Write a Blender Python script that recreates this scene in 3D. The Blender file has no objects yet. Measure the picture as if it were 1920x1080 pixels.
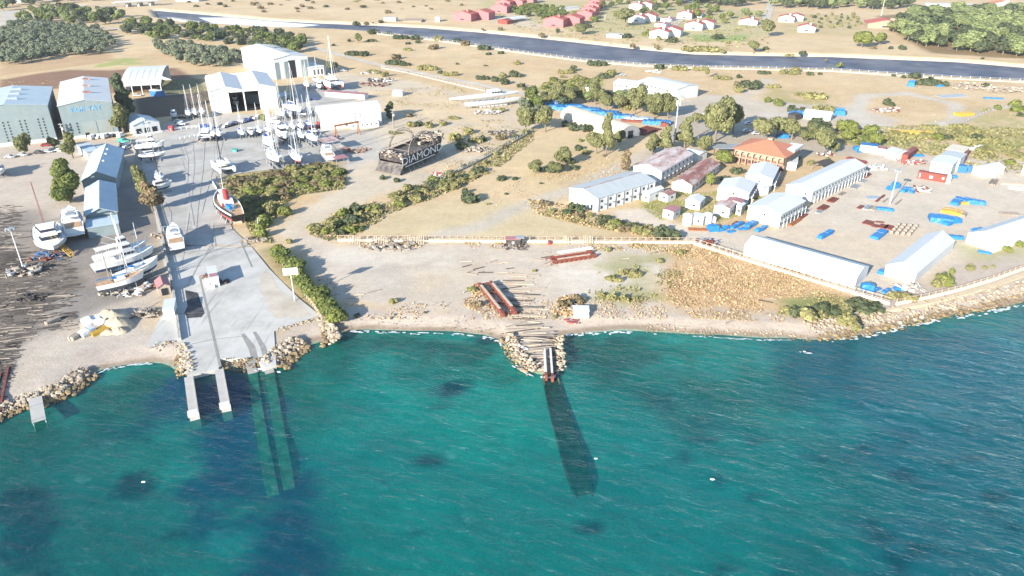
import bpy, math, random
import numpy as np
from mathutils import Vector, Matrix, noise as mnoise
R = math.radians
rng = np.random.default_rng(7)
random.seed(5)
SC = bpy.context.scene
COL = SC.collection

# ------------------------------------------------------------------ camera, sky, sun, exposure
F = 1350.0; YH = -150.0; H = 92.0                  # focal length in photo pixels, horizon row, camera height
TH = math.atan((540 - YH) / F); CT, ST = math.cos(TH), math.sin(TH)
cd = bpy.data.cameras.new('camera'); cam = bpy.data.objects.new('camera', cd); COL.objects.link(cam)
cam.location = (0, 0, H); cam.rotation_euler = (R(90) - TH, 0, 0)
cd.sensor_width = 36; cd.lens = 36 * F / 1920; cd.clip_start = 1; cd.clip_end = 30000
SC.camera = cam
SUN_EL, SUN_AZ = 20.5, 234.0                       # elevation; direction towards the sun, degrees anticlockwise from +X
w = bpy.data.worlds.new('World'); SC.world = w; w.use_nodes = True
nt = w.node_tree; bgn = nt.nodes['Background']; sky = nt.nodes.new('ShaderNodeTexSky')
sky.sky_type = 'NISHITA'; sky.sun_disc = False; sky.sun_elevation = R(SUN_EL); sky.sun_rotation = R(90 - SUN_AZ + 360)
sky.air_density = 1.0; sky.dust_density = 0.3; sky.ozone_density = 2.6
nt.links.new(sky.outputs[0], bgn.inputs[0]); bgn.inputs[1].default_value = 0.12
sl = bpy.data.lights.new('sun', 'SUN'); sun = bpy.data.objects.new('sun', sl); COL.objects.link(sun)
sl.energy = 5.0; sl.angle = R(0.5); sl.color = (1.0, 0.91, 0.79)
sd_ = Vector((math.cos(R(SUN_AZ)) * math.cos(R(SUN_EL)), math.sin(R(SUN_AZ)) * math.cos(R(SUN_EL)), math.sin(R(SUN_EL))))
sun.rotation_euler = sd_.to_track_quat('Z', 'Y').to_euler(); sun.location = (-200, -200, 300)
SC.view_settings.view_transform = 'Standard'; SC.view_settings.look = 'None'
SC.view_settings.exposure = 1.58; SC.view_settings.gamma = 1.0

def G(px, py, z=0.0):
    """where the photo's pixel meets the level z, in metres"""
    u = (px - 960) / F; v = (540 - py) / F
    d = (u, CT + v * ST, -ST + v * CT); t = (z - H) / d[2]
    return (d[0] * t, d[1] * t)
def V(px, py, z=0.0): return Vector((*G(px, py, z), z))

# ------------------------------------------------------------------ materials
def lin(c): return tuple(((x / 255) / 12.92 if x / 255 <= .04045 else ((x / 255 + .055) / 1.055) ** 2.4) for x in c)
def hx(r, g, b, k=1.0): return tuple(min(.95, x * k) for x in lin((r, g, b)))
MATS = {}
def mat(name, col, rough=.8, var=.15, scale=1.0, spec=.3, bump=0., col2=None, cov=.5, sharp=.1, metal=0., streak=None, coords='Object'):
    m = bpy.data.materials.new(name); m.use_nodes = True; n = m.node_tree; P = n.nodes['Principled BSDF']
    P.inputs['Roughness'].default_value = rough; P.inputs['Specular IOR Level'].default_value = spec; P.inputs['Metallic'].default_value = metal
    tc = n.nodes.new('ShaderNodeTexCoord'); mp = n.nodes.new('ShaderNodeMapping')
    n.links.new(tc.outputs[coords], mp.inputs[0])
    if streak: mp.inputs['Scale'].default_value = streak
    a = n.nodes.new('ShaderNodeTexNoise'); a.inputs['Scale'].default_value = scale; a.inputs['Detail'].default_value = 6; a.inputs['Roughness'].default_value = .65
    n.links.new(mp.outputs[0], a.inputs[0])
    mr = n.nodes.new('ShaderNodeMapRange'); mr.inputs[1].default_value = .3; mr.inputs[2].default_value = .7
    mr.inputs[3].default_value = 1 - var; mr.inputs[4].default_value = 1 + var
    n.links.new(a.outputs[0], mr.inputs[0])
    mul = n.nodes.new('ShaderNodeVectorMath'); mul.operation = 'SCALE'
    src = None
    if col2:
        b = n.nodes.new('ShaderNodeTexNoise'); b.inputs['Scale'].default_value = scale * .6; b.inputs['Detail'].default_value = 8; b.inputs['Roughness'].default_value = .7
        n.links.new(mp.outputs[0], b.inputs[0])
        m2 = n.nodes.new('ShaderNodeMapRange'); m2.inputs[1].default_value = cov - sharp; m2.inputs[2].default_value = cov + sharp
        n.links.new(b.outputs[0], m2.inputs[0])
        mx = n.nodes.new('ShaderNodeMix'); mx.data_type = 'RGBA'
        mx.inputs[6].default_value = (*col, 1); mx.inputs[7].default_value = (*col2, 1)
        n.links.new(m2.outputs[0], mx.inputs[0]); n.links.new(mx.outputs[2], mul.inputs[0])
    else: mul.inputs[0].default_value = col[:3]
    n.links.new(mr.outputs[0], mul.inputs['Scale']); n.links.new(mul.outputs[0], P.inputs['Base Color'])
    if bump:
        bp = n.nodes.new('ShaderNodeBump'); bp.inputs['Strength'].default_value = bump; bp.inputs['Distance'].default_value = .1
        n.links.new(a.outputs[0], bp.inputs['Height']); n.links.new(bp.outputs[0], P.inputs['Normal'])
    MATS[name] = m
    return m
def leafmat(name, col, col2, var=.35):
    m = bpy.data.materials.new(name); m.use_nodes = True; n = m.node_tree; n.nodes.remove(n.nodes['Principled BSDF'])
    out = n.nodes['Material Output']
    gi = n.nodes.new('ShaderNodeNewGeometry'); oi = n.nodes.new('ShaderNodeObjectInfo')
    mx = n.nodes.new('ShaderNodeMix'); mx.data_type = 'RGBA'; mx.inputs[6].default_value = (*col, 1); mx.inputs[7].default_value = (*col2, 1)
    ad = n.nodes.new('ShaderNodeMath'); ad.operation = 'ADD'; ml = n.nodes.new('ShaderNodeMath'); ml.operation = 'MULTIPLY'; ml.inputs[1].default_value = .5
    n.links.new(gi.outputs['Random Per Island'], ad.inputs[0]); n.links.new(oi.outputs['Random'], ad.inputs[1]); n.links.new(ad.outputs[0], ml.inputs[0]); n.links.new(ml.outputs[0], mx.inputs[0])
    mr = n.nodes.new('ShaderNodeMapRange'); mr.inputs[3].default_value = 1 - var; mr.inputs[4].default_value = 1 + var; n.links.new(gi.outputs['Random Per Island'], mr.inputs[0])
    mul = n.nodes.new('ShaderNodeVectorMath'); mul.operation = 'SCALE'; n.links.new(mx.outputs[2], mul.inputs[0]); n.links.new(mr.outputs[0], mul.inputs['Scale'])
    d = n.nodes.new('ShaderNodeBsdfDiffuse'); t = n.nodes.new('ShaderNodeBsdfTranslucent'); s = n.nodes.new('ShaderNodeMixShader'); s.inputs[0].default_value = .38
    n.links.new(mul.outputs[0], d.inputs[0]); n.links.new(mul.outputs[0], t.inputs[0]); n.links.new(d.outputs[0], s.inputs[1]); n.links.new(t.outputs[0], s.inputs[2]); n.links.new(s.outputs[0], out.inputs[0])
    MATS[name] = m
    return m
K = .54
mat('white_paint', (.56, .57, .56), .45, .05, .4)
mat('white_wall', (.50, .51, .50), .8, .06, .5, col2=(.40, .38, .33), cov=.68, sharp=.08, streak=(1, 1, .25))
mat('white_roof', (.43, .45, .45), .55, .07, 1.1, col2=(.37, .35, .31), cov=.64, sharp=.06, streak=(.06, 1, 1))
mat('pale_grey_roof', (.32, .35, .35), .5, .07, 1.1, col2=(.27, .27, .25), cov=.62, sharp=.08, streak=(.06, 1, 1))
mat('seam_blue_roof', (.31, .37, .40), .5, .06, .15)
mat('blue_grey_cladding', (.175, .222, .232), .6, .08, .3, col2=(.215, .245, .24), cov=.6)
mat('old_white_cladding', (.21, .245, .24), .6, .07, .3, col2=(.24, .22, .16), cov=.62)
mat('cream_roof', (.46, .42, .33), .7, .05, .2)
mat('rust_roof', (.22, .095, .08), .8, .2, .5, col2=(.36, .31, .28), cov=.53, sharp=.07, streak=(1, .35, 1))
mat('rust_roof_pale', (.24, .12, .10), .8, .2, .5, col2=(.42, .38, .36), cov=.45, sharp=.09, streak=(1, .35, 1))
mat('tile_orange', (.36, .145, .085), .8, .12, .8)
mat('tile_red', (.32, .085, .065), .8, .18, .8)
mat('pink_render', (.36, .125, .13), .9, .08, .3)
mat('brick_red', (.18, .085, .06), .9, .15, 1)
mat('cream_render', (.27, .21, .155), .9, .08, .3)
mat('pink_roof', (.27, .13, .135), .7, .1, .5)
mat('glass_dark', (.03, .035, .04), .15, .1, 1, spec=.6)
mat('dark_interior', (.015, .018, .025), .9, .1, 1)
mat('concrete', hx(205, 203, 196, K), .9, .10, .5, bump=.15)
mat('grey_metal', (.32, .34, .35), .45, .1, 1, metal=.4)
mat('steel_white', (.5, .5, .5), .4, .05, 1)
mat('black_paint', (.02, .022, .026), .4, .3, 1)
mat('charred_steel', (.035, .033, .033), .85, .4, .8, col2=(.16, .12, .10), cov=.6)
mat('red_oxide', (.17, .045, .03), .8, .25, 1.2, col2=(.11, .045, .035), cov=.55)
mat('orange_rust_steel', (.26, .10, .04), .8, .2, 1)
mat('red_paint', (.30, .04, .04), .5, .1, 1)
mat('container_red', (.19, .045, .035), .6, .12, .8)
mat('blue_tarp', (.02, .15, .36), .5, .22, 1.5, col2=(.012, .095, .26), cov=.6, bump=.4)
mat('blue_paint', (.025, .12, .30), .5, .1, 1)
mat('navy_paint', (.02, .05, .18), .35, .1, 1)
mat('bottom_paint_blue', (.03, .055, .10), .7, .15, 1)
mat('bottom_paint_dark', (.05, .055, .07), .7, .15, 1)
mat('bottom_paint_red', (.28, .06, .05), .7, .15, 1)
mat('teak', (.34, .22, .13), .7, .2, 1.2)
mat('timber_grey', (.22, .19, .16), .9, .3, 1.5)
mat('timber_dark', (.05, .045, .042), .9, .35, 1.5)
mat('timber_pale', (.33, .28, .22), .9, .25, 1.5)
mat('yellow_paint', (.42, .26, .035), .5, .12, 1)
mat('green_paint', (.04, .24, .2), .5, .1, 1)
mat('rubber', (.02, .02, .02), .8, .1, 1)
mat('car_silver', (.35, .36, .38), .3, .05, 1, spec=.6)
mat('car_dark', (.03, .035, .045), .3, .05, 1, spec=.6)
mat('rock', hx(206, 192, 170, K), .95, .35, .9, bump=.5, col2=hx(150, 125, 95, K), cov=.55)
mat('wet_rock', hx(168, 146, 108, K), .8, .35, .9, bump=.5, col2=hx(104, 94, 78, K), cov=.55)
mat('sand_heap', hx(206, 192, 168, K), .95, .1, .7, bump=.3)
mat('soil', hx(150, 125, 105, K), .95, .3, .7)
mat('bark', (.16, .13, .10), .9, .3, 2)
mat('foam', (.50, .54, .54), .7, .1, 3)
mat('algae_concrete', hx(168, 182, 146, .8), .9, .25, .6, bump=.3, col2=hx(118, 138, 108, .8), cov=.55)
mat('sunken_bed', hx(128, 124, 96, .62), .9, .4, .8, bump=.3, col2=hx(84, 92, 76, .6), cov=.5)
leafmat('leaf_olive', hx(142, 148, 124, 0.86), hx(112, 122, 100, 0.86))
leafmat('leaf_euca', hx(148, 148, 106, 0.86), hx(116, 120, 82, 0.86))
leafmat('leaf_pine', hx(128, 138, 84, 0.86), hx(100, 112, 66, 0.86))
leafmat('leaf_bright', hx(150, 156, 92, 0.80), hx(122, 132, 74, 0.80))
leafmat('leaf_dark', hx(112, 120, 92, 0.86), hx(86, 98, 74, 0.86))
leafmat('leaf_forest', hx(150, 160, 112, 0.95), hx(122, 134, 92, 0.95))
leafmat('leaf_scrub', hx(162, 156, 108, .98), hx(128, 128, 88, .98))
leafmat('leaf_dry', hx(230, 202, 160, .70), hx(208, 178, 136, .70))
leafmat('leaf_brown', hx(170, 150, 120, 0.72), hx(134, 126, 96, 0.72))
leafmat('leaf_grass', hx(168, 172, 100, 0.75), hx(138, 146, 84, 0.75))

# ------------------------------------------------------------------ mesh helpers
def link(o, parent=None):
    COL.objects.link(o)
    if parent is not None: o.parent = parent
    return o
def meta(o, label=None, cat=None, group=None, kind=None):
    if label: o['label'] = label
    if cat: o['category'] = cat
    if group: o['group'] = group
    if kind: o['kind'] = kind
    return o
def root(name, label, cat, loc=(0, 0, 0), rz=0., group=None):
    o = bpy.data.objects.new(name, None); o.empty_display_size = 1; o.location = loc; o.rotation_euler = (0, 0, rz); link(o)
    return meta(o, label, cat, group)
def copytree(o, parent=None):
    c = o.copy()
    link(c)
    c.parent = parent
    for ch in list(o.children): copytree(ch, c)
    return c
class MB:
    def __init__(s): s.v = []; s.f = []; s.m = []
    def add(s, vs, fs, m=0):
        b = len(s.v); s.v += [tuple(v) for v in vs]; s.f += [tuple(i + b for i in f) for f in fs]; s.m += [m] * len(fs); return s
    def hexa(s, p, m=0):
        return s.add(p, [(3, 2, 1, 0), (4, 5, 6, 7), (0, 1, 5, 4), (1, 2, 6, 5), (2, 3, 7, 6), (3, 0, 4, 7)], m)
    def box(s, x0, x1, y0, y1, z0, z1, m=0):
        return s.hexa([(x0, y0, z0), (x1, y0, z0), (x1, y1, z0), (x0, y1, z0), (x0, y0, z1), (x1, y0, z1), (x1, y1, z1), (x0, y1, z1)], m)
    def rbox(s, cx, cy, z0, l, wd, h, a=0., m=0, taper=1., jit=0.):
        ca, sa = math.cos(a), math.sin(a); P = []
        for z, k in ((z0, 1), (z0 + h, taper)):
            for x, y in ((-l / 2, -wd / 2), (l / 2, -wd / 2), (l / 2, wd / 2), (-l / 2, wd / 2)):
                x *= k; y *= k
                P.append((cx + x * ca - y * sa + random.uniform(-jit, jit), cy + x * sa + y * ca + random.uniform(-jit, jit), z + (random.uniform(-jit, jit) if z > z0 else 0)))
        return s.hexa(P, m)
    def tube(s, a, b, r, r2=None, n=6, m=0):
        a = Vector(a); b = Vector(b); d = (b - a); q = d.normalized().to_track_quat('Z', 'Y'); r2 = r if r2 is None else r2
        vs = []
        for c, rr in ((a, r), (b, r2)):
            for i in range(n): vs.append(c + q @ Vector((math.cos(i * 2 * math.pi / n) * rr, math.sin(i * 2 * math.pi / n) * rr, 0)))
        return s.add(vs, [(i, (i + 1) % n, n + (i + 1) % n, n + i) for i in range(n)] + [tuple(range(n))[::-1], tuple(range(n, 2 * n))], m)
    def bar(s, a, b, wd, h, m=0):
        """beam of rectangular section along a-b"""
        a = Vector(a); b = Vector(b); d = (b - a).normalized(); sx = Vector((-d.y, d.x, 0)); sx = sx.normalized() * wd / 2 if sx.length > .01 else Vector((wd / 2, 0, 0))
        up = d.cross(sx).normalized() * h / 2
        return s.hexa([a - sx - up, a + sx - up, b + sx - up, b - sx - up, a - sx + up, a + sx + up, b + sx + up, b - sx + up], m)
    def prism(s, pts, z0, z1, m=0):
        n = len(pts); vs = [(*p[:2], z0) for p in pts] + [(*p[:2], z1) for p in pts]
        return s.add(vs, [(i, (i + 1) % n, n + (i + 1) % n, n + i) for i in range(n)] + [tuple(range(n))[::-1], tuple(range(n, 2 * n))], m)
    def loft(s, rings, m=0, cap=True, closed=True):
        n = len(rings[0]); vs = [p for r in rings for p in r]; fs = []
        for k in range(len(rings) - 1):
            for i in range(n if closed else n - 1): fs.append((k * n + i, k * n + (i + 1) % n, (k + 1) * n + (i + 1) % n, (k + 1) * n + i))
        if cap: fs += [tuple(range(n))[::-1], tuple(range((len(rings) - 1) * n, len(rings) * n))]
        return s.add(vs, fs, m)
    def rock(s, c, r, m=0, flat=.75):
        t = .5257; u = .8507; base = [(-t, 0, u), (t, 0, u), (-t, 0, -u), (t, 0, -u), (0, u, t), (0, u, -t), (0, -u, t), (0, -u, -t), (u, t, 0), (-u, t, 0), (u, -t, 0), (-u, -t, 0)]
        fs = [(0, 4, 1), (0, 9, 4), (9, 5, 4), (4, 5, 8), (4, 8, 1), (8, 10, 1), (8, 3, 10), (5, 3, 8), (5, 2, 3), (2, 7, 3), (7, 10, 3), (7, 6, 10), (7, 11, 6), (11, 0, 6), (0, 1, 6), (6, 1, 10), (9, 0, 11), (9, 11, 2), (9, 2, 5), (7, 2, 11)]
        sx, sy, sz = r * random.uniform(.7, 1.3), r * random.uniform(.7, 1.3), r * flat * random.uniform(.7, 1.2)
        return s.add([(c[0] + b[0] * sx * random.uniform(.8, 1.15), c[1] + b[1] * sy * random.uniform(.8, 1.15), c[2] + b[2] * sz) for b in base], fs, m)
    def build(s, name, mats, parent=None, smooth=False, loc=None):
        me = bpy.data.meshes.new(name); me.from_pydata(s.v, [], s.f)
        for q in (mats if isinstance(mats, (list, tuple)) else [mats]): me.materials.append(MATS[q])
        if any(s.m): me.polygons.foreach_set('material_index', s.m)
        if smooth: me.polygons.foreach_set('use_smooth', [True] * len(s.f))
        me.update()
        o = bpy.data.objects.new(name, me); link(o, parent)
        if loc is not None: o.location = loc
        return o
def npmesh(name, v, quads, mats, midx=None, attr=None, smooth=False, parent=None):
    me = bpy.data.meshes.new(name); n = len(quads); k = quads.shape[1]
    me.vertices.add(len(v)); me.vertices.foreach_set('co', v.astype(np.float32).ravel())
    me.loops.add(n * k); me.loops.foreach_set('vertex_index', quads.astype(np.int32).ravel())
    me.polygons.add(n); me.polygons.foreach_set('loop_start', np.arange(0, n * k, k, dtype=np.int32))
    if midx is not None: me.polygons.foreach_set('material_index', midx.astype(np.int32))
    if smooth: me.polygons.foreach_set('use_smooth', np.ones(n, bool))
    for q in mats: me.materials.append(MATS[q])
    if attr is not None:
        ca = me.color_attributes.new('Col', 'FLOAT_COLOR', 'POINT'); ca.data.foreach_set('color', attr.astype(np.float32).ravel())
    me.update(calc_edges=True)
    o = bpy.data.objects.new(name, me); link(o, parent)
    return o
ONES = ['', 'first', 'second', 'third', 'fourth', 'fifth', 'sixth', 'seventh', 'eighth', 'ninth', 'tenth', 'eleventh', 'twelfth', 'thirteenth', 'fourteenth', 'fifteenth', 'sixteenth', 'seventeenth', 'eighteenth', 'nineteenth', 'twentieth']
TENS = {2: 'twenty', 3: 'thirty', 4: 'forty', 5: 'fifty', 6: 'sixty', 7: 'seventy', 8: 'eighty', 9: 'ninety'}
def ordw(i): return ('hundred and ' + ordw(i - 100) if i > 100 else 'hundredth') if i > 99 else ONES[i] if i <= 20 else (TENS[i // 10][:-1] + 'ieth' if i % 10 == 0 else TENS[i // 10] + '-' + ONES[i % 10])

# ------------------------------------------------------------------ distances to lines and polygons
def wpoly(px, z=0.): return np.array([G(x, y, z) for x, y in px])
def seg_dist(X, Y, pts, closed=False):
    d = np.full(X.shape, 1e9); n = len(pts)
    for i in range(n if closed else n - 1):
        ax, ay = pts[i]; bx, by = pts[(i + 1) % n]; dx, dy = bx - ax, by - ay; L = dx * dx + dy * dy + 1e-9
        t = np.clip(((X - ax) * dx + (Y - ay) * dy) / L, 0, 1)
        d = np.minimum(d, (X - ax - t * dx) ** 2 + (Y - ay - t * dy) ** 2)
    return np.sqrt(d)
def inside(X, Y, pts):
    r = np.zeros(X.shape, bool); n = len(pts)
    for i in range(n):
        ax, ay = pts[i]; bx, by = pts[(i + 1) % n]
        if ay == by: continue
        c = ((ay > Y) != (by > Y)) & (X < (bx - ax) * (Y - ay) / (by - ay) + ax); r ^= c
    return r
def sdist(X, Y, pts):
    d = seg_dist(X, Y, pts, True); return np.where(inside(X, Y, pts), d, -d)
_g = np.random.default_rng(3).random((256, 256))
def vnoise(X, Y, s):
    x = X / s + 1000.; y = Y / s + 1000.; xi = np.floor(x).astype(int); yi = np.floor(y).astype(int); fx = x - xi; fy = y - yi
    fx = fx * fx * (3 - 2 * fx); fy = fy * fy * (3 - 2 * fy)
    g = lambda a, b: _g[a % 256, b % 256]
    return (g(xi, yi) * (1 - fx) + g(xi + 1, yi) * fx) * (1 - fy) + (g(xi, yi + 1) * (1 - fx) + g(xi + 1, yi + 1) * fx) * fy
def fbm(X, Y, s, o=4):
    a = 0; k = 1; t = 0
    for _ in range(o): a = a + k * vnoise(X, Y, s); t += k; k *= .55; s /= 2.1
    return a / t
# ------------------------------------------------------------------ coast, river, terrain sheet
SEA = -1.0
coast_px = [(-140, 800), (0, 776), (60, 756), (80, 747), (110, 742), (140, 725), (165, 703), (200, 690), (240, 683), (280, 679), (312, 682), (335, 696), (352, 706), (408, 695), (420, 686), (455, 690), (512, 684), (528, 682), (548, 672), (570, 655), (590, 640), (603, 640), (622, 637), (640, 623), (680, 618), (760, 620), (850, 622), (905, 628), (940, 638), (950, 655), (962, 676), (985, 692), (1010, 702), (1032, 704), (1048, 694), (1044, 665), (1038, 640), (1058, 628), (1110, 622), (1170, 618), (1240, 622), (1300, 626), (1360, 628), (1420, 632), (1480, 633), (1530, 637), (1570, 633), (1610, 628), (1660, 618), (1700, 606), (1760, 594), (1820, 585), (1870, 576), (1920, 566), (2100, 532), (2400, 490)]
coast = wpoly(coast_px, SEA)
sea_poly = np.vstack([[(-9000, 60)], [(-600, 95)], coast, [(900, 330)], [(9000, 900)], [(9000, -9000)], [(-9000, -9000)]])
riv_lo = [(300, 34), (345, 42), (400, 45), (480, 50), (560, 53), (640, 56), (700, 60), (800, 71), (900, 85), (1000, 100), (1100, 113), (1200, 121), (1300, 125), (1440, 128), (1560, 131), (1680, 139), (1800, 146), (1920, 152), (2200, 176)]
riv_hi = [(2200, 140), (1920, 127), (1800, 117), (1680, 112), (1560, 107), (1440, 105), (1300, 102), (1200, 93), (1100, 82), (1000, 71), (900, 61), (800, 53), (700, 48), (600, 44), (520, 40), (440, 33), (340, 24), (290, 20)]
river = wpoly(riv_lo + riv_hi, -1.8)

def spaced(a, b, f): 
    out = [a]
    while out[-1] < b: out.append(out[-1] + f(out[-1]))
    return out
fx = np.arange(-740, 741, 2.5); ox = np.array([9000, 5000, 3000, 2000, 1400, 1050, 850])
xs = np.concatenate([-ox, fx, ox[::-1]])
fy = np.array(spaced(60, 1120, lambda y: .9 + max(0, (y - 150)) * .0028))
ys = np.concatenate([[-3000, -800, -200, 0, 35], fy, [1250, 1500, 2000, 3000, 5000, 9000]])
X, Y = np.meshgrid(xs, ys)
land = -sdist(X, Y, sea_poly)                      # positive on land
jag = (fbm(X, Y, 9, 3) - .5) * 3
rv = sdist(X, Y, river)                            # positive inside the river
Z = np.where(land > 0, np.minimum(0, SEA + np.maximum(0, land) * .16), SEA - np.minimum(4.0, -land * .13))
Z = Z + np.where(land > 10, (fbm(X, Y, 14, 3) - .5) * .35, 0) * np.clip((land - 10) / 10, 0, 1)
Z = np.where(land < -3, Z + (fbm(X, Y, 12, 4) - .5) * .7, Z)
Z = np.where((rv > -6) & (Y > 300), np.minimum(Z, -np.clip((rv + 6) * .5, 0, 3.0)), Z)
Zland = Z

def c_(r, g, b, k=K): return np.array(hx(r, g, b, k))
tan = c_(232, 207, 166); tan2 = c_(224, 197, 154); dirt = c_(228, 213, 188); pale = c_(238, 228, 210); gravel = c_(190, 186, 178)
n1 = fbm(X, Y, 60, 5); n2 = fbm(X + 500, Y - 200, 18, 5); n3 = fbm(X - 300, Y + 90, 5, 4); n4 = fbm(X + 77, Y + 31, 130, 4)
def sm(x, a, b): t = np.clip((x - a) / (b - a), 0, 1); return t * t * (3 - 2 * t)
C = tan[None, None] * (1 - sm(n1, .42, .62))[..., None] + tan2[None, None] * sm(n1, .42, .62)[..., None]
def blend(m, col):
    global C
    C = C * (1 - m[..., None]) + np.asarray(col)[None, None] * m[..., None]
def paint(px, col, feather=3., rag=4., opacity=1., noisy=0.):
    P = wpoly(px); x0, y0 = P.min(0) - 25; x1, y1 = P.max(0) + 25
    bb = (X > x0) & (X < x1) & (Y > y0) & (Y < y1)
    if not bb.any(): return
    s = sdist(X[bb], Y[bb], P) + (n2[bb] - .5) * rag * 4 + (n3[bb] - .5) * rag * 1.5
    m = np.zeros(X.shape); mm = sm(s, -feather, feather) * opacity
    if noisy: mm = mm * sm(n3[bb] * .5 + n2[bb] * .5, .5 - .2 * (1 - noisy) - .08, .5 - .2 * (1 - noisy) + .08)
    m[bb] = mm; blend(m, col)
def stroke(px, wd, col, feather=1.5, opacity=1., rag=1.):
    P = wpoly(px); x0, y0 = P.min(0) - wd - 8; x1, y1 = P.max(0) + wd + 8
    bb = (X > x0) & (X < x1) & (Y > y0) & (Y < y1)
    s = wd / 2 - seg_dist(X[bb], Y[bb], P) + (n2[bb] - .5) * rag * 3
    m = np.zeros(X.shape); m[bb] = sm(s, -feather, feather) * opacity; blend(m, col)
green = c_(172, 170, 108); green2 = c_(150, 160, 96); brown = c_(160, 128, 104)
# broad fields
paint([(0, 150), (130, 130), (200, 132), (330, 128), (372, 150), (375, 170), (200, 175), (0, 165)], brown, 3, 2)
paint([(170, 128), (200, 112), (240, 108), (290, 112), (280, 120), (220, 122)], c_(165, 180, 100), 2, 3, .8, .6)
paint([(-100, 165), (0, 168), (130, 165), (130, 190), (0, 200), (-100, 200)], tan2, 3, 2)
paint([(250, 185), (395, 170), (400, 210), (260, 225)], c_(120, 108, 94), 2, 1)
paint([(300, 150), (380, 148), (385, 172), (305, 178)], c_(140, 140, 105), 2, 1)
paint([(0, 18), (45, 20), (60, 45), (20, 58), (0, 60)], c_(214, 206, 192), 2, 1)
paint([(900, 25), (1100, 60), (1260, 78), (1440, 72), (1430, 20), (1200, 5), (900, 0)], c_(196, 192, 140), 8, 8, .7, .4)
paint([(1300, 66), (1400, 66), (1400, 78), (1300, 78)], c_(150, 176, 100), 3, 3, .8, .5)
paint([(1460, 25), (1600, 28), (1640, 70), (1460, 62)], c_(205, 190, 140), 5, 5, .6)
paint([(1640, 30), (1920, 10), (2100, 60), (2100, 120), (1740, 100)], c_(150, 128, 92), 5, 3, .9)
paint([(985, 22), (1005, 45), (1060, 55), (990, 52), (880, 35), (900, 32)], dirt, 3, 2, .8)
paint([(1000, 165), (1080, 145), (1130, 150), (1120, 175), (1040, 185)], green, 4, 4, .9)
paint([(1500, 240), (1640, 255), (1760, 245), (1920, 265), (1920, 340), (1840, 320), (1760, 290), (1640, 285)], green2, 4, 4, .85, .7)
paint([(1690, 240), (1920, 200), (2000, 260), (1920, 300), (1750, 262)], green, 6, 6, .6, .6)
paint([(1440, 165), (1570, 180), (1560, 215), (1440, 200)], green, 5, 5, .6, .5)
# working yards and tracks
paint([(250, 255), (330, 225), (420, 215), (590, 215), (640, 245), (720, 245), (745, 300), (600, 330), (400, 345), (260, 300)], c_(212, 206, 194), 3, 2)
paint([(515, 205), (600, 150), (690, 155), (720, 180), (700, 235), (600, 240)], c_(208, 204, 196), 3, 2)
paint([(600, 130), (760, 150), (1000, 200), (1010, 240), (900, 300), (760, 330), (700, 250), (640, 170)], dirt, 5, 4, .9)
paint([(690, 170), (830, 165), (990, 215), (980, 270), (860, 290), (850, 240), (760, 250)], tan, 6, 8, .75, .7)
paint([(400, 225), (860, 235), (1000, 235)], dirt, 1, 1)
paint([(620, 330), (700, 300), (830, 320), (880, 330), (800, 360), (700, 400), (580, 440), (640, 460), (1300, 455), (1100, 470), (700, 480), (560, 470), (520, 440), (560, 390)], dirt, 4, 3)
paint([(560, 440), (1280, 452), (1270, 500), (1250, 580), (1100, 605), (940, 600), (640, 600), (620, 560), (560, 490)], c_(226, 211, 190), 4, 3)
paint([(640, 470), (880, 470), (860, 540), (700, 570), (640, 520)], c_(220, 210, 194), 8, 6, .8)
paint([(1040, 500), (1250, 490), (1260, 540), (1050, 560)], pale, 5, 4, .9)
paint([(740, 480), (840, 500), (900, 490), (820, 560), (760, 560)], c_(230, 208, 172), 8, 6, .6)
paint([(650, 475), (760, 470), (900, 480), (830, 520), (720, 530)], pale, 6, 8, .6, .5)
stroke([(650, 565), (760, 588), (920, 592), (1000, 600), (1120, 598), (1300, 612), (1480, 610)], 3, c_(236, 204, 158), 2, .8)
paint([(1250, 470), (1330, 460), (1450, 490), (1640, 560), (1640, 600), (1540, 610), (1300, 600), (1240, 560)], c_(226, 192, 148), 5, 5, .95)
paint([(1460, 560), (1530, 550), (1650, 565), (1655, 580), (1560, 600), (1470, 590)], green2, 3, 2, .9)
paint([(1120, 540), (1200, 535), (1240, 560), (1130, 565)], green, 4, 5, .7, .4)
paint([(1130, 500), (1180, 480), (1260, 480), (1200, 520)], green, 4, 5, .7, .4)
paint([(640, 440), (580, 430), (620, 400), (700, 370), (820, 335), (900, 340), (900, 380), (980, 400), (1100, 430), (1290, 440), (1280, 455), (640, 450)], tan2, 4, 4, .8)
paint([(700, 400), (900, 370), (1060, 400), (1200, 440), (720, 440)], c_(224, 208, 168), 6, 6, .7)
paint([(960, 280), (1080, 250), (1180, 280), (1170, 320), (1060, 370), (980, 350)], c_(228, 205, 160), 5, 5, .7)
stroke([(830, 440), (900, 425), (960, 395), (1060, 360), (1170, 310), (1260, 262), (1300, 240)], 7, c_(216, 206, 188), 3, .9)
stroke([(1090, 200), (1300, 190), (1400, 180), (1440, 150)], 9, c_(218, 208, 192), 5, .8)
paint([(1240, 195), (1330, 175), (1420, 190), (1600, 200), (1700, 230), (1640, 245), (1450, 225), (1330, 240), (1260, 240)], c_(216, 205, 188), 4, 4, .85)
paint([(1250, 215), (1400, 240), (1540, 262), (1640, 285), (1700, 290), (1500, 290), (1330, 275), (1240, 260)], c_(196, 188, 172), 5, 4, .8)
stroke([(1440, 215), (1600, 215), (1640, 235), (1720, 245), (1800, 225), (1790, 195), (1700, 175), (1620, 180), (1600, 215)], 9, c_(222, 214, 198), 3, .9)
stroke([(1790, 230), (1850, 205), (1920, 196)], 6, c_(206, 196, 178), 3, .8)
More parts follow.
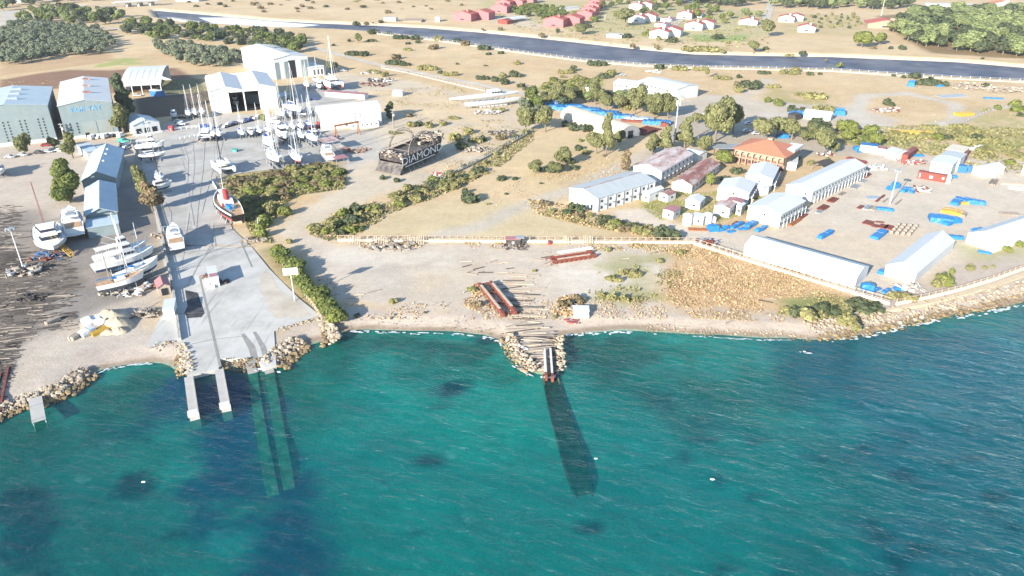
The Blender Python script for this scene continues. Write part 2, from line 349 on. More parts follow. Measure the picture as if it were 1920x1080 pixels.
paint([(1200, 372), (1240, 355), (1300, 362), (1400, 355), (1440, 375), (1400, 400), (1340, 420), (1290, 405), (1240, 415), (1210, 395)], c_(176, 172, 110), 2, 1.5, .8, .85)
# big storage yard: pale compacted ground
paint([(1150, 395), (1210, 395), (1290, 430), (1390, 430), (1460, 430), (1620, 310), (1640, 285), (1920, 300), (2050, 420), (1840, 470), (1660, 560), (1600, 555), (1390, 480), (1300, 455), (1160, 415)], c_(229, 216, 195), 2.5, 1.5)
paint([(1400, 450), (1520, 420), (1800, 440), (1700, 480), (1640, 500)], c_(232, 210, 178), 10, 6, .5)
paint([(1640, 560), (1700, 540), (1840, 480), (2000, 430), (2100, 480), (1920, 530), (1760, 570), (1680, 578)], c_(216, 202, 184), 3, 3)
paint([(1800, 465), (1920, 440), (1990, 440), (1900, 480), (1850, 500)], c_(190, 190, 130), 4, 5, .6, .5)
# left yard: grey trampled ground, dark trackways
paint([(-200, 280), (250, 260), (330, 560), (260, 640), (150, 640), (60, 700), (-200, 800)], c_(216, 202, 184), 4, 3)
paint([(-100, 400), (60, 400), (120, 450), (300, 420), (300, 520), (240, 560), (130, 560), (70, 640), (-60, 790), (-200, 800)], c_(158, 150, 140), 5, 5, .85)
paint([(-100, 500), (60, 490), (150, 500), (110, 580), (0, 740), (-120, 800)], c_(128, 118, 106), 4, 5, .75)
paint([(100, 560), (210, 530), (240, 560), (160, 600), (70, 640)], c_(150, 146, 140), 4, 3, .8)
paint([(40, 650), (100, 625), (280, 600), (330, 660), (200, 690), (130, 730), (0, 780)], c_(219, 208, 190), 4, 3)
paint([(10, 470), (90, 500), (60, 520), (15, 515)], c_(70, 64, 60), 2, 2, .8)
paint([(222, 350), (285, 300), (300, 420), (232, 440)], c_(150, 145, 138), 3, 2, .8)  # shade between the sheds and the wall, painted into the ground colour
paint([(400, 300), (640, 300), (640, 340), (480, 400), (440, 360)], c_(196, 180, 120), 3, 2, .9)
paint([(480, 400), (560, 370), (620, 360), (500, 430), (520, 460), (470, 450)], c_(226, 192, 140), 3, 3, .8, .5)
stroke([(510, 470), (560, 520), (600, 570), (625, 600)], 7, c_(170, 160, 110), 2, .8)
for px in ([(0, 120), (100, 110), (200, 100), (215, 115), (100, 130), (0, 142)],): paint(px, c_(196, 160, 122), 3, 3, .6)
# beaches: a paler dry band, darker at the wet edge, then the seabed
beach = sm(land, 0, 2) * (1 - sm(land + (n2 - .5) * 10, 7, 14)) * (X > -400)
blend(beach * .85, c_(217, 204, 188)); blend(beach * sm(n3, .5, .62) * .35, c_(176, 160, 150))
blend(sm(land, -2, .3) * (1 - sm(land + (n3 - .5) * 2, 1.0, 2.6)), c_(170, 152, 132))
seab = 1 - sm(land, -1.2, .4)
SB = c_(140, 196, 156, .62)[None, None] * (1 - sm(n4, .3, .7))[..., None] + c_(104, 222, 196, .68)[None, None] * sm(n4, .3, .7)[..., None]
def seapatch(px, col, feather=3, rag=4, op=1.):
    global SB
    P = wpoly(px, SEA); x0, y0 = P.min(0) - 15; x1, y1 = P.max(0) + 15
    bb = (X > x0) & (X < x1) & (Y > y0) & (Y < y1)
    m = np.zeros(X.shape); m[bb] = sm(sdist(X[bb], Y[bb], P) + (n2[bb] - .5) * rag * 4.5 + (n3[bb] - .5) * rag * 4, -feather, feather) * op
    SB = SB * (1 - m[..., None]) + np.asarray(col)[None, None] * m[..., None]
deep = c_(20, 96, 160, .6); weed = c_(24, 84, 110, .5); aqua = c_(110, 225, 200, .9)
rocky = sm(-land, .5, 4) * (1 - sm(-land, 14, 34)) * sm(n2, .38, .56)
SB = SB * (1 - .75 * rocky[..., None]) + c_(110, 112, 84, .6)[None, None] * .75 * rocky[..., None]
mott = sm(n2 * .6 + n1 * .4, .5, .62)
SB = SB * (1 - .5 * mott[..., None]) + c_(90, 160, 130, .7)[None, None] * .5 * mott[..., None]
seapatch([(640, 700), (900, 690), (1000, 760), (1040, 900), (1000, 1100), (700, 1000), (620, 800)], c_(90, 225, 195, .8), 14, 6, .7)
seapatch([(1120, 700), (1400, 760), (1500, 900), (1300, 1080), (1150, 1080), (1120, 850)], c_(80, 225, 205, .78), 14, 6, .7)
seapatch([(1060, 640), (1300, 650), (1700, 640), (1800, 700), (1500, 790), (1200, 760), (1080, 700)], c_(120, 140, 110, .6), 8, 7, .6)
seapatch([(1400, 640), (2100, 560), (2300, 900), (2000, 1300), (1500, 1200), (1650, 900), (1500, 740)], c_(76, 150, 180, .7), 16, 6, .75)
seapatch([(-200, 800), (160, 740), (330, 780), (330, 1000), (300, 1200), (-300, 1200)], c_(96, 170, 150, .6), 14, 7, .6)
seapatch([(340, 830), (330, 900), (400, 960), (480, 940), (500, 890), (560, 830), (610, 880), (625, 960), (630, 1120), (400, 1120), (440, 990), (370, 960)], deep, 4, 2.5, .95)
seapatch([(330, 700), (430, 720), (480, 760), (560, 850), (610, 900), (340, 930), (340, 800), (400, 780), (250, 790)], deep, 6, 4, .75)
seapatch([(360, 710), (420, 700), (470, 730), (480, 860), (430, 900), (370, 860)], deep, 5, 3, .85)
seapatch([(410, 980), (455, 975), (450, 1020), (420, 1020)], aqua, 3, 2, .8)
seapatch([(20, 960), (90, 970), (80, 1050), (30, 1040)], c_(60, 180, 150, .55), 4, 3, .7)
for (cx, cy, rx, ry) in [(250, 880, 45, 25), (40, 930, 60, 45), (20, 1000, 30, 40), (270, 1050, 18, 10), (75, 1050, 30, 14), (315, 975, 12, 6), (240, 1075, 22, 8), (800, 838, 28, 12), (775, 970, 18, 6), (850, 715, 38, 14), (910, 635, 28, 8), (820, 745, 20, 7), (1345, 1047, 14, 8), (1530, 998, 10, 7), (1560, 985, 13, 6), (1655, 972, 10, 5), (1645, 950, 9, 5), (1690, 1018, 18, 9), (1625, 808, 12, 6), (1550, 833, 16, 6), (1587, 840, 12, 5), (1708, 860, 13, 6), (1700, 875, 10, 6), (1725, 890, 10, 4), (1650, 1055, 8, 8), (1560, 1072, 18, 8), (1880, 900, 26, 10), (1905, 960, 14, 8), (1845, 835, 9, 6), (1420, 1075, 16, 5), (1740, 995, 12, 5), (1890, 775, 10, 4), (1700, 805, 8, 3), (1010, 760, 10, 4), (1690, 1040, 14, 8), (1870, 930, 16, 7), (1240, 1055, 14, 7), (1110, 960, 20, 14)]:
    seapatch([(cx + rx * math.cos(a), cy + ry * math.sin(a)) for a in np.linspace(0, 6.283, 9)[:-1]], weed * .8, 1.4, 1.2, .92)
for q in range(70):
    cx, cy = rng.uniform(1150, 1920), rng.uniform(700, 1080); r_ = rng.uniform(3, 9)
    seapatch([(cx + r_ * 1.5 * math.cos(a), cy + r_ * .7 * math.sin(a)) for a in np.linspace(0, 6.283, 7)[:-1]], weed, 1.2, 1.2, rng.uniform(.4, .8))
C = C * (1 - seab[..., None]) + SB * seab[..., None]
riverbank = sm(rv, -7, -4) * (1 - sm(rv, 1, 3)) * (Y > 300); blend(riverbank * .8, c_(232, 216, 190))
blend(sm(rv, -1, 1) * (Y > 300), c_(60, 66, 78))
C = np.clip(C * (1 + (n3[..., None] - .5) * .20 + (n2[..., None] - .5) * .16), 0, .9)
ny, nx = X.shape
idx = np.arange(ny * nx).reshape(ny, nx)
quads = np.stack([idx[:-1, :-1], idx[:-1, 1:], idx[1:, 1:], idx[1:, :-1]], -1).reshape(-1, 4)
gm = bpy.data.materials.new('ground_soil'); gm.use_nodes = True; MATS['ground'] = gm
n = gm.node_tree; Pn = n.nodes['Principled BSDF']; Pn.inputs['Roughness'].default_value = .95; Pn.inputs['Specular IOR Level'].default_value = .1
at = n.nodes.new('ShaderNodeAttribute'); at.attribute_name = 'Col'; ge = n.nodes.new('ShaderNodeNewGeometry')
acc = None
for sc_, a0, a1 in ((.06, .95, 1.05), (.45, .91, 1.08), (1.8, .90, 1.10)):
    t = n.nodes.new('ShaderNodeTexNoise'); t.inputs['Scale'].default_value = sc_; t.inputs['Detail'].default_value = 7; t.inputs['Roughness'].default_value = .68
    n.links.new(ge.outputs['Position'], t.inputs[0]); mr = n.nodes.new('ShaderNodeMapRange'); mr.inputs[1].default_value = .33; mr.inputs[2].default_value = .67; mr.inputs[3].default_value = a0; mr.inputs[4].default_value = a1
    n.links.new(t.outputs[0], mr.inputs[0])
    if acc is None: acc = mr.outputs[0]
    else:
        mm = n.nodes.new('ShaderNodeMath'); mm.operation = 'MULTIPLY'; n.links.new(acc, mm.inputs[0]); n.links.new(mr.outputs[0], mm.inputs[1]); acc = mm.outputs[0]
    last = t
sc2 = n.nodes.new('ShaderNodeVectorMath'); sc2.operation = 'SCALE'; n.links.new(at.outputs['Color'], sc2.inputs[0]); n.links.new(acc, sc2.inputs['Scale']); n.links.new(sc2.outputs[0], Pn.inputs['Base Color'])
bp = n.nodes.new('ShaderNodeBump'); bp.inputs['Strength'].default_value = .5; bp.inputs['Distance'].default_value = .25; n.links.new(last.outputs[0], bp.inputs['Height']); n.links.new(bp.outputs[0], Pn.inputs['Normal'])
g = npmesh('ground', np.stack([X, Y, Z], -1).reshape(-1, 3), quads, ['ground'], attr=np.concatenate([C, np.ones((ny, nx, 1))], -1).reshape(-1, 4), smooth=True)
meta(g, kind='structure')

# ------------------------------------------------------------------ sea
sm_ = bpy.data.materials.new('sea_water'); sm_.use_nodes = True; MATS['sea'] = sm_
n = sm_.node_tree; n.nodes.remove(n.nodes['Principled BSDF']); out = n.nodes['Material Output']; L_ = n.links.new
ge = n.nodes.new('ShaderNodeNewGeometry'); mp = n.nodes.new('ShaderNodeMapping'); m0 = n.nodes.new('ShaderNodeMapping'); m0.inputs['Rotation'].default_value = (0, 0, R(22)); mp.inputs['Scale'].default_value = (.38, 1, 1)
L_(ge.outputs['Position'], m0.inputs[0]); L_(m0.outputs[0], mp.inputs[0])
def nz(scale, det, rough, src, dist=0.):
    t = n.nodes.new('ShaderNodeTexNoise'); t.inputs['Scale'].default_value = scale; t.inputs['Detail'].default_value = det; t.inputs['Roughness'].default_value = rough; t.inputs['Distortion'].default_value = dist
    L_(src, t.inputs[0]); return t.outputs[0]
wv = nz(.55, 5, .6, mp.outputs[0], .6); wv2 = nz(1.9, 4, .6, mp.outputs[0], .4)
b1 = n.nodes.new('ShaderNodeBump'); b1.inputs['Strength'].default_value = 1; b1.inputs['Distance'].default_value = .55; L_(wv, b1.inputs['Height'])
b2 = n.nodes.new('ShaderNodeBump'); b2.inputs['Strength'].default_value = 1; b2.inputs['Distance'].default_value = .10; L_(wv2, b2.inputs['Height']); L_(b1.outputs[0], b2.inputs['Normal'])
cr = n.nodes.new('ShaderNodeMapRange'); cr.inputs[1].default_value = .60; cr.inputs[2].default_value = .78; cr.inputs[3].default_value = 0; cr.inputs[4].default_value = .40; L_(wv, cr.inputs[0])
big = nz(.02, 4, .6, ge.outputs['Position'])
mixb = n.nodes.new('ShaderNodeMix'); mixb.data_type = 'RGBA'; mixb.inputs[6].default_value = (.000, .085, .11, 1); mixb.inputs[7].default_value = (.002, .12, .13, 1); L_(big, mixb.inputs[0])
mixc = n.nodes.new('ShaderNodeMix'); mixc.data_type = 'RGBA'; mixc.inputs[7].default_value = (.25, .5, .5, 1); L_(mixb.outputs[2], mixc.inputs[6]); L_(cr.outputs[0], mixc.inputs[0])
df = n.nodes.new('ShaderNodeBsdfDiffuse'); L_(mixc.outputs[2], df.inputs[0]); L_(b2.outputs[0], df.inputs['Normal'])
tr = n.nodes.new('ShaderNodeBsdfTransparent'); tr.inputs[0].default_value = (.17, .55, .56, 1)
# water body grows denser away from the shore
dat = n.nodes.new('ShaderNodeAttribute'); dat.attribute_name = 'Col'
ms = n.nodes.new('ShaderNodeMixShader'); L_(dat.outputs['Fac'], ms.inputs[0]); L_(tr.outputs[0], ms.inputs[1]); L_(df.outputs[0], ms.inputs[2])
gl = n.nodes.new('ShaderNodeBsdfGlossy'); gl.inputs['Roughness'].default_value = .12; L_(b2.outputs[0], gl.inputs['Normal'])
lw = n.nodes.new('ShaderNodeLayerWeight'); L_(b2.outputs[0], lw.inputs['Normal']); pw = n.nodes.new('ShaderNodeMath'); pw.operation = 'POWER'; pw.inputs[1].default_value = 5; L_(lw.outputs['Facing'], pw.inputs[0])
fr = n.nodes.new('ShaderNodeMapRange'); fr.inputs[3].default_value = .02; fr.inputs[4].default_value = 1; L_(pw.outputs[0], fr.inputs[0])
m2 = n.nodes.new('ShaderNodeMixShader'); L_(fr.outputs[0], m2.inputs[0]); L_(ms.outputs[0], m2.inputs[1]); L_(gl.outputs[0], m2.inputs[2]); L_(m2.outputs[0], out.inputs[0])
sx = np.concatenate([-ox[:5], np.arange(-900, -300, 12), np.arange(-300, 300, 1.1), np.arange(300, 900, 12), ox[:5][::-1]])
sy = np.concatenate([[-3000, -800, -200, 0, 40], np.arange(66, 215, .7), np.arange(215, 420, 8), [600, 900]])
SX, SY = np.meshgrid(sx, sy); sl_ = -sdist(SX, SY, sea_poly)
th = R(-22); U = SX * math.cos(th) + SY * math.sin(th); W_ = -SX * math.sin(th) + SY * math.cos(th)
amp = np.clip((-sl_ - 1) / 25, .15, 1) * (np.abs(SX) < 300) * (SY > 60) * (SY < 215)
wz = (fbm(U * .35, W_, 7, 4) - .5) * 1.1 * amp
sz = SEA + wz + np.where(sl_ > 3, -.4, 0)
ny2, nx2 = SX.shape; idx = np.arange(ny2 * nx2).reshape(ny2, nx2)
q = np.stack([idx[:-1, :-1], idx[:-1, 1:], idx[1:, 1:], idx[1:, :-1]], -1).reshape(-1, 4)
keep = (sl_.ravel()[q] < 8).any(1); q = q[keep]
dens = np.clip(.05 + (-sl_) / 160, .05, .30); da = np.stack([dens] * 3 + [np.ones_like(dens)], -1).reshape(-1, 4)
sea = npmesh('sea', np.stack([SX, SY, sz], -1).reshape(-1, 3), q, ['sea'], attr=da, smooth=True); meta(sea, kind='structure')

# river water with pale ripples
mat('river_water', hx(140, 142, 150, .46), .6, .3, .05, spec=.06, col2=hx(104, 112, 130, .46), cov=.5)
P_ = MB(); P_.add([(*p, -1.8) for p in river], [tuple(range(len(river)))]); rw = P_.build('river', 'river_water'); meta(rw, kind='structure')
pt = MB()  # foam and glare below the weir, the glare painted as white colour
fp = [(372, 33), (430, 33), (520, 41), (600, 47), (560, 51), (480, 49), (400, 44)]
pt.add([(*G(x, y, -1.78), -1.78) for x, y in fp], [tuple(range(len(fp)))])
mat('foam_glare', (.62, .70, .76), .7, .12, .3, col2=(.3, .38, .46), cov=.58); fw = pt.build('river_foam_glare', 'foam_glare'); meta(fw, kind='structure')

# ------------------------------------------------------------------ sheets laid on the ground: concrete slipway, roads
def sheet(name, px, z, m, thick=0., zp=0.):
    mb = MB(); P = [G(x, y, zp) for x, y in px]
    if thick: mb.prism(P, z - thick, z)
    else: mb.add([(*p, z) for p in P], [tuple(range(len(P)))])
    o = mb.build(name, m); meta(o, kind='structure'); return o
def road(name, px, wd, z, m):
    P = [Vector(G(x, y)) for x, y in px]; L, Rr = [], []
    for i, p in enumerate(P):
        d = (P[min(i + 1, len(P) - 1)] - P[max(i - 1, 0)]).normalized(); nn = Vector((-d.y, d.x)) * wd / 2
        L.append(p + nn); Rr.append(p - nn)
    mb = MB(); k = len(P); mb.add([(*p, z) for p in L + Rr], [(i, k + i, k + i + 1, i + 1) for i in range(k - 1)])
    o = mb.build(name, m); meta(o, kind='structure'); return o
def concmat():
    m = mat('slip_concrete', hx(222, 221, 214, K), .85, .08, .12, col2=hx(198, 196, 188, K), cov=.55, bump=.1, coords='Object')
    n = m.node_tree; P = n.nodes['Principled BSDF']; lk = P.inputs['Base Color'].links[0]; src = lk.from_socket
    ge = n.nodes.new('ShaderNodeNewGeometry'); mp = n.nodes.new('ShaderNodeMapping'); mp.inputs['Rotation'].default_value = (0, 0, R(-24)); mp.inputs['Scale'].default_value = (1, .06, 1)
    n.links.new(ge.outputs['Position'], mp.inputs[0])
    t = n.nodes.new('ShaderNodeTexNoise'); t.inputs['Scale'].default_value = 1.1; t.inputs['Detail'].default_value = 4; n.links.new(mp.outputs[0], t.inputs[0])
    t2 = n.nodes.new('ShaderNodeTexNoise'); t2.inputs['Scale'].default_value = .05; t2.inputs['Detail'].default_value = 3; n.links.new(ge.outputs['Position'], t2.inputs[0])
    a = n.nodes.new('ShaderNodeMapRange'); a.inputs[1].default_value = .56; a.inputs[2].default_value = .68; a.inputs[4].default_value = 1; n.links.new(t.outputs[0], a.inputs[0])
    b = n.nodes.new('ShaderNodeMapRange'); b.inputs[1].default_value = .4; b.inputs[2].default_value = .6; b.inputs[4].default_value = .45; n.links.new(t2.outputs[0], b.inputs[0])
    ml = n.nodes.new('ShaderNodeMath'); ml.operation = 'MULTIPLY'; n.links.new(a.outputs[0], ml.inputs[0]); n.links.new(b.outputs[0], ml.inputs[1])
    mx = n.nodes.new('ShaderNodeMix'); mx.data_type = 'RGBA'; n.links.new(src, mx.inputs[6]); mx.inputs[7].default_value = (*hx(130, 128, 124, K), 1); n.links.new(ml.outputs[0], mx.inputs[0])
    n.links.new(mx.outputs[2], P.inputs['Base Color'])
concmat()
mat('yard_concrete', hx(208, 206, 198, K), .9, .12, .12, col2=hx(186, 183, 174, K), cov=.52, bump=.1)
mat('track', hx(226, 218, 202, K), .95, .08, .15, col2=hx(206, 196, 178, K), cov=.5)
mat('black_oil', hx(58, 60, 66, K), .7, .3, .6, col2=hx(96, 96, 96, K), cov=.5)
mat('tyre_mark', hx(168, 166, 160, K), .9, .15, .5); mat('tyre_trace', hx(196, 193, 186, K), .9, .12, .3, col2=hx(208, 206, 198, K), cov=.5)
sheet('sand_drift', [(488, 522), (497, 508), (508, 516), (522, 542), (548, 560), (566, 574), (584, 592), (556, 600), (540, 596), (520, 600), (504, 584), (498, 562), (486, 545)], .212, 'track')
sheet('yard_slab', [(262, 300), (258, 282), (330, 252), (392, 236), (560, 226), (600, 250), (640, 290), (636, 302), (560, 312), (405, 332), (412, 362), (436, 430), (470, 462), (300, 460), (290, 400)], .17, 'yard_concrete', 0)
sheet('boat_park_slab', [(545, 205), (553, 160), (600, 152), (640, 150), (686, 184), (590, 196)], .16, 'yard_concrete')
sheet('slipway', [(300, 462), (472, 464), (505, 505), (560, 560), (600, 592), (514, 622), (518, 684), (497, 690), (476, 672), (413, 674), (410, 692), (351, 706), (344, 650), (328, 590), (318, 545), (308, 500)], .19, 'slip_concrete', 1.6)
sheet('launch_apron', [(275, 655), (297, 600), (306, 590), (330, 592), (344, 650), (330, 640)], .185, 'slip_concrete')
sheet('oil_stain', [(347, 545), (371, 550), (384, 588), (378, 596), (352, 598), (346, 588), (352, 575)], .215, 'black_oil')
sheet('expansion_joint', [(373, 520), (376, 519), (416, 688), (411, 690)], .225, 'tyre_mark')
for a in ([(452, 628), (458, 626), (478, 650), (486, 680), (474, 682), (466, 655)], [(474, 624), (480, 623), (498, 650), (508, 682), (496, 682), (488, 652)]): sheet('tyre_mark', a, .21, 'tyre_mark')
for a in ([(300, 500), (380, 478), (470, 440), (380, 480)], [(305, 512), (420, 470), (495, 440), (420, 473)]): pass
road('road', [(0, 75), (20, 58), (60, 47), (130, 47), (200, 52), (280, 62), (350, 68), (420, 76), (500, 84), (580, 88), (700, 120), (800, 140), (900, 160), (980, 176), (1050, 200)], 6.5, .27, 'track')
road('road', [(1255, 52), (1280, 30), (1300, 12), (1296, 3), (1270, -8)], 11, .27, 'track')
road('road', [(1432, 50), (1445, 10), (1448, -15)], 9, .27, 'track')
road('road', [(0, 55), (60, 30), (160, 10), (200, 12), (300, 6)], 10, .27, 'track')

# tyre tracks and slab joints on the concrete
for i, (px, wd) in enumerate([([(330, 262), (400, 256), (470, 254), (540, 248), (600, 240)], 1.6), ([(345, 300), (338, 280), (345, 262), (380, 254), (450, 258), (520, 256)], .7), ([(352, 330), (340, 300), (344, 272), (372, 258)], .5), ([(340, 262), (352, 300), (350, 350), (362, 420), (372, 470)], 1.0), ([(360, 262), (364, 310), (358, 370), (348, 440), (340, 500)], .8), ([(384, 262), (380, 320), (372, 380), (366, 440)], .6), ([(310, 380), (320, 400), (322, 430)], .4), ([(420, 255), (412, 290), (395, 330), (378, 400)], .6), ([(400, 420), (396, 460), (370, 500), (350, 540)], .5), ([(350, 440), (400, 436), (404, 460), (380, 486)], .35), ([(430, 262), (520, 270), (600, 266)], .5), ([(470, 290), (540, 285), (610, 272)], .4)]):
    road('tyre_mark', px, wd * .8, .232 + i * .004, 'tyre_trace')
mat('joint', hx(150, 150, 146, K), .9, .2, 1)
for i, px in enumerate([[(303, 480), (392, 470), (480, 463)], [(330, 590), (384, 588)], [(345, 650), (400, 638), (460, 632)], [(310, 508), (375, 500)], [(270, 316), (400, 304), (540, 300)], [(298, 440), (440, 420)], [(450, 452), (472, 502)]]): road('slab_joint', px, .18, .285 + i * .004, 'joint')
hzm = bpy.data.materials.new('haze_air'); hzm.use_nodes = True; n = hzm.node_tree; n.nodes.remove(n.nodes['Principled BSDF']); pv = n.nodes.new('ShaderNodeVolumePrincipled')
pv.inputs['Color'].default_value = (.93, .96, 1, 1); pv.inputs['Density'].default_value = .00007; pv.inputs['Anisotropy'].default_value = .25; n.links.new(pv.outputs[0], n.nodes['Material Output'].inputs['Volume']); MATS['haze_air'] = hzm
# ------------------------------------------------------------------ vegetation
def leaves(cent, nor, size, asp=1.3):
    """one small leaf spray (a bent quad) per centre, facing roughly along nor"""
    n = len(cent); t = rng.normal(size=(n, 3)); nn = nor / (np.linalg.norm(nor, axis=1, keepdims=True) + 1e-9)
    t = t - (t * nn).sum(1, keepdims=True) * nn; t /= np.linalg.norm(t, axis=1, keepdims=True) + 1e-9; b = np.cross(nn, t)
    s = (size * rng.uniform(.6, 1.35, n))[:, None]
    q = np.stack([cent - t * s * asp - b * s * .5 , cent - b * s * .9 + t * s * .2, cent + t * s * asp + b * s * .4, cent + b * s + t * s * -.2], 1)
    return q.reshape(-1, 3), np.arange(n * 4).reshape(n, 4)
def crown_pts(n, lobes, shell=.55):
    """points spread through a set of lobes (cx, cy, cz, rx, ry, rz) with outward normals"""
    L = np.array(lobes); wgt = (L[:, 3] * L[:, 4]) ** .9; k = rng.choice(len(L), n, p=wgt / wgt.sum()); d = rng.normal(size=(n, 3)); d /= np.linalg.norm(d, axis=1, keepdims=True)
    r = shell + (1 - shell) * rng.random(n) ** .6; r *= rng.uniform(.85, 1.12, n)
    p = L[k, :3] + d * L[k, 3:] * r[:, None]; nor = d + rng.normal(size=(n, 3)) * .45 + np.array([0, 0, .35])
    return p, nor
def lobeset(kind, rx, h, base):
    Ls = []
    if kind == 'round':
        for _ in range(9):
            a = random.uniform(0, 6.28); q = random.uniform(.1, .62) * rx
            Ls.append((q * math.cos(a), q * math.sin(a), base + random.uniform(.3, .75) * (h - base), rx * random.uniform(.38, .58), rx * random.uniform(.38, .58), (h - base) * random.uniform(.22, .36)))
    elif kind == 'tall':
        for i in range(12):
            f = i / 11; a = random.uniform(0, 6.28); q = random.uniform(.05, .6) * rx * (1 - .55 * f); r_ = rx * random.uniform(.42, .62) * (1 - .4 * f)
            Ls.append((q * math.cos(a), q * math.sin(a), base + (.12 + .78 * f) * (h - base), r_, r_, r_ * random.uniform(.8, 1.15)))
    elif kind == 'column':
        for i in range(8):
            f = i / 7; r_ = rx * (1 - .6 * f) * random.uniform(.8, 1)
            Ls.append((random.uniform(-.1, .1) * rx, random.uniform(-.1, .1) * rx, base + (.1 + .8 * f) * (h - base), r_, r_, (h - base) * .13))
    elif kind == 'bush':
        for _ in range(6):
            a = random.uniform(0, 6.28); q = random.uniform(.15, .6) * rx
            Ls.append((q * math.cos(a), q * math.sin(a), h * random.uniform(.2, .5), rx * random.uniform(.35, .55), rx * random.uniform(.35, .55), h * random.uniform(.3, .5)))
    elif kind == 'flat':
        for _ in range(12):
            a = random.uniform(0, 6.28); q = random.uniform(.15, .75) * rx
            Ls.append((q * math.cos(a), q * math.sin(a) * .55, h * random.uniform(.15, .4), rx * random.uniform(.2, .34), rx * random.uniform(.16, .26), h * random.uniform(.35, .6)))
    return Ls
def limbs_mb(h, base, r, lobes, nl=5):
    mb = MB(); top = Vector((random.uniform(-.3, .3), random.uniform(-.3, .3), base + (h - base) * .45)); mid = Vector((random.uniform(-.2, .2), 0, base))
    mb.tube((0, 0, -.3), mid, r, r * .75, 7); mb.tube(mid, top, r * .75, r * .35, 6)
    for L in random.sample(lobes, min(nl, len(lobes))):
        s = mid.lerp(top, random.uniform(0, .8)); mb.tube(s, (L[0] * .85, L[1] * .85, L[2]), r * .42, r * .12, 5)
    return mb
def crown_mesh(kind, rx, h, base, n, size, leafm):
    Ls = lobeset(kind, rx, h, base); p, nr = crown_pts(n, Ls); v, q = leaves(p, nr, np.full(n, size))
    v[:, 2] = np.maximum(v[:, 2], .05)
    return Ls, v, q
PROTO = {}
def tree_proto(key, name, kind, rx, h, base, n, size, leafm, tr=.3):
    """thing with trunk and crown parts, one unit = one metre"""
    Ls, v, q = crown_mesh(kind, rx, h, base, n, size, leafm)
    r_ = bpy.data.objects.new(name, None); r_.empty_display_size = 1
    tk = limbs_mb(h, base, tr, Ls).build('trunk', 'bark'); tk.parent = r_
    cr = npmesh('crown', v, q, [leafm], parent=r_)
    PROTO[key] = (r_, rx, h, name); return r_
def one_mesh_proto(key, name, kind, rx, h, base, n, size, leafm, tr=.2):
    Ls, v, q = crown_mesh(kind, rx, h, base, n, size, leafm)
    mi = np.zeros(len(q), int)
    if base > 0:
        mb = limbs_mb(h, base, tr, Ls, 3); tv = np.array(mb.v); tq = np.array([f for f in mb.f if len(f) == 4]); q = np.vstack([q, tq + len(v)]); v = np.vstack([v, tv]); mi = np.concatenate([mi, np.ones(len(tq), int)])
    o = npmesh(name, v, q, [leafm, 'bark'], midx=mi); COL.objects.unlink(o)
    PROTO[key] = (o, rx, h, name); return o
for i in range(3):
    tree_proto('euca%d' % i, 'eucalyptus_tree', 'tall', 4.2, 13, 3.0, 3600, .40, 'leaf_euca', .4)
    tree_proto('broad%d' % i, 'eucalyptus_tree', 'round', 6.0, 12, 2.8, 4200, .42, 'leaf_euca', .45)
    one_mesh_proto('forest%d' % i, 'forest_tree', 'round', 5.2, 11, 2.2, 1500, .55, 'leaf_forest', .35)
    one_mesh_proto('dark%d' % i, 'evergreen_tree', 'round', 4.6, 11, 1.8, 1200, .55, 'leaf_dark', .3)
    one_mesh_proto('olive%d' % i, 'olive_tree', 'round', 3.6, 5.4, .9, 800, .40, 'leaf_olive', .22)
    one_mesh_proto('garden%d' % i, 'garden_tree', 'round', 3.4, 5.6, .9, 700, .42, 'leaf_pine', .2)
    one_mesh_proto('bright%d' % i, 'pine_tree', 'round', 3.4, 6.5, .8, 1100, .36, 'leaf_bright', .2)
    one_mesh_proto('bush%d' % i, 'bush', 'bush', 2.0, 2.6, 0, 420, .28, 'leaf_dark')
    one_mesh_proto('gbush%d' % i, 'bush', 'bush', 2.0, 2.4, 0, 420, .28, 'leaf_scrub')
    one_mesh_proto('lbush%d' % i, 'bush', 'bush', 2.0, 2.4, 0, 420, .28, 'leaf_bright')
    one_mesh_proto('bbush%d' % i, 'dry_bush', 'bush', 2.0, 2.0, 0, 380, .26, 'leaf_brown')
    one_mesh_proto('flat%d' % i, 'spreading_bush', 'flat', 4.0, 2.2, 0, 900, .30, 'leaf_dark')
    one_mesh_proto('gflat%d' % i, 'spreading_bush', 'flat', 4.0, 2.0, 0, 900, .30, 'leaf_scrub')
tree_proto('pine0', 'pine_tree', 'tall', 5.2, 15, 1.2, 6000, .40, 'leaf_pine', .4)
tree_proto('cypress0', 'cypress_tree', 'tall', 3.9, 15, .6, 5000, .40, 'leaf_dark', .3)
tree_proto('young0', 'pine_tree', 'round', 3.4, 6.5, .8, 2600, .30, 'leaf_bright', .2)
tree_proto('garden_big0', 'eucalyptus_tree', 'round', 3.6, 7.0, 1.2, 2400, .34, 'leaf_euca', .25)
tree_proto('dry0', 'dry_tree', 'tall', 3.2, 9, 2.0, 2200, .34, 'leaf_brown', .25)
def plant(key, x, y, wm, hm, label=None, group=None, cat=None, rz=None, k=None, ang=None):
    """a copy of a plant, wm metres wide and hm metres tall, at world x, y"""
    ks = [q for q in PROTO if q.rstrip('0123456789') == key]; src, rx, h, name = PROTO[random.choice(ks)]
    c = copytree(src); s = wm / (2 * rx); c.location = (x, y, 0); c.scale = (s, s * random.uniform(.85, 1.1) if ang is None else s, hm / h)
    c.rotation_euler = (0, 0, random.uniform(0, 6.28) if ang is None else ang)
    meta(c, label, cat or ('tree' if 'tree' in name else 'bush'), group); return c
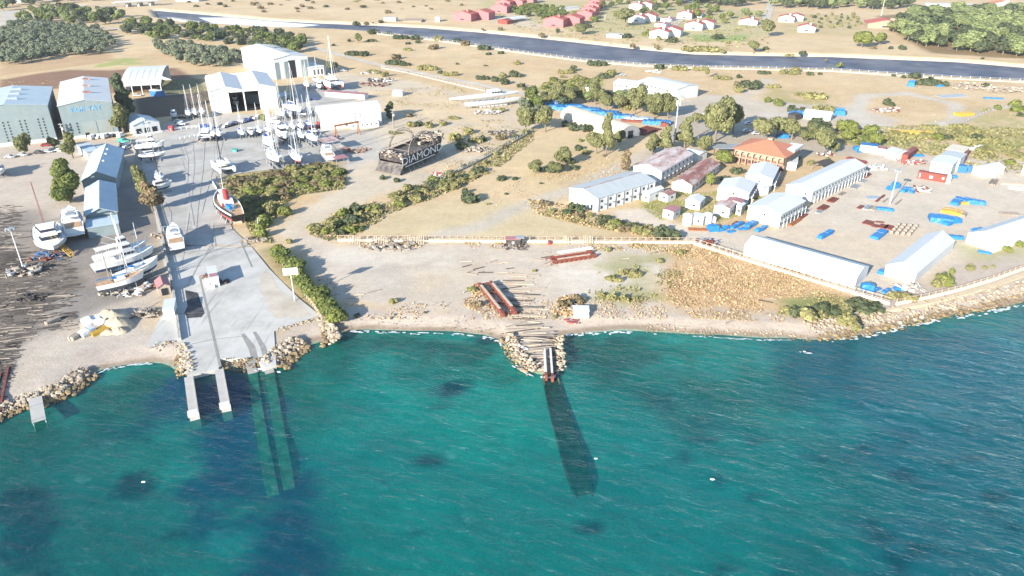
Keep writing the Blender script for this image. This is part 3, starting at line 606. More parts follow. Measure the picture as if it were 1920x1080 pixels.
def px_tree(key, px, py, ptop, wpx, label, group=None):
    """tree whose foot, top and width are given in photo pixels"""
    x, y = G(px, py); dep = y * CT + H * ST; hm = (py - ptop) * dep / F / CT * 1.02; wm = wpx * dep / F
    return plant(key, x, y, wm, max(hm, wm * .35), label, group)

# --- individually recognisable large trees
BIG = [
 ('euca', 232, 250, 202, 36, 'bushy olive-green tree between the second hangar and the small yard office'),
 ('cypress', 236, 222, 150, 34, 'very dark tall evergreen against the right wall of the lettered hangar'),
 ('euca', 137, 297, 252, 26, 'thin-leaved tree with bare trunk just above the upper blue-roofed shed'),
 ('pine', 131, 380, 306, 50, 'big dark green conifer left of the two blue-roofed sheds'),
 ('garden_big', 48, 291, 257, 24, 'small sparse tree in front of the leftmost blue hangar'),
 ('garden_big', 103, 279, 260, 16, 'small tree beside the red object at the foot of the leftmost hangar'),
 ('euca', 272, 378, 318, 30, 'brownish tree growing on the slipway boundary wall, upper of two'),
 ('dry', 287, 396, 346, 38, 'sprawling reddish-brown tree on the slipway boundary wall, lower of two'),
 ('euca', 1136, 290, 223, 26, 'tall slender eucalyptus in front of the cream arched tent'),
 ('broad', 1118, 288, 250, 40, 'dark dense tree left of the slender eucalyptus by the cream tent'),
 ('garden_big', 1161, 272, 247, 20, 'low tree at the near end of the cream arched tent'),
 ('broad', 986, 246, 206, 36, 'leftmost tree of the grey-green clump at the end of the blue tarpaulins'),
 ('broad', 1022, 247, 203, 44, 'large loose tree just left of the cream arched tent'),
 ('broad', 1042, 200, 162, 34, 'grey tree at the far left end of the tree row behind the tarpaulins'),
 ('broad', 1067, 198, 168, 34, 'grey tree second from the left in the row behind the tarpaulins'),
 ('euca', 1116, 196, 150, 30, 'tree standing against the small white hut left of the far white barracks'),
 ('broad', 1138, 208, 178, 28, 'tree third from left in the row behind the tarpaulins'),
 ('broad', 1160, 209, 180, 26, 'tree just left of the largest tree in front of the far barracks'),
 ('broad', 1190, 214, 167, 44, 'largest round tree in front of the far white barracks'),
 ('broad', 1226, 222, 180, 40, 'tree in front of the right half of the far white barracks'),
 ('broad', 1252, 222, 180, 34, 'tree left of the tall mobile phone mast'),
 ('euca', 1246, 287, 244, 30, 'tree touching the left side of the tall phone mast'),
 ('euca', 1222, 290, 254, 24, 'tree second left of the phone mast foot above the rusty-roofed block'),
 ('euca', 1283, 278, 228, 34, 'dense tree touching the right side of the tall phone mast'),
 ('broad', 1340, 266, 196, 66, 'very large spreading eucalyptus above the dark open canopy'),
 ('broad', 1374, 250, 196, 40, 'tree joined to the right of the very large spreading eucalyptus'),
 ('garden_big', 1320, 286, 257, 26, 'young round tree left of the dark open canopy'),
 ('garden_big', 1308, 232, 214, 18, 'small tree on the track right of the phone mast top'),
 ('broad', 1428, 268, 226, 46, 'pale-trunked eucalyptus behind the orange-roofed building'),
 ('broad', 1456, 258, 222, 36, 'tree right of the pale-trunked eucalyptus behind the orange roof'),
 ('broad', 1484, 262, 226, 38, 'third tree in the row behind the orange-roofed building'),
 ('garden_big', 1512, 266, 246, 26, 'shorter tree in the row behind the orange-roofed building'),
 ('broad', 1544, 290, 242, 42, 'large tree above the brown kiosk roof'),
 ('broad', 1526, 256, 232, 34, 'tree behind the shorter one in the row right of the orange roof'),
 ('garden_big', 1563, 287, 270, 14, 'yellow-green palm-like tree right of the large tree by the kiosk'),
 ('young', 1357, 309, 284, 30, 'bright green young pine at the left corner of the orange-roofed building'),
 ('young', 1332, 349, 326, 26, 'bright green young pine beside the low rusty-roofed barrack'),
 ('dry', 1173, 323, 287, 22, 'spindly tree at the upper left corner of the two-storey rusty-roofed block'),
 ('broad', 1055, 311, 282, 34, 'round tree in the open dirt field left of the camp'),
 ('garden_big', 1043, 325, 306, 26, 'low tree below the round tree in the open dirt field'),
 ('garden_big', 1003, 325, 304, 24, 'leftmost tree of the clump in the open dirt field'),
 ('cypress', 733, 222, 194, 22, 'isolated black-green tree right of the long white hall'),
 ('garden_big', 625, 135, 118, 18, 'small tree right of the white annex with three dark windows'),
 ('young', 637, 216 - 8, 190, 14, 'small round lime-green tree among the hauled-out sailing boats'),
 ('broad', 1412, 99, 78, 24, 'dark green tree on the far river bank right of the villas'),
 ('broad', 1439, 70, 40, 28, 'large dark tree beside the far straight road'),
 ('broad', 1091, 65, 48, 28, 'round tree on the far bank below the stepped pink terrace'),
 ('broad', 1172, 50, 20, 40, 'wide tree left of the first white villa'),
 ('young', 1616, 89, 62, 34, 'bright green tree on the far bank left of the wood'),
 ('young', 1650, 84, 64, 28, 'second bright green tree on the far bank left of the wood'),
 ('broad', 1326, 146, 128, 10, 'lone small tree by the track below the river'),
 ('garden_big', 672, 80, 66, 14, 'lone pale tree in the tan field above the tall back hangar'),
]
BIG = [b for b in BIG if 'lime-green tree among' not in b[5]] + [('young', 494, 231, 215, 14, 'small round lime-green tree among the hauled-out sailing boats')]
for k_, x_, y_, t_, w_, l_ in BIG: px_tree(k_, x_, y_, t_, w_ * (1.3 if k_ in ('euca', 'pine', 'dry', 'garden_big') else 1.1), l_)

# --- bushes one by one: (kind, px, py, width px, height factor)
def bushes(lst, where, group, what='bush'):
    lst = sorted(lst, key=lambda b: b[1])
    for i, b in enumerate(lst):
        x, y = G(b[1], b[2] + 1); dep = y * CT + H * ST; wm = b[3] * dep / F; hm = wm * (b[4] if len(b) > 4 else (.28 if 'flat' in b[0] else .5))
        plant(b[0], x, y, wm, min(hm, 4.5), '%s %s from left %s' % (ordw(i + 1), what, where), group, 'bush', ang=0 if 'flat' in b[0] else None)
bushes([('bush', 714, 42, 12), ('flat', 749, 72, 40), ('bush', 779, 73, 22), ('flat', 766, 82, 18), ('bush', 784, 80, 13), ('gflat', 764, 94, 22), ('bbush', 811, 91, 27), ('gbush', 822, 75, 24), ('bush', 857, 78, 16), ('bbush', 874, 84, 28), ('bush', 907, 92, 34), ('flat', 917, 102, 20), ('flat', 940, 100, 22), ('bush', 960, 94, 8), ('gbush', 969, 120, 17), ('bush', 857, 120, 8), ('flat', 910, 123, 11), ('bush', 700, 62, 26), ('bush', 668, 47, 18), ('bbush', 686, 46, 14), ('bush', 728, 64, 14), ('flat', 697, 77, 22), ('bush', 625, 85, 9), ('bush', 655, 77, 12)],
       'in the tan field above the dirt road', 'bushes in the tan field')
bushes([('flat', 662, 103, 40), ('bush', 683, 104, 22), ('flat', 740, 120, 46), ('bbush', 745, 110, 22), ('flat', 757, 122, 28), ('gflat', 800, 130, 44), ('bush', 826, 137, 14), ('gflat', 845, 141, 34), ('flat', 903, 148, 34), ('bush', 930, 152, 22), ('gbush', 942, 145, 20), ('bush', 948, 157, 28), ('bush', 966, 143, 26), ('flat', 978, 162, 30), ('gflat', 1060, 137, 34), ('bush', 1075, 132, 16, .8), ('flat', 1117, 122, 48), ('bush', 1132, 146, 24, .8), ('gbush', 1145, 140, 26), ('flat', 990, 168, 26), ('gflat', 700, 136, 30), ('gbush', 722, 142, 20)],
       'along the dirt road past the white yacht hull', 'bushes along the dirt road')
bushes([('flat', 1237, 128, 38), ('gflat', 1273, 131, 36), ('gflat', 1312, 131, 30), ('bush', 1385, 145, 14), ('flat', 1431, 138, 30), ('gflat', 1353, 148, 36), ('bush', 1397, 162, 30), ('bush', 1412, 166, 34), ('gbush', 1388, 172, 26), ('bush', 1420, 160, 24), ('bbush', 1383, 160, 20), ('lbush', 1440, 190, 20), ('gflat', 1479, 138, 40), ('gbush', 1492, 134, 24), ('bush', 1518, 140, 16), ('bush', 1537, 139, 10), ('bush', 1675, 142, 10), ('bush', 1694, 145, 11), ('flat', 1735, 158, 60), ('bush', 1715, 146, 28), ('bush', 1745, 156, 44), ('bush', 1770, 160, 20), ('bush', 1847, 162, 18), ('bush', 1663, 196, 20, .8), ('bush', 1671, 198, 18), ('lbush', 1458, 196, 30, .7), ('bush', 1483, 209, 26, .7), ('bush', 1504, 206, 15), ('gflat', 1525, 184, 50), ('gflat', 1500, 178, 26), ('gflat', 1545, 207, 50), ('gflat', 1450, 164, 30), ('lbush', 1869, 204, 20), ('lbush', 1900, 198, 28), ('lbush', 1908, 208, 34), ('gflat', 1850, 207, 20), ('bush', 1913, 217, 16)],
       'in the right-hand field below the river', 'bushes in the field right of the far barracks')
bushes([('bush', 1046, 60, 9, 1), ('bush', 1105, 51, 17), ('bush', 1175, 70, 22), ('bush', 1165, 70, 14), ('bush', 1260, 78, 24), ('gbush', 1242, 70, 16), ('bush', 1345, 72, 25), ('gbush', 1365, 81, 14), ('gbush', 1354, 97, 14), ('bbush', 1187, 88, 18), ('bbush', 1230, 90, 16), ('gflat', 1302, 94, 52), ('gflat', 1330, 95, 42), ('bush', 1436, 92, 14), ('gflat', 1383, 56, 16), ('bbush', 1015, 68, 16), ('bbush', 938, 56, 14), ('bbush', 905, 56, 9), ('flat', 1505, 101, 28), ('bush', 1669, 91, 13), ('bush', 1691, 92, 18), ('bbush', 1638, 91, 14), ('bush', 1842, 110, 8), ('gflat', 1480, 105, 20), ('bush', 700, 43, 6), ('bbush', 728, 24, 16), ('gbush', 1235, 16 + 58, 14), ('lbush', 1250, 62, 16, .8), ('lbush', 1208, 66, 16, .8), ('lbush', 1215, 62, 12, .8)],
       'on the far river bank below the villas', 'bushes on the far river bank')
bushes([('lbush', 1573, 124, 20, .4), ('lbush', 1555, 126, 8, .4), ('bbush', 1550, 113, 12, .4)], 'growing in the river channel', 'bushes in the river channel')
bushes([('bush', 718, 335, 16, .6), ('bush', 745, 340, 20, .5), ('gbush', 770, 238, 24), ('bush', 785, 235, 20), ('bbush', 770, 218, 16), ('gbush', 805, 238, 24), ('gbush', 830, 234, 20), ('bush', 868, 278, 30), ('gbush', 856, 262, 34), ('gflat', 890, 266, 36), ('bush', 905, 262, 22), ('gbush', 877, 250, 26), ('bbush', 938, 260, 26), ('bush', 968, 258, 18), ('gbush', 905, 320, 12), ('gbush', 845, 332, 20), ('bush', 870, 312, 14), ('gbush', 985, 250, 20), ('gbush', 930, 290, 18), ('gbush', 910, 306, 16), ('gbush', 896, 318, 15), ('bbush', 945, 277, 16), ('gflat', 740, 250, 26), ('gflat', 935, 208, 30), ('gflat', 850, 222, 26)],
       'around the burnt black ship', 'bushes around the black ship')
bushes([('bush', 940, 337, 22), ('bush', 965, 336, 14), ('bush', 1008, 318, 20), ('bush', 1015, 344, 8), ('bush', 883, 378, 44, .5), ('bush', 871, 362, 20, .7), ('bush', 949, 364, 9), ('gbush', 915, 383, 10), ('bush', 1035, 322, 30), ('bush', 1068, 306, 26), ('bush', 1077, 316, 18), ('bush', 1085, 280, 24), ('gbush', 1098, 287, 20), ('bush', 1075, 243, 30, .6), ('bush', 1100, 245, 26, .6), ('bush', 1060, 236, 22, .6), ('bbush', 1133, 292, 9), ('lbush', 1088, 264, 14)],
       'in the open dirt field left of the camp', 'bushes in the open dirt field')
bushes([('bush', 1073, 390, 24, .6), ('bush', 1088, 397, 30, .6), ('lbush', 1158, 425, 36, .5), ('bush', 1185, 428, 32, .5), ('bush', 1240, 442, 44, .5), ('bush', 1262, 446, 36, .5), ('gbush', 1212, 438, 30, .4), ('bbush', 1125, 412, 26, .4), ('gbush', 1104, 405, 22, .4), ('bush', 1380, 324, 28, .5), ('bush', 1361, 338, 22, .5), ('gbush', 1264, 338, 10, .6), ('gbush', 1520, 308, 20, .5), ('lbush', 1552, 300, 12, .7), ('gbush', 1216, 424, 12), ('bush', 1138, 412, 22, .5), ('gbush', 1200, 436, 26, .4), ('bbush', 1170, 428, 24, .4)],
       'around the white camp barracks', 'bushes around the camp barracks')
bushes([('lbush', 1768, 530, 46, .55), ('gbush', 1757, 535, 30, .6), ('lbush', 1783, 512, 18, .8), ('gbush', 1818, 503, 26, .4), ('gbush', 1845, 502, 15, .4), ('gbush', 1862, 500, 13, .4), ('lbush', 1890, 470, 26, .4), ('lbush', 1912, 460, 30, .4), ('bush', 1490, 590, 36, .5), ('gbush', 1512, 596, 44, .5), ('bush', 1540, 578, 30, .5), ('gbush', 1585, 604, 44, .5), ('bush', 1610, 580, 60, .35), ('bush', 1638, 580, 44, .35), ('gbush', 1580, 585, 50, .35), ('gflat', 1690, 560, 60), ('bush', 1560, 588, 40, .4), ('gbush', 1600, 618, 32, .6), ('gbush', 1478, 582, 30, .4)],
       'along the right-hand sea wall', 'bushes along the right-hand sea wall')
bushes([('gbush', 738, 566, 22, .45), ('bush', 798, 586, 9), ('bush', 740, 590, 7), ('bush', 670, 592, 14), ('gbush', 1002, 508, 12, .4), ('gbush', 1140, 470, 18, .6), ('gbush', 1278, 475, 20, .5), ('gbush', 1238, 490, 20, .4), ('gflat', 1180, 515, 50), ('gflat', 1150, 525, 40), ('gbush', 1130, 556, 18, .5), ('gbush', 1150, 560, 26, .5), ('gbush', 1172, 562, 24, .5), ('gbush', 1190, 560, 14, .5), ('gbush', 885, 545, 24, .4), ('gbush', 905, 540, 20, .4), ('bbush', 895, 572, 26, .5), ('bbush', 1060, 575, 36, .5), ('bbush', 1085, 566, 34, .4), ('gbush', 1040, 595, 13, .5), ('gbush', 544, 455, 18, .6)],
       'on the pale beach flat below the long fence', 'bushes on the beach flat')
# hedges and thickets
hedge = []
for i, t in enumerate(np.linspace(0, 1, 17)):
    x_ = 522 + (628 - 522) * t + random.uniform(-3, 3); y_ = 478 + (606 - 478) * t ** .95 + random.uniform(-2, 2); hedge.append(('garden' if i % 2 else 'bright', x_, y_, 34 + 8 * t))
hedge += [('garden', 560, 508, 34), ('garden', 604, 560, 40), ('garden', 618, 580, 42), ('garden', 640, 602, 34)]
for i, b in enumerate(sorted(hedge, key=lambda b: b[2])):
    x, y = G(b[1], b[2]); dep = y * CT + H * ST; plant(b[0], x, y, b[3] * dep / F, 3.6, '%s green tree of the hedge beside the slipway, counted from its inland end' % ordw(i + 1), 'trees of the hedge beside the slipway')
def thicket(px, keys, step, wr, hr, label, group, jit=.45, name=None, maxn=400, tan_ok=None):
    P = wpoly(px); x0, y0 = P.min(0); x1, y1 = P.max(0); k = 0; made = []
    for yy in np.arange(y0, y1, step):
        for xx in np.arange(x0, x1, step):
            x = xx + random.uniform(-jit, jit) * step; y = yy + random.uniform(-jit, jit) * step
            if inside(np.array([x]), np.array([y]), P)[0] and k < maxn:
                wv_ = random.uniform(*wr); made.append(plant(random.choice(keys), x, y, wv_, wv_ * random.uniform(*hr), label, group)); k += 1
    if 'grove' not in label and 'dense wood' not in label:
        for i, o in enumerate(sorted(made, key=lambda o: o.location.x / o.location.y)): o['label'] = '%s, %s from left' % (label, ordw(i + 1))
    return k
cnt = {}
def merged(name, label, lst):
    """bushes too intergrown to count, baked into one mesh"""
    vs, qs, ms, mats = [], [], [], []; off = 0
    for px, keys, step, wr, hr in lst:
        P = wpoly(px); x0, y0 = P.min(0); x1, y1 = P.max(0)
        for yy in np.arange(y0, y1, step):
            for xx in np.arange(x0, x1, step):
                x = xx + random.uniform(-.5, .5) * step; y = yy + random.uniform(-.5, .5) * step
                if not inside(np.array([x]), np.array([y]), P)[0]: continue
                src, rx, h, _ = PROTO[random.choice(keys) + str(random.randint(0, 2))]; me = src.data; v = np.empty(len(me.vertices) * 3); me.vertices.foreach_get('co', v); v = v.reshape(-1, 3)
                q = np.empty(len(me.loops), np.int64); me.loops.foreach_get('vertex_index', q); q = q.reshape(-1, 4)
                w_ = random.uniform(*wr); hh = w_ * random.uniform(*hr); a = random.uniform(0, 6.28); s_ = w_ / (2 * rx); X_ = (v[:, 0] * math.cos(a) - v[:, 1] * math.sin(a)) * s_ + x; Y_ = (v[:, 0] * math.sin(a) + v[:, 1] * math.cos(a)) * s_ + y
                m = me.materials[0].name
                if m not in mats: mats.append(m)
                vs.append(np.stack([X_, Y_, v[:, 2] * hh / h], -1)); qs.append(q + off); ms.append(np.full(len(q), mats.index(m))); off += len(v)
    o = npmesh(name, np.vstack(vs), np.vstack(qs), mats, midx=np.concatenate(ms)); meta(o, label, 'thicket', kind='stuff'); return o
merged('thicket', 'dense olive-brown thicket between the slipway and the boat park', [([(412, 345), (500, 325), (600, 308), (645, 325), (640, 352), (560, 362), (500, 385), (455, 400), (430, 380)], ['gbush', 'gbush', 'gbush', 'gbush', 'bbush', 'lbush'], 4.6, (4, 7.5), (.28, .42))])
merged('thicket', 'shady green thicket behind the tugboat', [([(455, 400), (500, 385), (540, 400), (500, 430), (508, 455), (478, 448)], ['gbush', 'gbush', 'lbush'], 4.8, (3.5, 6.5), (.45, .7))])
merged('thicket', 'long dense thicket above the left end of the perimeter fence', [([(580, 435), (620, 408), (700, 385), (780, 350), (850, 325), (905, 320), (900, 335), (860, 350), (800, 375), (730, 395), (700, 420), (650, 445), (610, 450)], ['gbush', 'gbush', 'bush', 'gbush', 'lbush'], 4.8, (3.5, 7.5), (.32, .5))])
merged('thicket', 'tangled thicket on the bank below the camp', [([(1000, 375), (1062, 385), (1120, 410), (1270, 440), (1250, 452), (1100, 420), (1010, 395)], ['gbush', 'bbush', 'bush'], 6.5, (3, 6), (.3, .5))])
cnt['olive1'] = thicket([(-20, 120), (-20, 62), (50, 47), (110, 50), (180, 60), (215, 78), (205, 100), (150, 107), (100, 108), (40, 125)], ['olive'], 9.3, (7.8, 10.0), (.62, .85), 'grey-green olive tree in the dense grove behind the left hangars', 'olive trees in the large left grove', .25, maxn=200)
cnt['olive2'] = thicket([(285, 86), (345, 84), (420, 100), (470, 118), (400, 128), (355, 130), (312, 108)], ['olive'], 9.2, (7.8, 9.8), (.62, .85), 'grey-green olive tree in the smaller grove behind the double hangar', 'olive trees in the smaller grove', .25)
cnt['strip2'] = thicket([(225, 66), (300, 74), (400, 80), (470, 88), (560, 100), (588, 92), (560, 66), (470, 58), (400, 55), (330, 48), (230, 40)], ['dark', 'garden', 'garden', 'bush', 'dark'], 12, (7, 12), (.5, .75), 'mixed green tree in the belt along the river', 'trees in the belt along the river')
cnt['farleft'] = thicket([(40, 45), (60, 22), (120, 18), (200, 28), (240, 40), (200, 48), (110, 48)], ['forest', 'dark', 'garden'], 15, (9, 14), (.7, .95), 'large tree in the clump beside the far-left road', 'large trees in the far-left clump')
cnt['farleft2'] = thicket([(-40, 40), (-30, 2), (60, -4), (240, -6), (240, 2), (60, 12), (20, 22), (0, 40)], ['forest', 'dark'], 34, (12, 18), (.7, .95), 'tree along the far-left edge beyond the road', 'trees beyond the far-left road')
cnt['forest'] = thicket([(1668, 60), (1700, 32), (1760, 24), (1920, 20), (2010, 30), (2010, 112), (1880, 104), (1760, 96), (1700, 78)], ['forest', 'forest', 'dark'], 14.5, (12, 17), (.62, .85), 'green tree in the dense wood on the far river bank', 'trees of the dense wood at upper right', .35, maxn=280)
cnt['row'] = thicket([(1448, 18), (1700, 18), (1712, 6), (1700, -6), (1440, -4)], ['dark', 'forest'], 17, (12, 16), (.85, 1.1), 'dark tree in the tall windbreak behind the villas', 'trees of the windbreak at top right', .3, maxn=90)
cnt['row2'] = thicket([(1240, 8), (1400, 14), (1430, 8), (1420, -6), (1250, -8)], ['forest', 'dark'], 19, (12, 16), (.8, 1.0), 'dark tree in the wood behind the middle villas', 'trees of the wood behind the middle villas', .3, maxn=60)
cnt['vil'] = thicket([(950, 20), (1000, 12), (1060, 20), (1060, 34), (1010, 36), (960, 28)], ['garden'], 10, (6, 9), (.6, .8), 'small tree in the orchard among the pink terraces', 'orchard trees among the pink terraces')
cnt['vil2'] = thicket([(1055, 42), (1080, 30), (1120, 28), (1170, 12), (1210, 30), (1260, 30), (1330, 44), (1420, 50), (1425, 28), (1330, 20), (1240, 2), (1100, 0), (1130, 40), (1100, 48)], ['garden', 'dark', 'forest', 'bright'], 24, (7, 12), (.6, .85), 'garden tree among the villas on the far bank', 'garden trees among the villas', .45)
cnt['orch'] = thicket([(1510, 52), (1522, 26), (1610, 27), (1625, 50), (1560, 56)], ['bush', 'gbush'], 13, (3.5, 6), (.5, .7), 'young tree in the open orchard left of the cream villa', 'young orchard trees by the cream villa', .15)
cnt['camptrees'] = thicket([(1560, 250), (1600, 232), (1650, 262), (1650, 282), (1590, 278)], ['garden', 'bright', 'dark'], 7.5, (6, 9), (.6, .85), 'green tree in the thick clump at the corner of the storage yard', 'trees at the corner of the storage yard')
merged('thicket', 'broad scrub belt behind the storage yard', [([(1650, 262), (1760, 262), (1860, 300), (1920, 330), (1940, 300), (1860, 262), (1800, 236), (1740, 236), (1720, 252), (1660, 254)], ['gbush', 'bush', 'gbush', 'lbush', 'gflat'], 8.5, (5, 10), (.28, .45))])
cnt['rowfill'] = thicket([(1000, 196), (1060, 176), (1120, 178), (1200, 200), (1262, 212), (1258, 222), (1180, 208), (1100, 196), (1040, 202)], ['forest', 'dark', 'gbush'], 9.5, (7, 12), (.55, .8), 'grey-green tree filling the row behind the blue-covered stacks', 'trees filling the row behind the blue-covered stacks')
cnt['willow'] = thicket([(968, 196), (1002, 184), (1018, 205), (1012, 246), (990, 248), (978, 220)], ['garden', 'gbush', 'olive'], 7, (6, 9), (.7, 1.0), 'pale green tree of the clump at the end of the white yacht', 'trees of the clump between the white yacht and the tent')
cnt['rightfill'] = thicket([(1400, 246), (1440, 240), (1560, 252), (1570, 276), (1500, 262), (1420, 256)], ['forest', 'dark'], 10, (7, 11), (.6, .85), 'tree of the belt behind the orange-roofed building', 'trees of the belt behind the orange-roofed building')
merged('thicket', 'low green thicket above the tree row behind the blue stacks', [([(1005, 165), (1060, 142), (1120, 150), (1110, 180), (1030, 190)], ['gbush', 'lbush', 'gbush'], 8.5, (5, 9), (.25, .4))])
cnt['topfield'] = thicket([(600, 20), (900, 20), (880, 0), (600, -5)], ['bbush', 'gflat', 'bush'], 42, (5, 10), (.25, .4), 'low bush in the dry land beyond the river at top', 'bushes in the dry land beyond the river')
cnt['rivtop'] = thicket([(300, 12), (430, 20), (520, 28), (600, 30), (590, 2), (330, -4)], ['bbush', 'gbush', 'bush'], 32, (5, 10), (.3, .5), 'bush on the stony ground beyond the weir', 'bushes beyond the weir')
print('VEG', cnt)

# --- uncountable ground cover: dry grass, low herbs, stubble
def cover(name, px, n, size, leafm, up=.5, rag=.5):
    P = wpoly(px); x0, y0 = P.min(0); x1, y1 = P.max(0); x = rng.uniform(x0, x1, n); y = rng.uniform(y0, y1, n)
    ok = inside(x, y, P) & (fbm(x, y, 9, 3) + rng.normal(size=n) * .05 > rag); x, y = x[ok], y[ok]; m = len(x)
    h = rng.random(m) * size * 1.1 * np.clip(fbm(x, y, 5, 2) * 2 - .3, .1, 1.6)
    nor = rng.normal(size=(m, 3)) * .7 + np.array([0, 0, up]); v, q = leaves(np.stack([x, y, h + .05], -1), nor, np.full(m, size)); v[:, 2] = np.maximum(v[:, 2], .03)
    return v, q
def covers(name, lst):
    vs, qs, ms, mats = [], [], [], []; off = 0
    for px, n, size, lm, up, rag in lst:
        v, q = cover(name, px, n, size, lm, up, rag)
        if lm not in mats: mats.append(lm)
        vs.append(v); qs.append(q + off); ms.append(np.full(len(q), mats.index(lm))); off += len(v)
    o = npmesh(name, np.vstack(vs), np.vstack(qs), mats, midx=np.concatenate(ms)); return o
P1 = [(412, 340), (500, 322), (600, 305), (650, 322), (645, 355), (560, 366), (500, 388), (545, 372), (500, 430), (508, 458), (475, 448), (450, 400), (425, 380)]
P2 = [(578, 440), (620, 404), (700, 380), (780, 345), (850, 322), (960, 262), (1000, 240), (1000, 262), (930, 320), (860, 352), (800, 378), (730, 400), (700, 425), (650, 450), (610, 452)]
P3 = [(1245, 468), (1340, 465), (1460, 495), (1640, 565), (1640, 598), (1540, 608), (1300, 598), (1250, 560)]
o = covers('scrub_cover', [(P1, 26000, .38, 'leaf_scrub', 1., .30), (P1, 2500, .4, 'leaf_dry', .8, .5), (P2, 24000, .38, 'leaf_scrub', 1., .42), (P2, 6000, .38, 'leaf_dry', .8, .5), ([(990, 375), (1062, 385), (1120, 405), (1280, 440), (1270, 454), (1100, 425), (1000, 400)], 6000, .4, 'leaf_dry', .8, .42), ([(990, 375), (1062, 385), (1120, 405), (1280, 440), (1270, 454), (1100, 425), (1000, 400)], 5000, .4, 'leaf_scrub', .8, .48)])
meta(o, 'low olive-green and straw-coloured scrub covering the banks beside the slipway and fence', 'scrub', kind='stuff')
o = covers('dry_weeds', [(P3, 15000, .22, 'leaf_dry', 1.2, .44), (P3, 2500, .22, 'leaf_scrub', 1., .58), ([(640, 452), (1300, 458), (1290, 475), (1100, 470), (900, 468), (640, 466)], 5000, .26, 'leaf_dry', .8, .5), ([(640, 452), (1300, 458), (1290, 475), (900, 466), (640, 462)], 3000, .26, 'leaf_scrub', .8, .54), ([(1100, 480), (1280, 470), (1280, 530), (1200, 570), (1100, 560)], 5000, .3, 'leaf_scrub', .8, .56), ([(872, 575), (868, 548), (890, 532), (925, 545), (930, 575), (905, 590)], 1000, .3, 'leaf_dry', .8, .45), ([(1035, 585), (1045, 560), (1075, 553), (1095, 565), (1090, 588), (1060, 595)], 1200, .3, 'leaf_dry', .8, .45), ([(640, 570), (1250, 560), (1250, 600), (640, 600)], 2500, .22, 'leaf_dry', .8, .58)])
meta(o, 'straw-coloured dry weeds thick on the orange-tan ground above the right-hand shore', 'dry weeds', kind='stuff')
o = covers('dry_grass', [([(600, 60), (1000, 110), (1400, 130), (1640, 150), (1920, 165), (1920, 240), (1650, 235), (1440, 180), (1000, 180), (700, 115), (580, 90)], 16000, .26, 'leaf_dry', 1.2, .52), ([(690, 170), (850, 160), (1000, 210), (960, 300), (860, 350), (760, 340), (860, 280)], 7000, .3, 'leaf_scrub', 1.2, .56), ([(690, 170), (850, 160), (1000, 210), (960, 300), (860, 350), (760, 340), (860, 280)], 5000, .24, 'leaf_dry', 1.2, .5), ([(1560, 240), (1640, 290), (1760, 292), (1920, 340), (1960, 300), (1920, 240), (1760, 235)], 9000, .5, 'leaf_scrub', 1.2, .44), ([(880, 380), (1060, 300), (1180, 290), (1160, 330), (1000, 400)], 4000, .22, 'leaf_dry', 1.2, .5), ([(1000, 170), (1080, 145), (1130, 150), (1120, 178), (1040, 188)], 4000, .5, 'leaf_grass', 1.2, .4), ([(900, 20), (1440, 20), (1440, 100), (1200, 90), (1000, 65)], 7000, .8, 'leaf_scrub', 1.2, .52)])
meta(o, 'dry yellow grass and low herbs scattered over the open tan fields', 'dry grass', kind='stuff')
o = covers('lawn_weeds', [([(1200, 372), (1240, 355), (1300, 362), (1400, 355), (1440, 375), (1400, 400), (1340, 420), (1290, 405), (1240, 415), (1210, 395)], 6000, .22, 'leaf_grass', 1.2, .44), ([(1455, 590), (1530, 560), (1650, 568), (1655, 582), (1560, 602)], 6000, .3, 'leaf_scrub', 1., .35), ([(0, 150), (400, 150), (400, 180), (0, 170)], 2500, .26, 'leaf_dry', 1.2, .5)])
meta(o, 'patchy green grass between the small white huts of the camp', 'grass', kind='stuff')
# ------------------------------------------------------------------ buildings
def frame(A, B, C=None, z=0.):
    A = Vector(G(*A, z)); B = Vector(G(*B, z)); ux = (B - A); W = ux.length; ux /= W; uy = Vector((-ux.y, ux.x))
    D = C if isinstance(C, (int, float)) else (Vector(G(*C, z)) - B).dot(uy)
    return A, math.atan2(ux.y, ux.x), W, D
def wall_pt(face, W, D, u, z, o=0.):
    return {'f': (u, -o, z), 'b': (W - u, D + o, z), 'r': (W + o, u, z), 'l': (-o, D - u, z)}[face]
def panel(mb, face, W, D, u, z0, w_, h, o=.05, th=.06, m=0):
    """a thin box standing proud of a wall, centred u metres along it"""
    for_ = {'f': ((u - w_ / 2, u + w_ / 2), (-o - th, -o + .02)), 'b': ((W - u - w_ / 2, W - u + w_ / 2), (D + o - .02, D + o + th))}
    if face in for_:
        (a, b), (c, d) = for_[face]; mb.box(a, b, c, d, z0, z0 + h, m)
    else:
        uu = u if face == 'r' else D - u; a, b = uu - w_ / 2, uu + w_ / 2; c, d = ((W + o - .02, W + o + th) if face == 'r' else (-o - th, -o + .02)); mb.box(c, d, a, b, z0, z0 + h, m)
    return mb
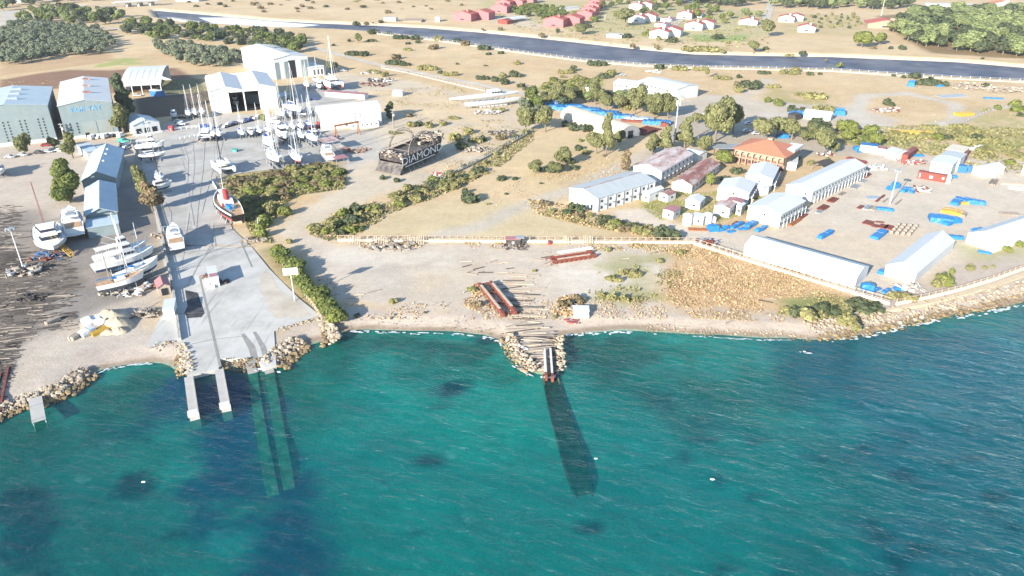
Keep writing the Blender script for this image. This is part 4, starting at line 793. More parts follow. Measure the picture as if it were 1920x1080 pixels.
def building(name, label, A, B, C, eave, rise, ridge='y', wall='white_wall', roof='white_roof', z=0., over=.3, wins=(), doors=(), cat='building', group=None, ridge_at=.5, sky=(), base=None, parts=True):
    """walls and a pitched (or flat, rise 0) roof from front-left, front-right and a back pixel; wins: (face, n, z0, w, h, from, to) fractions; doors: (face, frac, w, h, material)"""
    a, rz, W, D = frame(A, B, C, z); r = root(name, label, cat, (a.x, a.y, 0), rz, group); mb = MB()
    if ridge == 'y':
        p = ridge_at * W; prof = [(0, 0), (W, 0), (W, eave), (p, eave + rise), (0, eave)] if rise else [(0, 0), (W, 0), (W, eave), (0, eave)]
        mb.loft([[(x, 0, zz) for x, zz in prof], [(x, D, zz) for x, zz in prof]])
    else:
        p = ridge_at * D; prof = [(0, 0), (D, 0), (D, eave), (p, eave + rise), (0, eave)] if rise else [(0, 0), (D, 0), (D, eave), (0, eave)]
        mb.loft([[(0, y, zz) for y, zz in prof], [(W, y, zz) for y, zz in prof]])
    mb.build('wall', wall, r)
    rb = MB(); t = .14; e = eave + .02; o = over
    if not rise: rb.box(-o, W + o, -o, D + o, e, e + t)
    elif ridge == 'y':
        dz1 = rise / p; dz2 = rise / (W - p)
        rb.loft([[(-o, y, e - o * dz1), (p, y, e + rise), (W + o, y, e - o * dz2), (W + o, y, e - o * dz2 + t), (p, y, e + rise + t), (-o, y, e - o * dz1 + t)] for y in (-o, D + o)])
    else:
        dz1 = rise / p; dz2 = rise / (D - p)
        rb.loft([[(x, -o, e - o * dz1), (x, p, e + rise), (x, D + o, e - o * dz2), (x, D + o, e - o * dz2 + t), (x, p, e + rise + t), (x, -o, e - o * dz1 + t)] for x in (-o, W + o)])
    ro = rb.build('roof', roof, r)
    for (face, n, z0, w_, h, f0, f1) in wins:
        L = W if face in 'fb' else D
        for i in range(n):
            u = L * (f0 + (f1 - f0) * (i + .5) / n); panel(MB(), face, W, D, u, z0, w_, h).build('window', 'glass_dark', r)
    for (face, fr, w_, h, mm) in doors:
        L = W if face in 'fb' else D; panel(MB(), face, W, D, L * fr, 0.03, w_, h, .05, .1).build('door', mm, r)
    for (u, v, l, d, s) in sky:                      # roof ventilators along the ridge: (frac across, frac deep, len, depth, side)
        x = u * W; y = v * D; zz = eave + (rise * (1 - abs(x - W * ridge_at) / (W * ridge_at)) if ridge == 'y' else rise * (1 - abs(y - D * ridge_at) / (D * ridge_at)))
        MB().box(x - l / 2, x + l / 2, y - d / 2, y + d / 2, zz - .2, zz + .9).build('roof_vent', s, ro)
    return r, W, D
def child_box(r, name, m, x0, x1, y0, y1, z0, z1): return MB().box(x0, x1, y0, y1, z0, z1).build(name, m, r)

# --- left: big hangars and sheds
r, W, D = building('boat_hangar', 'tall blue-grey corrugated hangar at the left edge with columns of small windows', (-48, 281), (108, 264), 46., 16.6, 2.0, 'y', 'blue_grey_cladding', 'seam_blue_roof', sky=((.56, .25, 4.5, 1.2, 'seam_blue_roof'), (.56, .5, 4.5, 1.2, 'seam_blue_roof'), (.56, .75, 4.5, 1.2, 'seam_blue_roof')))
for i, f in enumerate((.42, .48, .62, .68, .84, .90)):
    for k in range(7): panel(MB(), 'f', W, D, W * f, 2.2 + k * 1.35, .5, .7).build('window', 'glass_dark', r)
child_box(r, 'plinth', 'white_wall', -.1, W + .1, -.25, 0, 0, 1.6)
r, W, D = building('boat_hangar', 'lettered pale blue-grey hangar with white roof and tall sliding doors', (126, 262.5), (224, 251.5), 64., 15.6, 1.9, 'y', 'blue_grey_cladding', 'white_roof', sky=((.56, .28, 3.6, 1.4, 'rust_roof'), (.56, .55, 3.6, 1.4, 'rust_roof'), (.56, .85, 3.6, 1.4, 'rust_roof')))
panel(MB(), 'f', W, D, W * .48, .05, W * .27, 7.6).build('sliding_door', 'old_white_cladding', r); panel(MB(), 'f', W, D, W * .77, .05, W * .27, 7.8).build('sliding_door', 'old_white_cladding', r)
panel(MB(), 'f', W, D, W * .40, .06, 1.6, 2.4, .2).build('door', 'dark_interior', r)
for f in (.13, .26):
    for k in range(4): panel(MB(), 'f', W, D, W * f, 2.5 + k * 1.4, .6, .8).build('window', 'glass_dark', r)
child_box(r, 'plinth', 'white_wall', -.1, W + .1, -.25, 0, 0, 1.4)
def text(s, size, m, parent, loc, rot=(R(90), 0, 0), name='lettering', ext=.04, sx=1.):
    cu = bpy.data.curves.new(name, 'FONT'); cu.body = s; cu.size = size; cu.extrude = ext; cu.align_x = 'CENTER'; cu.align_y = 'CENTER'
    t = bpy.data.objects.new(name, cu); COL.objects.link(t); dg = bpy.context.evaluated_depsgraph_get(); me = bpy.data.meshes.new_from_object(t.evaluated_get(dg)); bpy.data.objects.remove(t)
    me.materials.clear(); me.materials.append(MATS[m]); o = bpy.data.objects.new(name, me); link(o, parent); o.location = loc; o.rotation_euler = rot; o.scale = (sx, 1, 1); return o
mat('faded_blue_letter', (.06, .30, .60), .6, .2, 1, col2=(.28, .42, .52), cov=.55)
text('EGE YAT', 3.0, 'faded_blue_letter', r, (W * .5, -.12, 13.4), sx=1.1)
# open-sided white shelter behind
a, rz, W, D = frame((232, 180), (304, 176), 44.); r = root('open_shelter', 'white curved-roof shelter on posts behind the dark evergreen, open in front', 'shelter', (a.x, a.y, 0), rz)
prof = [(0, 5.6), (7, 8.2), (15, 9.8), (24, 10.6), (34, 10.6), (44, 9.2)]; MB().loft([[(x, y, z) for y, z in prof] + [(x, y, z - .2) for y, z in prof[::-1]] for x in (-.5, W + .5)]).build('roof', 'white_roof', r)
for i in range(5): child_box(r, 'post', 'white_paint', W * i / 4 - .2, W * i / 4 + .2, .1, .5, 0, 5.6)
child_box(r, 'back_wall', 'white_wall', 0, W, 43.5, 43.8, 0, 9); child_box(r, 'side_wall', 'white_wall', .1, .3, 8, 43.5, 0, 8.0)
for i in range(1, 6): MB().loft([[(W * i / 6 + dx, y, z + .06) for y, z in prof[:4]] for dx in (0, .18)], closed=False, cap=False).build('roof_joint', 'grey_metal', r)
# yard office
r, W, D = building('yard_office', 'small white gabled office with blue-grey roof and dark arcade openings', (253, 254), (302, 246), 15., 4.6, 2.0, 'y', 'white_wall', 'seam_blue_roof', cat='office')
for i in range(3): panel(MB(), 'f', W, D, W * (.18 + .3 * i), .05, 2.2, 2.8).build('arch_opening', 'dark_interior', r)
text('EGE YAT', .9, 'faded_blue_letter', r, (W * .5, -.12, 5.0))
child_box(r, 'porch', 'white_paint', 0, W, -2.6, -2.4, 0, 1.0)
r, W, D = building('garden_shed', 'tiny blue shed behind the right end of the open shelter', (303, 182), (310, 180), 8., 3.2, .5, 'y', 'blue_paint', 'seam_blue_roof', cat='shed')
# double hangar
a, rz, W, D = frame((399, 214), (523.5, 203), (496, 168)); D = 44.; r = root('boat_hangar', 'wide white double-gabled hangar with two open bays', 'hangar', (a.x, a.y, 0), rz)
e = 11.4; wl = MB(); wl.box(0, .3, 0, D, 0, e); wl.box(W - .3, W, 0, D, 0, e); wl.box(.3, W - .3, D - .3, D, 0, e + 1.2)
wl.box(.3, W * .28, 0, .35, 0, e); wl.box(W * .72, W - .3, 0, .35, 0, e); wl.box(W * .28, W * .72, 0, .35, e - 1.0, e); wl.add([(0, 0, e), (W / 2, 0, e), (W / 4, 0, e + 2.2)], [(0, 1, 2)]); wl.add([(W / 2, 0, e), (W, 0, e), (W * 3 / 4, 0, e + 2.2)], [(0, 1, 2)])
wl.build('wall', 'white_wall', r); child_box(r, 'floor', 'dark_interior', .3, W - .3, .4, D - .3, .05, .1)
for k, nm in ((0, 'roof'), (1, 'roof')):
    x0 = k * W / 2; MB().loft([[(x0 - .3 * (k == 0), y, e), (x0 + W / 4, y, e + 2.3), (x0 + W / 2 + .3 * k, y, e), (x0 + W / 2 + .3 * k, y, e + .15), (x0 + W / 4, y, e + 2.45), (x0 - .3 * (k == 0), y, e + .15)] for y in (-.3, D + .3)]).build(nm, 'white_roof', r)
child_box(r, 'sliding_door', 'white_paint', .2, W * .14, -.2, -.05, .05, e - .3); child_box(r, 'sliding_door', 'white_paint', W * .14, W * .28, -.35, -.22, .05, e - .3)
child_box(r, 'sliding_door', 'white_paint', W * .72, W * .86, -.35, -.22, .05, e - .3); child_box(r, 'sliding_door', 'white_paint', W * .86, W - .2, -.2, -.05, .05, e - .3)
MB().box(W * .49, W * .51, .1, .6, 0, e - 1).build('post', 'white_paint', r)
HANG = (a, rz, W, D)
# tall back hangar with annex
r, W, D = building('boat_hangar', 'tallest white hangar at the back with striped folding doors and dark gap', (518, 150), (581, 142), 58., 12.8, 1.8, 'y', 'white_wall', 'white_roof')
for i, (f, w_) in enumerate(((.08, .12), (.22, .12), (.35, .1), (.70, .16), (.88, .16))): panel(MB(), 'f', W, D, W * f, .05, W * w_, 10.6).build('folding_door', 'blue_grey_cladding' if i % 2 == 0 else 'white_paint', r)
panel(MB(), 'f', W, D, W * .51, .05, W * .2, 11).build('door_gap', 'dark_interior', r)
for v in (.28, .62): MB().loft([[(W * .62, D * v, 14.95), (W * .85, D * v, 14.15), (W * .85, D * (v + .22), 14.15), (W * .62, D * (v + .22), 14.95)], [(W * .62, D * v, 15.05), (W * .85, D * v, 14.25), (W * .85, D * (v + .22), 14.25), (W * .62, D * (v + .22), 15.05)]]).build('roof_light', 'pale_grey_roof', r)
r, W, D = building('annex_building', 'low white annex with three tall dark windows beside the tallest hangar', (583, 144), (609, 141), 20., 5.6, 0, 'y', 'white_wall', 'pale_grey_roof', wins=(('f', 3, 1.0, 1.0, 3.2, .15, .95),))
child_box(r, 'parapet', 'white_wall', -.05, W + .05, -.25, 0, 5.6, 6.6)
r, W, D = building('lean_to_store', 'blue-grey lean-to store with dark doorway right of the double hangar', (527, 200), (548, 193), 26., 5.2, 0, 'y', 'blue_grey_cladding', 'seam_blue_roof', doors=(('f', .6, 3.2, 3.4, 'dark_interior'),))
# long white hall with chamfered roof
a, rz, W, D = frame((603, 245), (716, 233), 15.); r = root('boat_hall', 'long white hall with rounded roof shoulders beside the hauled-out sailing boats', 'hall', (a.x, a.y, 0), rz)
prof = [(0, 0), (D, 0), (D, 6.6), (D - 2.6, 9.2), (D / 2, 10.3), (2.6, 9.2), (0, 6.6)]; MB().loft([[(x, y, z) for y, z in prof] for x in (.4, W)]).build('wall', 'white_wall', r)
pr = [(-.2, 6.7), (2.5, 9.3), (D / 2, 10.4), (D - 2.5, 9.3), (D + .2, 6.7)]; MB().loft([[(x, y, z) for y, z in pr] + [(x, y, z + .12) for y, z in pr[::-1]] for x in (-.6, W + .3)]).build('roof', 'white_roof', r)
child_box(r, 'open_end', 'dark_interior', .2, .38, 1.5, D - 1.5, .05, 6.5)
for k in range(4): child_box(r, 'frame_post', 'white_paint', .0, .2, 1.5 + k * 4, 1.8 + k * 4, 0, 7)
child_box(r, 'lean_to', 'white_wall', W * .45, W * .92, -4, -.05, 0, 2.6)
for k in range(6): child_box(r, 'window', 'glass_dark', W * .48 + k * 2.3, W * .48 + k * 2.3 + .7, -4.08, -3.98, 1.4, 2.0)
r, W, D = building('boundary_block', 'long low white block with pinkish flat roof closing the boat park', (684, 187), (691, 184), 26., 2.8, 0, 'y', 'white_wall', 'pink_roof', cat='storage block')
# blue-roofed sheds of the left yard
mat('shed_roof', (.34, .41, .45), .5, .08, .25, col2=(.29, .37, .43), cov=.55)
r, W, D = building('workshop_shed', 'upper blue-roofed gabled shed beside the big green conifer', (160, 364), (222, 357), (217, 304), 5.2, 3.0, 'y', 'blue_grey_cladding', 'shed_roof', over=.5, cat='shed')
for v in (.35, .6, .78): child_box(r, 'roof_vent', 'white_paint', W * .55, W * .62, D * v, D * v + 1.2, 7.0, 8.2)
r, W, D = building('workshop_shed', 'lower blue-roofed gabled shed right of the big motor yachts', (166, 428), (224.5, 419), (217, 366), 4.4, 2.0, 'y', 'blue_grey_cladding', 'shed_roof', over=.5, cat='shed')
r, W, D = building('lean_to_shed', 'flat pale roof extension at the near end of the lower blue shed', (168, 448), (227, 438), 8.6, 3.6, 0, 'y', 'blue_grey_cladding', 'shed_roof', over=.2, cat='shed')
r, W, D = building('workshop_shed', 'small pale-roofed shed joined to the far end of the upper blue shed', (166, 300), (188, 296), 15., 3.4, 0, 'y', 'white_wall', 'shed_roof', cat='shed')
r, W, D = building('workshop_shed', 'low flat blue-grey shed at the top right of the upper blue shed', (192, 300), (215, 296), 14., 3.2, 0, 'y', 'blue_grey_cladding', 'seam_blue_roof', cat='shed')
# huts along the slipway
r, W, D = building('guard_hut', 'pink-roofed hut on the slipway boundary wall', (299, 556), (322, 551), 5.2, 2.6, .9, 'y', 'timber_pale', 'pink_roof', over=.25, cat='hut', doors=(('f', .5, 1.6, 2.1, 'dark_interior'),))
r, W, D = building('winch_hut', 'white flat-roofed hut below the pink-roofed hut by the slipway', (309, 600), (330, 597), 6.0, 2.8, 0, 'y', 'white_wall', 'white_roof', over=.1, cat='hut')
r, W, D = building('winch_hut', 'white hut with pink middle roof standing in the middle of the slipway', (397, 541), (413, 538), 8.6, 2.9, 0, 'y', 'white_wall', 'white_roof', over=.15, cat='hut')
child_box(r, 'roof_panel', 'pink_roof', .1, W - .1, D * .12, D * .36, 3.1, 3.16)
MB().box(0, .9, -.5, 3, 0, 1.2).box(-1.2, -.2, 2, 3.2, 0, 1.0).build('bench_box', 'white_paint', r)
def canopy(name, label, px, hgt, mroof, A, B, C, post='grey_metal', rise=0, cat='canopy'):
    a, rz, W, D = frame(A, B, C); r = root(name, label, cat, (a.x, a.y, 0), rz)
    rb = MB()
    if rise: rb.loft([[(-.2, y, hgt), (W / 2, y, hgt + rise), (W + .2, y, hgt), (W + .2, y, hgt + .12), (W / 2, y, hgt + rise + .12), (-.2, y, hgt + .12)] for y in (-.2, D + .2)])
    else: rb.box(-.2, W + .2, -.2, D + .2, hgt, hgt + .12)
    rb.build('roof', mroof, r)
    for x in (0, W): 
        for y in (0, D): MB().tube((x, y, 0), (x, y, hgt), .1).build('post', post, r)
    return r
canopy('canopy', 'pinkish-red flat canopy on posts at the edge of the scrub patch', None, 3, 'pink_roof', (632, 312), (654, 308), 5.)
canopy('canopy', 'rusty white canopy above the motor yacht at the end of the boat park', None, 4.6, 'rust_roof_pale', (612, 288), (640, 283), 9.)
canopy('canopy', 'brown-roofed open kiosk above the long white two-part hall', None, 2.7, 'timber_dark', (1521, 319), (1540, 324), 9., rise=.8, cat='kiosk')
a, rz, W, D = frame((1330, 283), (1338, 292), 26.); 
r = root('long_canopy', 'long dark open car canopy under the very large eucalyptus', 'canopy', (a.x, a.y, 0), rz); child_box(r, 'roof', 'grey_metal', 0, W, 0, D, 3, 3.2)
for k in range(7): child_box(r, 'post', 'timber_dark', W - .3, W, D * k / 6.2, D * k / 6.2 + .3, 0, 3)

# --- camp, right of centre
def acs(r, W, D, n, face='r', z=2.2):
    for i in range(n): panel(MB(), face, W, D, D * (i + .75) / n if face == 'r' else W * (i + .75) / n, z, 1.0, .5, .3, .5).build('air_conditioner', 'grey_metal', r)
r, W, D = building('barrack_block', 'grey-roofed two-storey white barrack nearest the camp entrance yard', (1067, 377), (1119, 398), (1206, 357), 5.1, 1.6, 'y', 'white_wall', 'pale_grey_roof', cat='barracks', group='white camp barracks', wins=(('r', 7, 3.3, .9, .9, 0, 1), ('r', 7, .9, .9, 1.0, 0, 1)), doors=(('f', .82, 1.0, 2.1, 'glass_dark'),))
acs(r, W, D, 7); child_box(r, 'ridge_cap', 'rust_roof', W * .5 - .15, W * .5 + .15, 0, D, 6.85, 6.95)
for i in range(8): child_box(r, 'downpipe', 'white_paint', W + .05, W + .35, D * i / 7.2, D * i / 7.2 + .3, 0, 4.9)
r, W, D = building('barrack_block', 'large two-storey white barrack with patchy rust-red roof', (1186, 336), (1238.5, 347), (1303, 313), 5.4, 2.0, 'y', 'white_wall', 'rust_roof_pale', cat='barracks', group='white camp barracks', wins=(('r', 8, 3.6, .9, 1.0, 0, 1), ('r', 8, .9, .9, 1.0, 0, 1)))
acs(r, W, D, 8)
r, W, D = building('barrack_block', 'low single-storey barrack with streaked rust-red corrugated roof', (1259, 356), (1296, 363), (1368, 325), 3.2, 1.7, 'y', 'white_wall', 'rust_roof', cat='barracks', group='white camp barracks', wins=(('r', 8, 1.2, 1.1, 1.0, 0, 1),))
r, W, D = building('link_block', 'flat-roofed link between the grey-roofed barrack and the rust-roofed one', (1207, 359), (1228, 353), 9., 3.6, 0, 'y', 'white_wall', 'seam_blue_roof', wins=(('r', 2, 1.3, .8, .8, 0, 1),), cat='link building')
small = [
 ('small white flat-roofed hut at the edge of the lawn by the grey-roofed barrack', (1203, 376), (1216, 380), 9., 3.2, .8, 'white_roof'),
 ('small grey hut with rusty roof panel attached to the first lawn hut', (1235, 375), (1251, 380), 5.0, 2.8, .4, 'rust_roof'),
 ('small white hut with dark red roof nearest the water tanks', (1242, 408), (1261, 413), 5.2, 3.0, .3, 'pink_roof'),
 ('white gabled hut in the middle of the lawn', (1284, 390), (1311, 395), 6.0, 3.0, 1.0, 'white_roof'),
 ('white hut with rust-streaked roof right of the lawn', (1337, 403), (1366, 409), 6.4, 3.4, .7, 'rust_roof_pale'),
 ('narrow white store touching the hut with the rust-streaked roof', (1379, 402), (1388, 404), 4.0, 3.2, .2, 'white_roof'),
 ('dark red roofed store behind the hut with the rust-streaked roof', (1360, 393), (1388, 398), 4., 3.4, .4, 'pink_roof'),
 ('white pump house between the two large water tanks', (1296, 420), (1317, 424), 3.6, 3.0, 0, 'white_roof')]
for lb, A, B, C, e, ri, rf in small: building('camp_hut', lb, A, B, C, e, ri, 'y', 'white_wall', rf, cat='hut', group='small huts on the camp lawn', wins=(('f', 1, 1.2, .8, .7, .3, .9), ('r', 1, 1.2, .8, .7, .2, .8)), over=.15)
def tank(label, px, py, rad, h, m='white_paint'):
    x, y = G(px, py); r = root('water_tank', label, 'water tank', (x, y, 0), 0, 'water tanks by the pump house'); MB().tube((0, 0, 0), (0, 0, h), rad, rad, 20).build('tank_body', m, r, smooth=False); MB().tube((0, 0, h), (0, 0, h + .45), rad * .98, rad * .3, 20).build('lid', m, r)
tank('larger cylindrical water tank left of the pump house', 1288, 421, 1.6, 3.6); tank('cylindrical water tank right of the pump house', 1326, 418, 1.5, 3.4); tank('short squat water tank right of the other tanks', 1338, 417, .8, 1.8)
# orange arcaded building
a, rz, W, D = frame((1374, 306), (1466, 324), 19.); r = root('arcaded_building', 'two-storey pinkish building with arched gallery and orange hipped tile roof', 'building', (a.x, a.y, 0), rz)
wl = MB(); wl.box(0, W, 1.6, D - 1.6, 0, 6.4); wl.build('wall', 'cream_render', r); child_box(r, 'brick_band', 'brick_red', .3, W - .3, 1.45, 1.58, .4, 2.2)
child_box(r, 'gallery_floor', 'cream_render', 0, W, 0, 1.6, 3.0, 3.3)
def arcade(L, n, x0, dirx, y0, diry):
    mb = MB(); bw = L / n
    for i in range(n):
        c = (i + .5) * bw; rr = bw * .36
        pts = [(c - bw / 2, 3.3), (c - rr, 3.3), (c - rr, 4.9)] + [(c - rr * math.cos(t), 4.9 + rr * .75 * math.sin(t)) for t in np.linspace(.3, math.pi - .3, 7)] + [(c + rr, 4.9), (c + rr, 3.3), (c + bw / 2, 3.3), (c + bw / 2, 6.5), (c - bw / 2, 6.5)]
        f = [(x0 + dirx * u, y0 + diry * u, z) for u, z in pts]; off = Vector((-diry, dirx, 0)) * .3; mb.loft([f, [(p[0] + off.x, p[1] + off.y, p[2]) for p in f]])
    return mb
arcade(W, 8, 0, 1, 0, 0).build('arcade', 'cream_render', r); arcade(D, 4, W, 0, 0, 1).build('arcade', 'cream_render', r)
for i in range(8):
    child_box(r, 'pillar', 'cream_render', W * i / 8 - .2, W * i / 8 + .2, -.05, .35, 0, 3.3); child_box(r, 'window', 'glass_dark', W * (i + .5) / 8 - .5, W * (i + .5) / 8 + .5, 1.4, 1.5, 1.1, 2.1)
    child_box(r, 'railing', 'brick_red', W * i / 8 + .6, W * (i + 1) / 8 - .6, .1, .25, 3.3, 4.1)
hp = MB(); hh = 3.4; hp.add([(-1, -1, 6.5), (W + 1, -1, 6.5), (W + 1, D + 1, 6.5), (-1, D + 1, 6.5), (D / 2, D / 2, 6.5 + hh), (W - D / 2, D / 2, 6.5 + hh)], [(0, 1, 5, 4), (1, 2, 5), (2, 3, 4, 5), (3, 0, 4), (3, 2, 1, 0)]); hr = hp.build('roof', 'tile_orange', r)
MB().box(W * .45, W * .55, D * .55, D * .68, 8.6, 10.3).build('chimney', 'cream_render', hr); child_box(r, 'roof_terrace', 'white_wall', W * .8, W + .9, D * .45, D + .5, 6.6, 7.6)
for a_ in [
 ('white barrack behind the one with a dark round vent', (1395, 352), (1445, 359), 16.5, 4.8, 1.5, 5),
 ('white barrack left of centre with a small dark round vent in its gable', (1343, 375), (1401.5, 384), (1427, 367), 4.5, 1.5, 4),
 ('front white barrack facing the blue tarpaulin stacks', (1399.5, 411), (1460, 428), (1498, 400), 4.9, 1.5, 6),
]:
    r, W, D = building('barrack_block', a_[0], a_[1], a_[2], a_[3], a_[4], a_[5], 'y', 'white_wall', 'white_roof', cat='barracks', group='white camp barracks', wins=(('r', a_[6] + 4, 3.1, .8, .9, 0, 1), ('r', a_[6] + 4, .8, .8, 1.0, 0, 1)))
    panel(MB(), 'f', W, D, W * .52, 3.0, .7, .7).build('vent', 'glass_dark', r); child_box(r, 'gallery', 'grey_metal', W + .1, W + 1.2, .5, D - .5, 2.4, 2.52)
    for i in range(a_[6] + 1): child_box(r, 'gallery_post', 'white_paint', W + 1.0, W + 1.15, .5 + (D - 1.2) * i / a_[6], .65 + (D - 1.2) * i / a_[6], 0, 3.4)
building('link_block', 'small flat link block behind the barrack with the round vent', (1428, 368), (1440, 365), 6., 3.4, 0, 'y', 'white_wall', 'white_roof', cat='link building')
r, W, D = building('barrack_block', 'longest white hall running along the edge of the storage yard', (1471, 368), (1519.5, 381), (1604.5, 327), 4.4, 1.7, 'y', 'white_wall', 'white_roof', cat='barracks', group='white camp barracks', wins=(('r', 18, 2.9, .8, .7, 0, 1), ('f', 1, 2.6, .6, .7, .6, .9)))
child_box(r, 'gallery', 'grey_metal', W + .1, W + 1.3, 0, D, 2.3, 2.42)
for i in range(17): child_box(r, 'gallery_post', 'white_paint', W + 1.1, W + 1.3, D * i / 16.4, D * i / 16.4 + .25, 0, 2.9)
building('link_block', 'low gabled link between the front barrack and the longest hall', (1462, 398), (1503, 396), (1518, 383), 3.6, 1.2, 'x', 'white_wall', 'white_roof', cat='link building')
building('link_block', 'small white flat-roofed block at the right corner of the arcaded building', (1473, 318), (1492, 320), (1499, 308), 3.0, 0, 'y', 'white_wall', 'white_roof', cat='annex')
building('link_block', 'pair of tiny white roofs left of the young tree by the dark canopy', (1282, 296), (1310, 303), 6., 3.0, .5, 'x', 'white_wall', 'white_roof', cat='annex')
# low storage tents
mat('tent_white', (.5, .52, .52), .6, .04, .2); mat('tent_roof', (.40, .44, .45), .5, .04, .2); mat('tent_cream', (.42, .37, .29), .7, .05, .2)
for lb, A, B, C, e, ri, rd in [
 ('long white storage hall lying parallel to the cream fence', (1393.6, 479), (1602, 541), (1625, 520), 3.5, 1.5, 'x'),
 ('white storage hall with its gable toward the sea wall corner', (1657, 515), (1713, 532), (1838, 483), 3.1, 2.2, 'y'),
 ('white storage hall cut off by the right edge of the picture', (1810, 455), (1863.5, 474), (1990, 420), 3.3, 2.2, 'y')]:
    r, W, D = building('storage_tent', lb, A, B, C, e, ri, rd, 'tent_white', 'tent_roof' if rd == 'x' else 'white_roof', over=.12, cat='storage hall', group='white storage halls round the yard')
# cream arched tent in the middle
A = (1052, 232); a, rz, W, D = frame((1173, 262), (1188, 266), (1100 , 222)); p0 = V(1181, 259); p1 = V(1068, 221); d = (p1 - p0); L = d.length
r = root('arched_tent', 'long cream arched storage tent beside the row of blue tarpaulins', 'storage tent', p0, math.atan2(d.y, d.x)); hw = 6.5
arc = [(hw * math.cos(t), 6.2 * math.sin(t) ** .8) for t in np.linspace(0, math.pi, 11)]
MB().loft([[(x, y, z) for y, z in arc] for x in (0, L)]).build('cover', 'tent_cream', r, smooth=False)
MB().loft([[(x, y * .97, z * .97 - .02) for y, z in arc] for x in (-.12, -.02)]).build('end_wall', 'grey_metal', r); child_box(r, 'door', 'dark_interior', -.2, -.13, -1.6, 1.6, .05, 3.6)
# far white barracks with windows
r, W, D = building('far_barracks', 'long white two-storey barracks on the plain behind the tree row', (1196, 172), (1268, 189), (1284, 176), 6.4, 1.2, 'x', 'white_wall', 'white_roof', cat='barracks', wins=(('f', 10, 4.2, 1.0, .9, 0, 1), ('f', 10, 1.4, 1.0, .9, 0, 1)))
MB().loft([[(W + .1, .5, 3.3), (W + .1, 6, .2), (W + .1, 6, .5), (W + .1, .5, 3.6)], [(W + 1.4, .5, 3.3), (W + 1.4, 6, .2), (W + 1.4, 6, .5), (W + 1.4, .5, 3.6)]]).build('outer_stair', 'white_paint', r)
r, W, D = building('far_barracks', 'shorter white wing left of the long far barracks', (1150, 172), (1196, 178), 12., 5.6, 1.0, 'x', 'white_wall', 'white_roof', cat='barracks', wins=(('f', 4, 3.6, .9, .9, 0, .6),))
building('far_hut', 'small white two-storey hut half hidden by trees left of the far barracks', (1092, 182), (1108, 185), 9., 5.4, .5, 'y', 'white_wall', 'white_roof', cat='hut', wins=(('f', 2, 3.4, .8, .9, 0, 1), ('f', 2, 1.0, .8, .9, 0, 1)))
building('site_cabin', 'low white cabin behind the blue bundle at the top of the storage yard trees', (1506, 222), (1556, 228), 7., 3.0, 1.2, 'x', 'white_wall', 'tent_roof', cat='cabin')
building('container_store', 'dark brown container left of the low white cabin', (1476, 224), (1490, 227), 6., 2.8, 0, 'y', 'timber_dark', 'timber_dark', cat='container')
# containers and stacked cabins at the top of the yard
def container(label, A, B, C, h, m, rf=None, cat='container'):
    r, W, D = building('shipping_container' if cat == 'container' else 'site_cabin', label, A, B, C, h, 0, 'y', m, rf or m, over=.02, cat=cat, group='containers and cabins at the top of the yard')
    return r, W, D
r, W, D = container('white site cabin with bright blue roof', (1611, 284), (1643, 288), 5., 3.0, 'white_wall', 'blue_paint', 'cabin')
container('white container with dark red roof between two cabins', (1643, 289), (1658, 291), 5., 2.6, 'white_wall', 'pink_roof')
r, W, D = building('site_cabin', 'white cabin with grey pitched roof left of the red container', (1658, 294), (1678, 300), 8., 2.8, 1.0, 'x', 'white_wall', 'pale_grey_roof', cat='cabin', group='containers and cabins at the top of the yard')
container('red container standing end-on in the row of cabins', (1689, 301), (1700, 303), (1716, 288), 2.7, 'container_red')
r, W, D = container('long red container lying broadside in front of the white stacked cabins', (1719, 334), (1772, 343), 2.6, 2.7, 'container_red')
for k in range(22): child_box(r, 'rib', 'container_red', W * (k + .5) / 22 - .1, W * (k + .5) / 22 + .1, -.1, 0, .1, 2.6)
child_box(r, 'logo_panel', 'white_paint', W * .42, W * .54, -.16, -.11, .9, 1.9); child_box(r, 'logo_panel', 'white_paint', W * .06, W * .10, -.16, -.11, .5, 2.2); child_box(r, 'logo_panel', 'white_paint', W * .86, W * .93, -.16, -.11, 1.2, 2.0)
container('white box container at the right end of the long red one', (1773, 343), (1781, 344), 3., 2.7, 'white_wall')
r, W, D = building('site_cabin', 'tall white stacked cabin directly behind the long red container', (1740, 328), (1779, 335), 11., 5.4, .4, 'y', 'white_wall', 'white_roof', cat='cabin', group='containers and cabins at the top of the yard', wins=(('r', 3, 1.4, 1, 1, 0, 1), ('r', 3, 4.0, 1, .9, 0, 1)))
building('site_cabin', 'second white stacked cabin behind the first, with a narrow side', (1757, 315), (1794, 322), 9., 5.4, .4, 'y', 'white_wall', 'pale_grey_roof', cat='cabin', group='containers and cabins at the top of the yard')
r, W, D = building('site_cabin', 'flat cream-roofed cabin with pink front wall behind the stacked cabins', (1768, 302), (1800, 308), 10., 5.2, 0, 'y', 'pink_render', 'cream_roof', cat='cabin', group='containers and cabins at the top of the yard', wins=(('f', 4, 3.4, 1.4, .9, 0, 1),))
container('bright blue container right of the stacked cabins', (1794, 323), (1811, 325), 2.6, 2.7, 'blue_paint'); container('small dark blue container next to the bright blue one', (1813, 323), (1820, 324), 2.6, 2.4, 'blue_paint')
building('site_cabin', 'white gabled workshop right of the blue containers', (1821, 326), (1848, 334), 11., 3.0, 1.2, 'y', 'white_wall', 'white_roof', cat='cabin', group='containers and cabins at the top of the yard')
building('site_cabin', 'white cabin cut by the right edge above the storage halls', (1914, 326), (1935, 330), 8., 3.6, .6, 'y', 'white_wall', 'white_roof', cat='cabin', group='containers and cabins at the top of the yard')
container('white container stack with red top frame behind the longest hall', (1586, 299), (1618, 309), 2.4, .9, 'container_red')

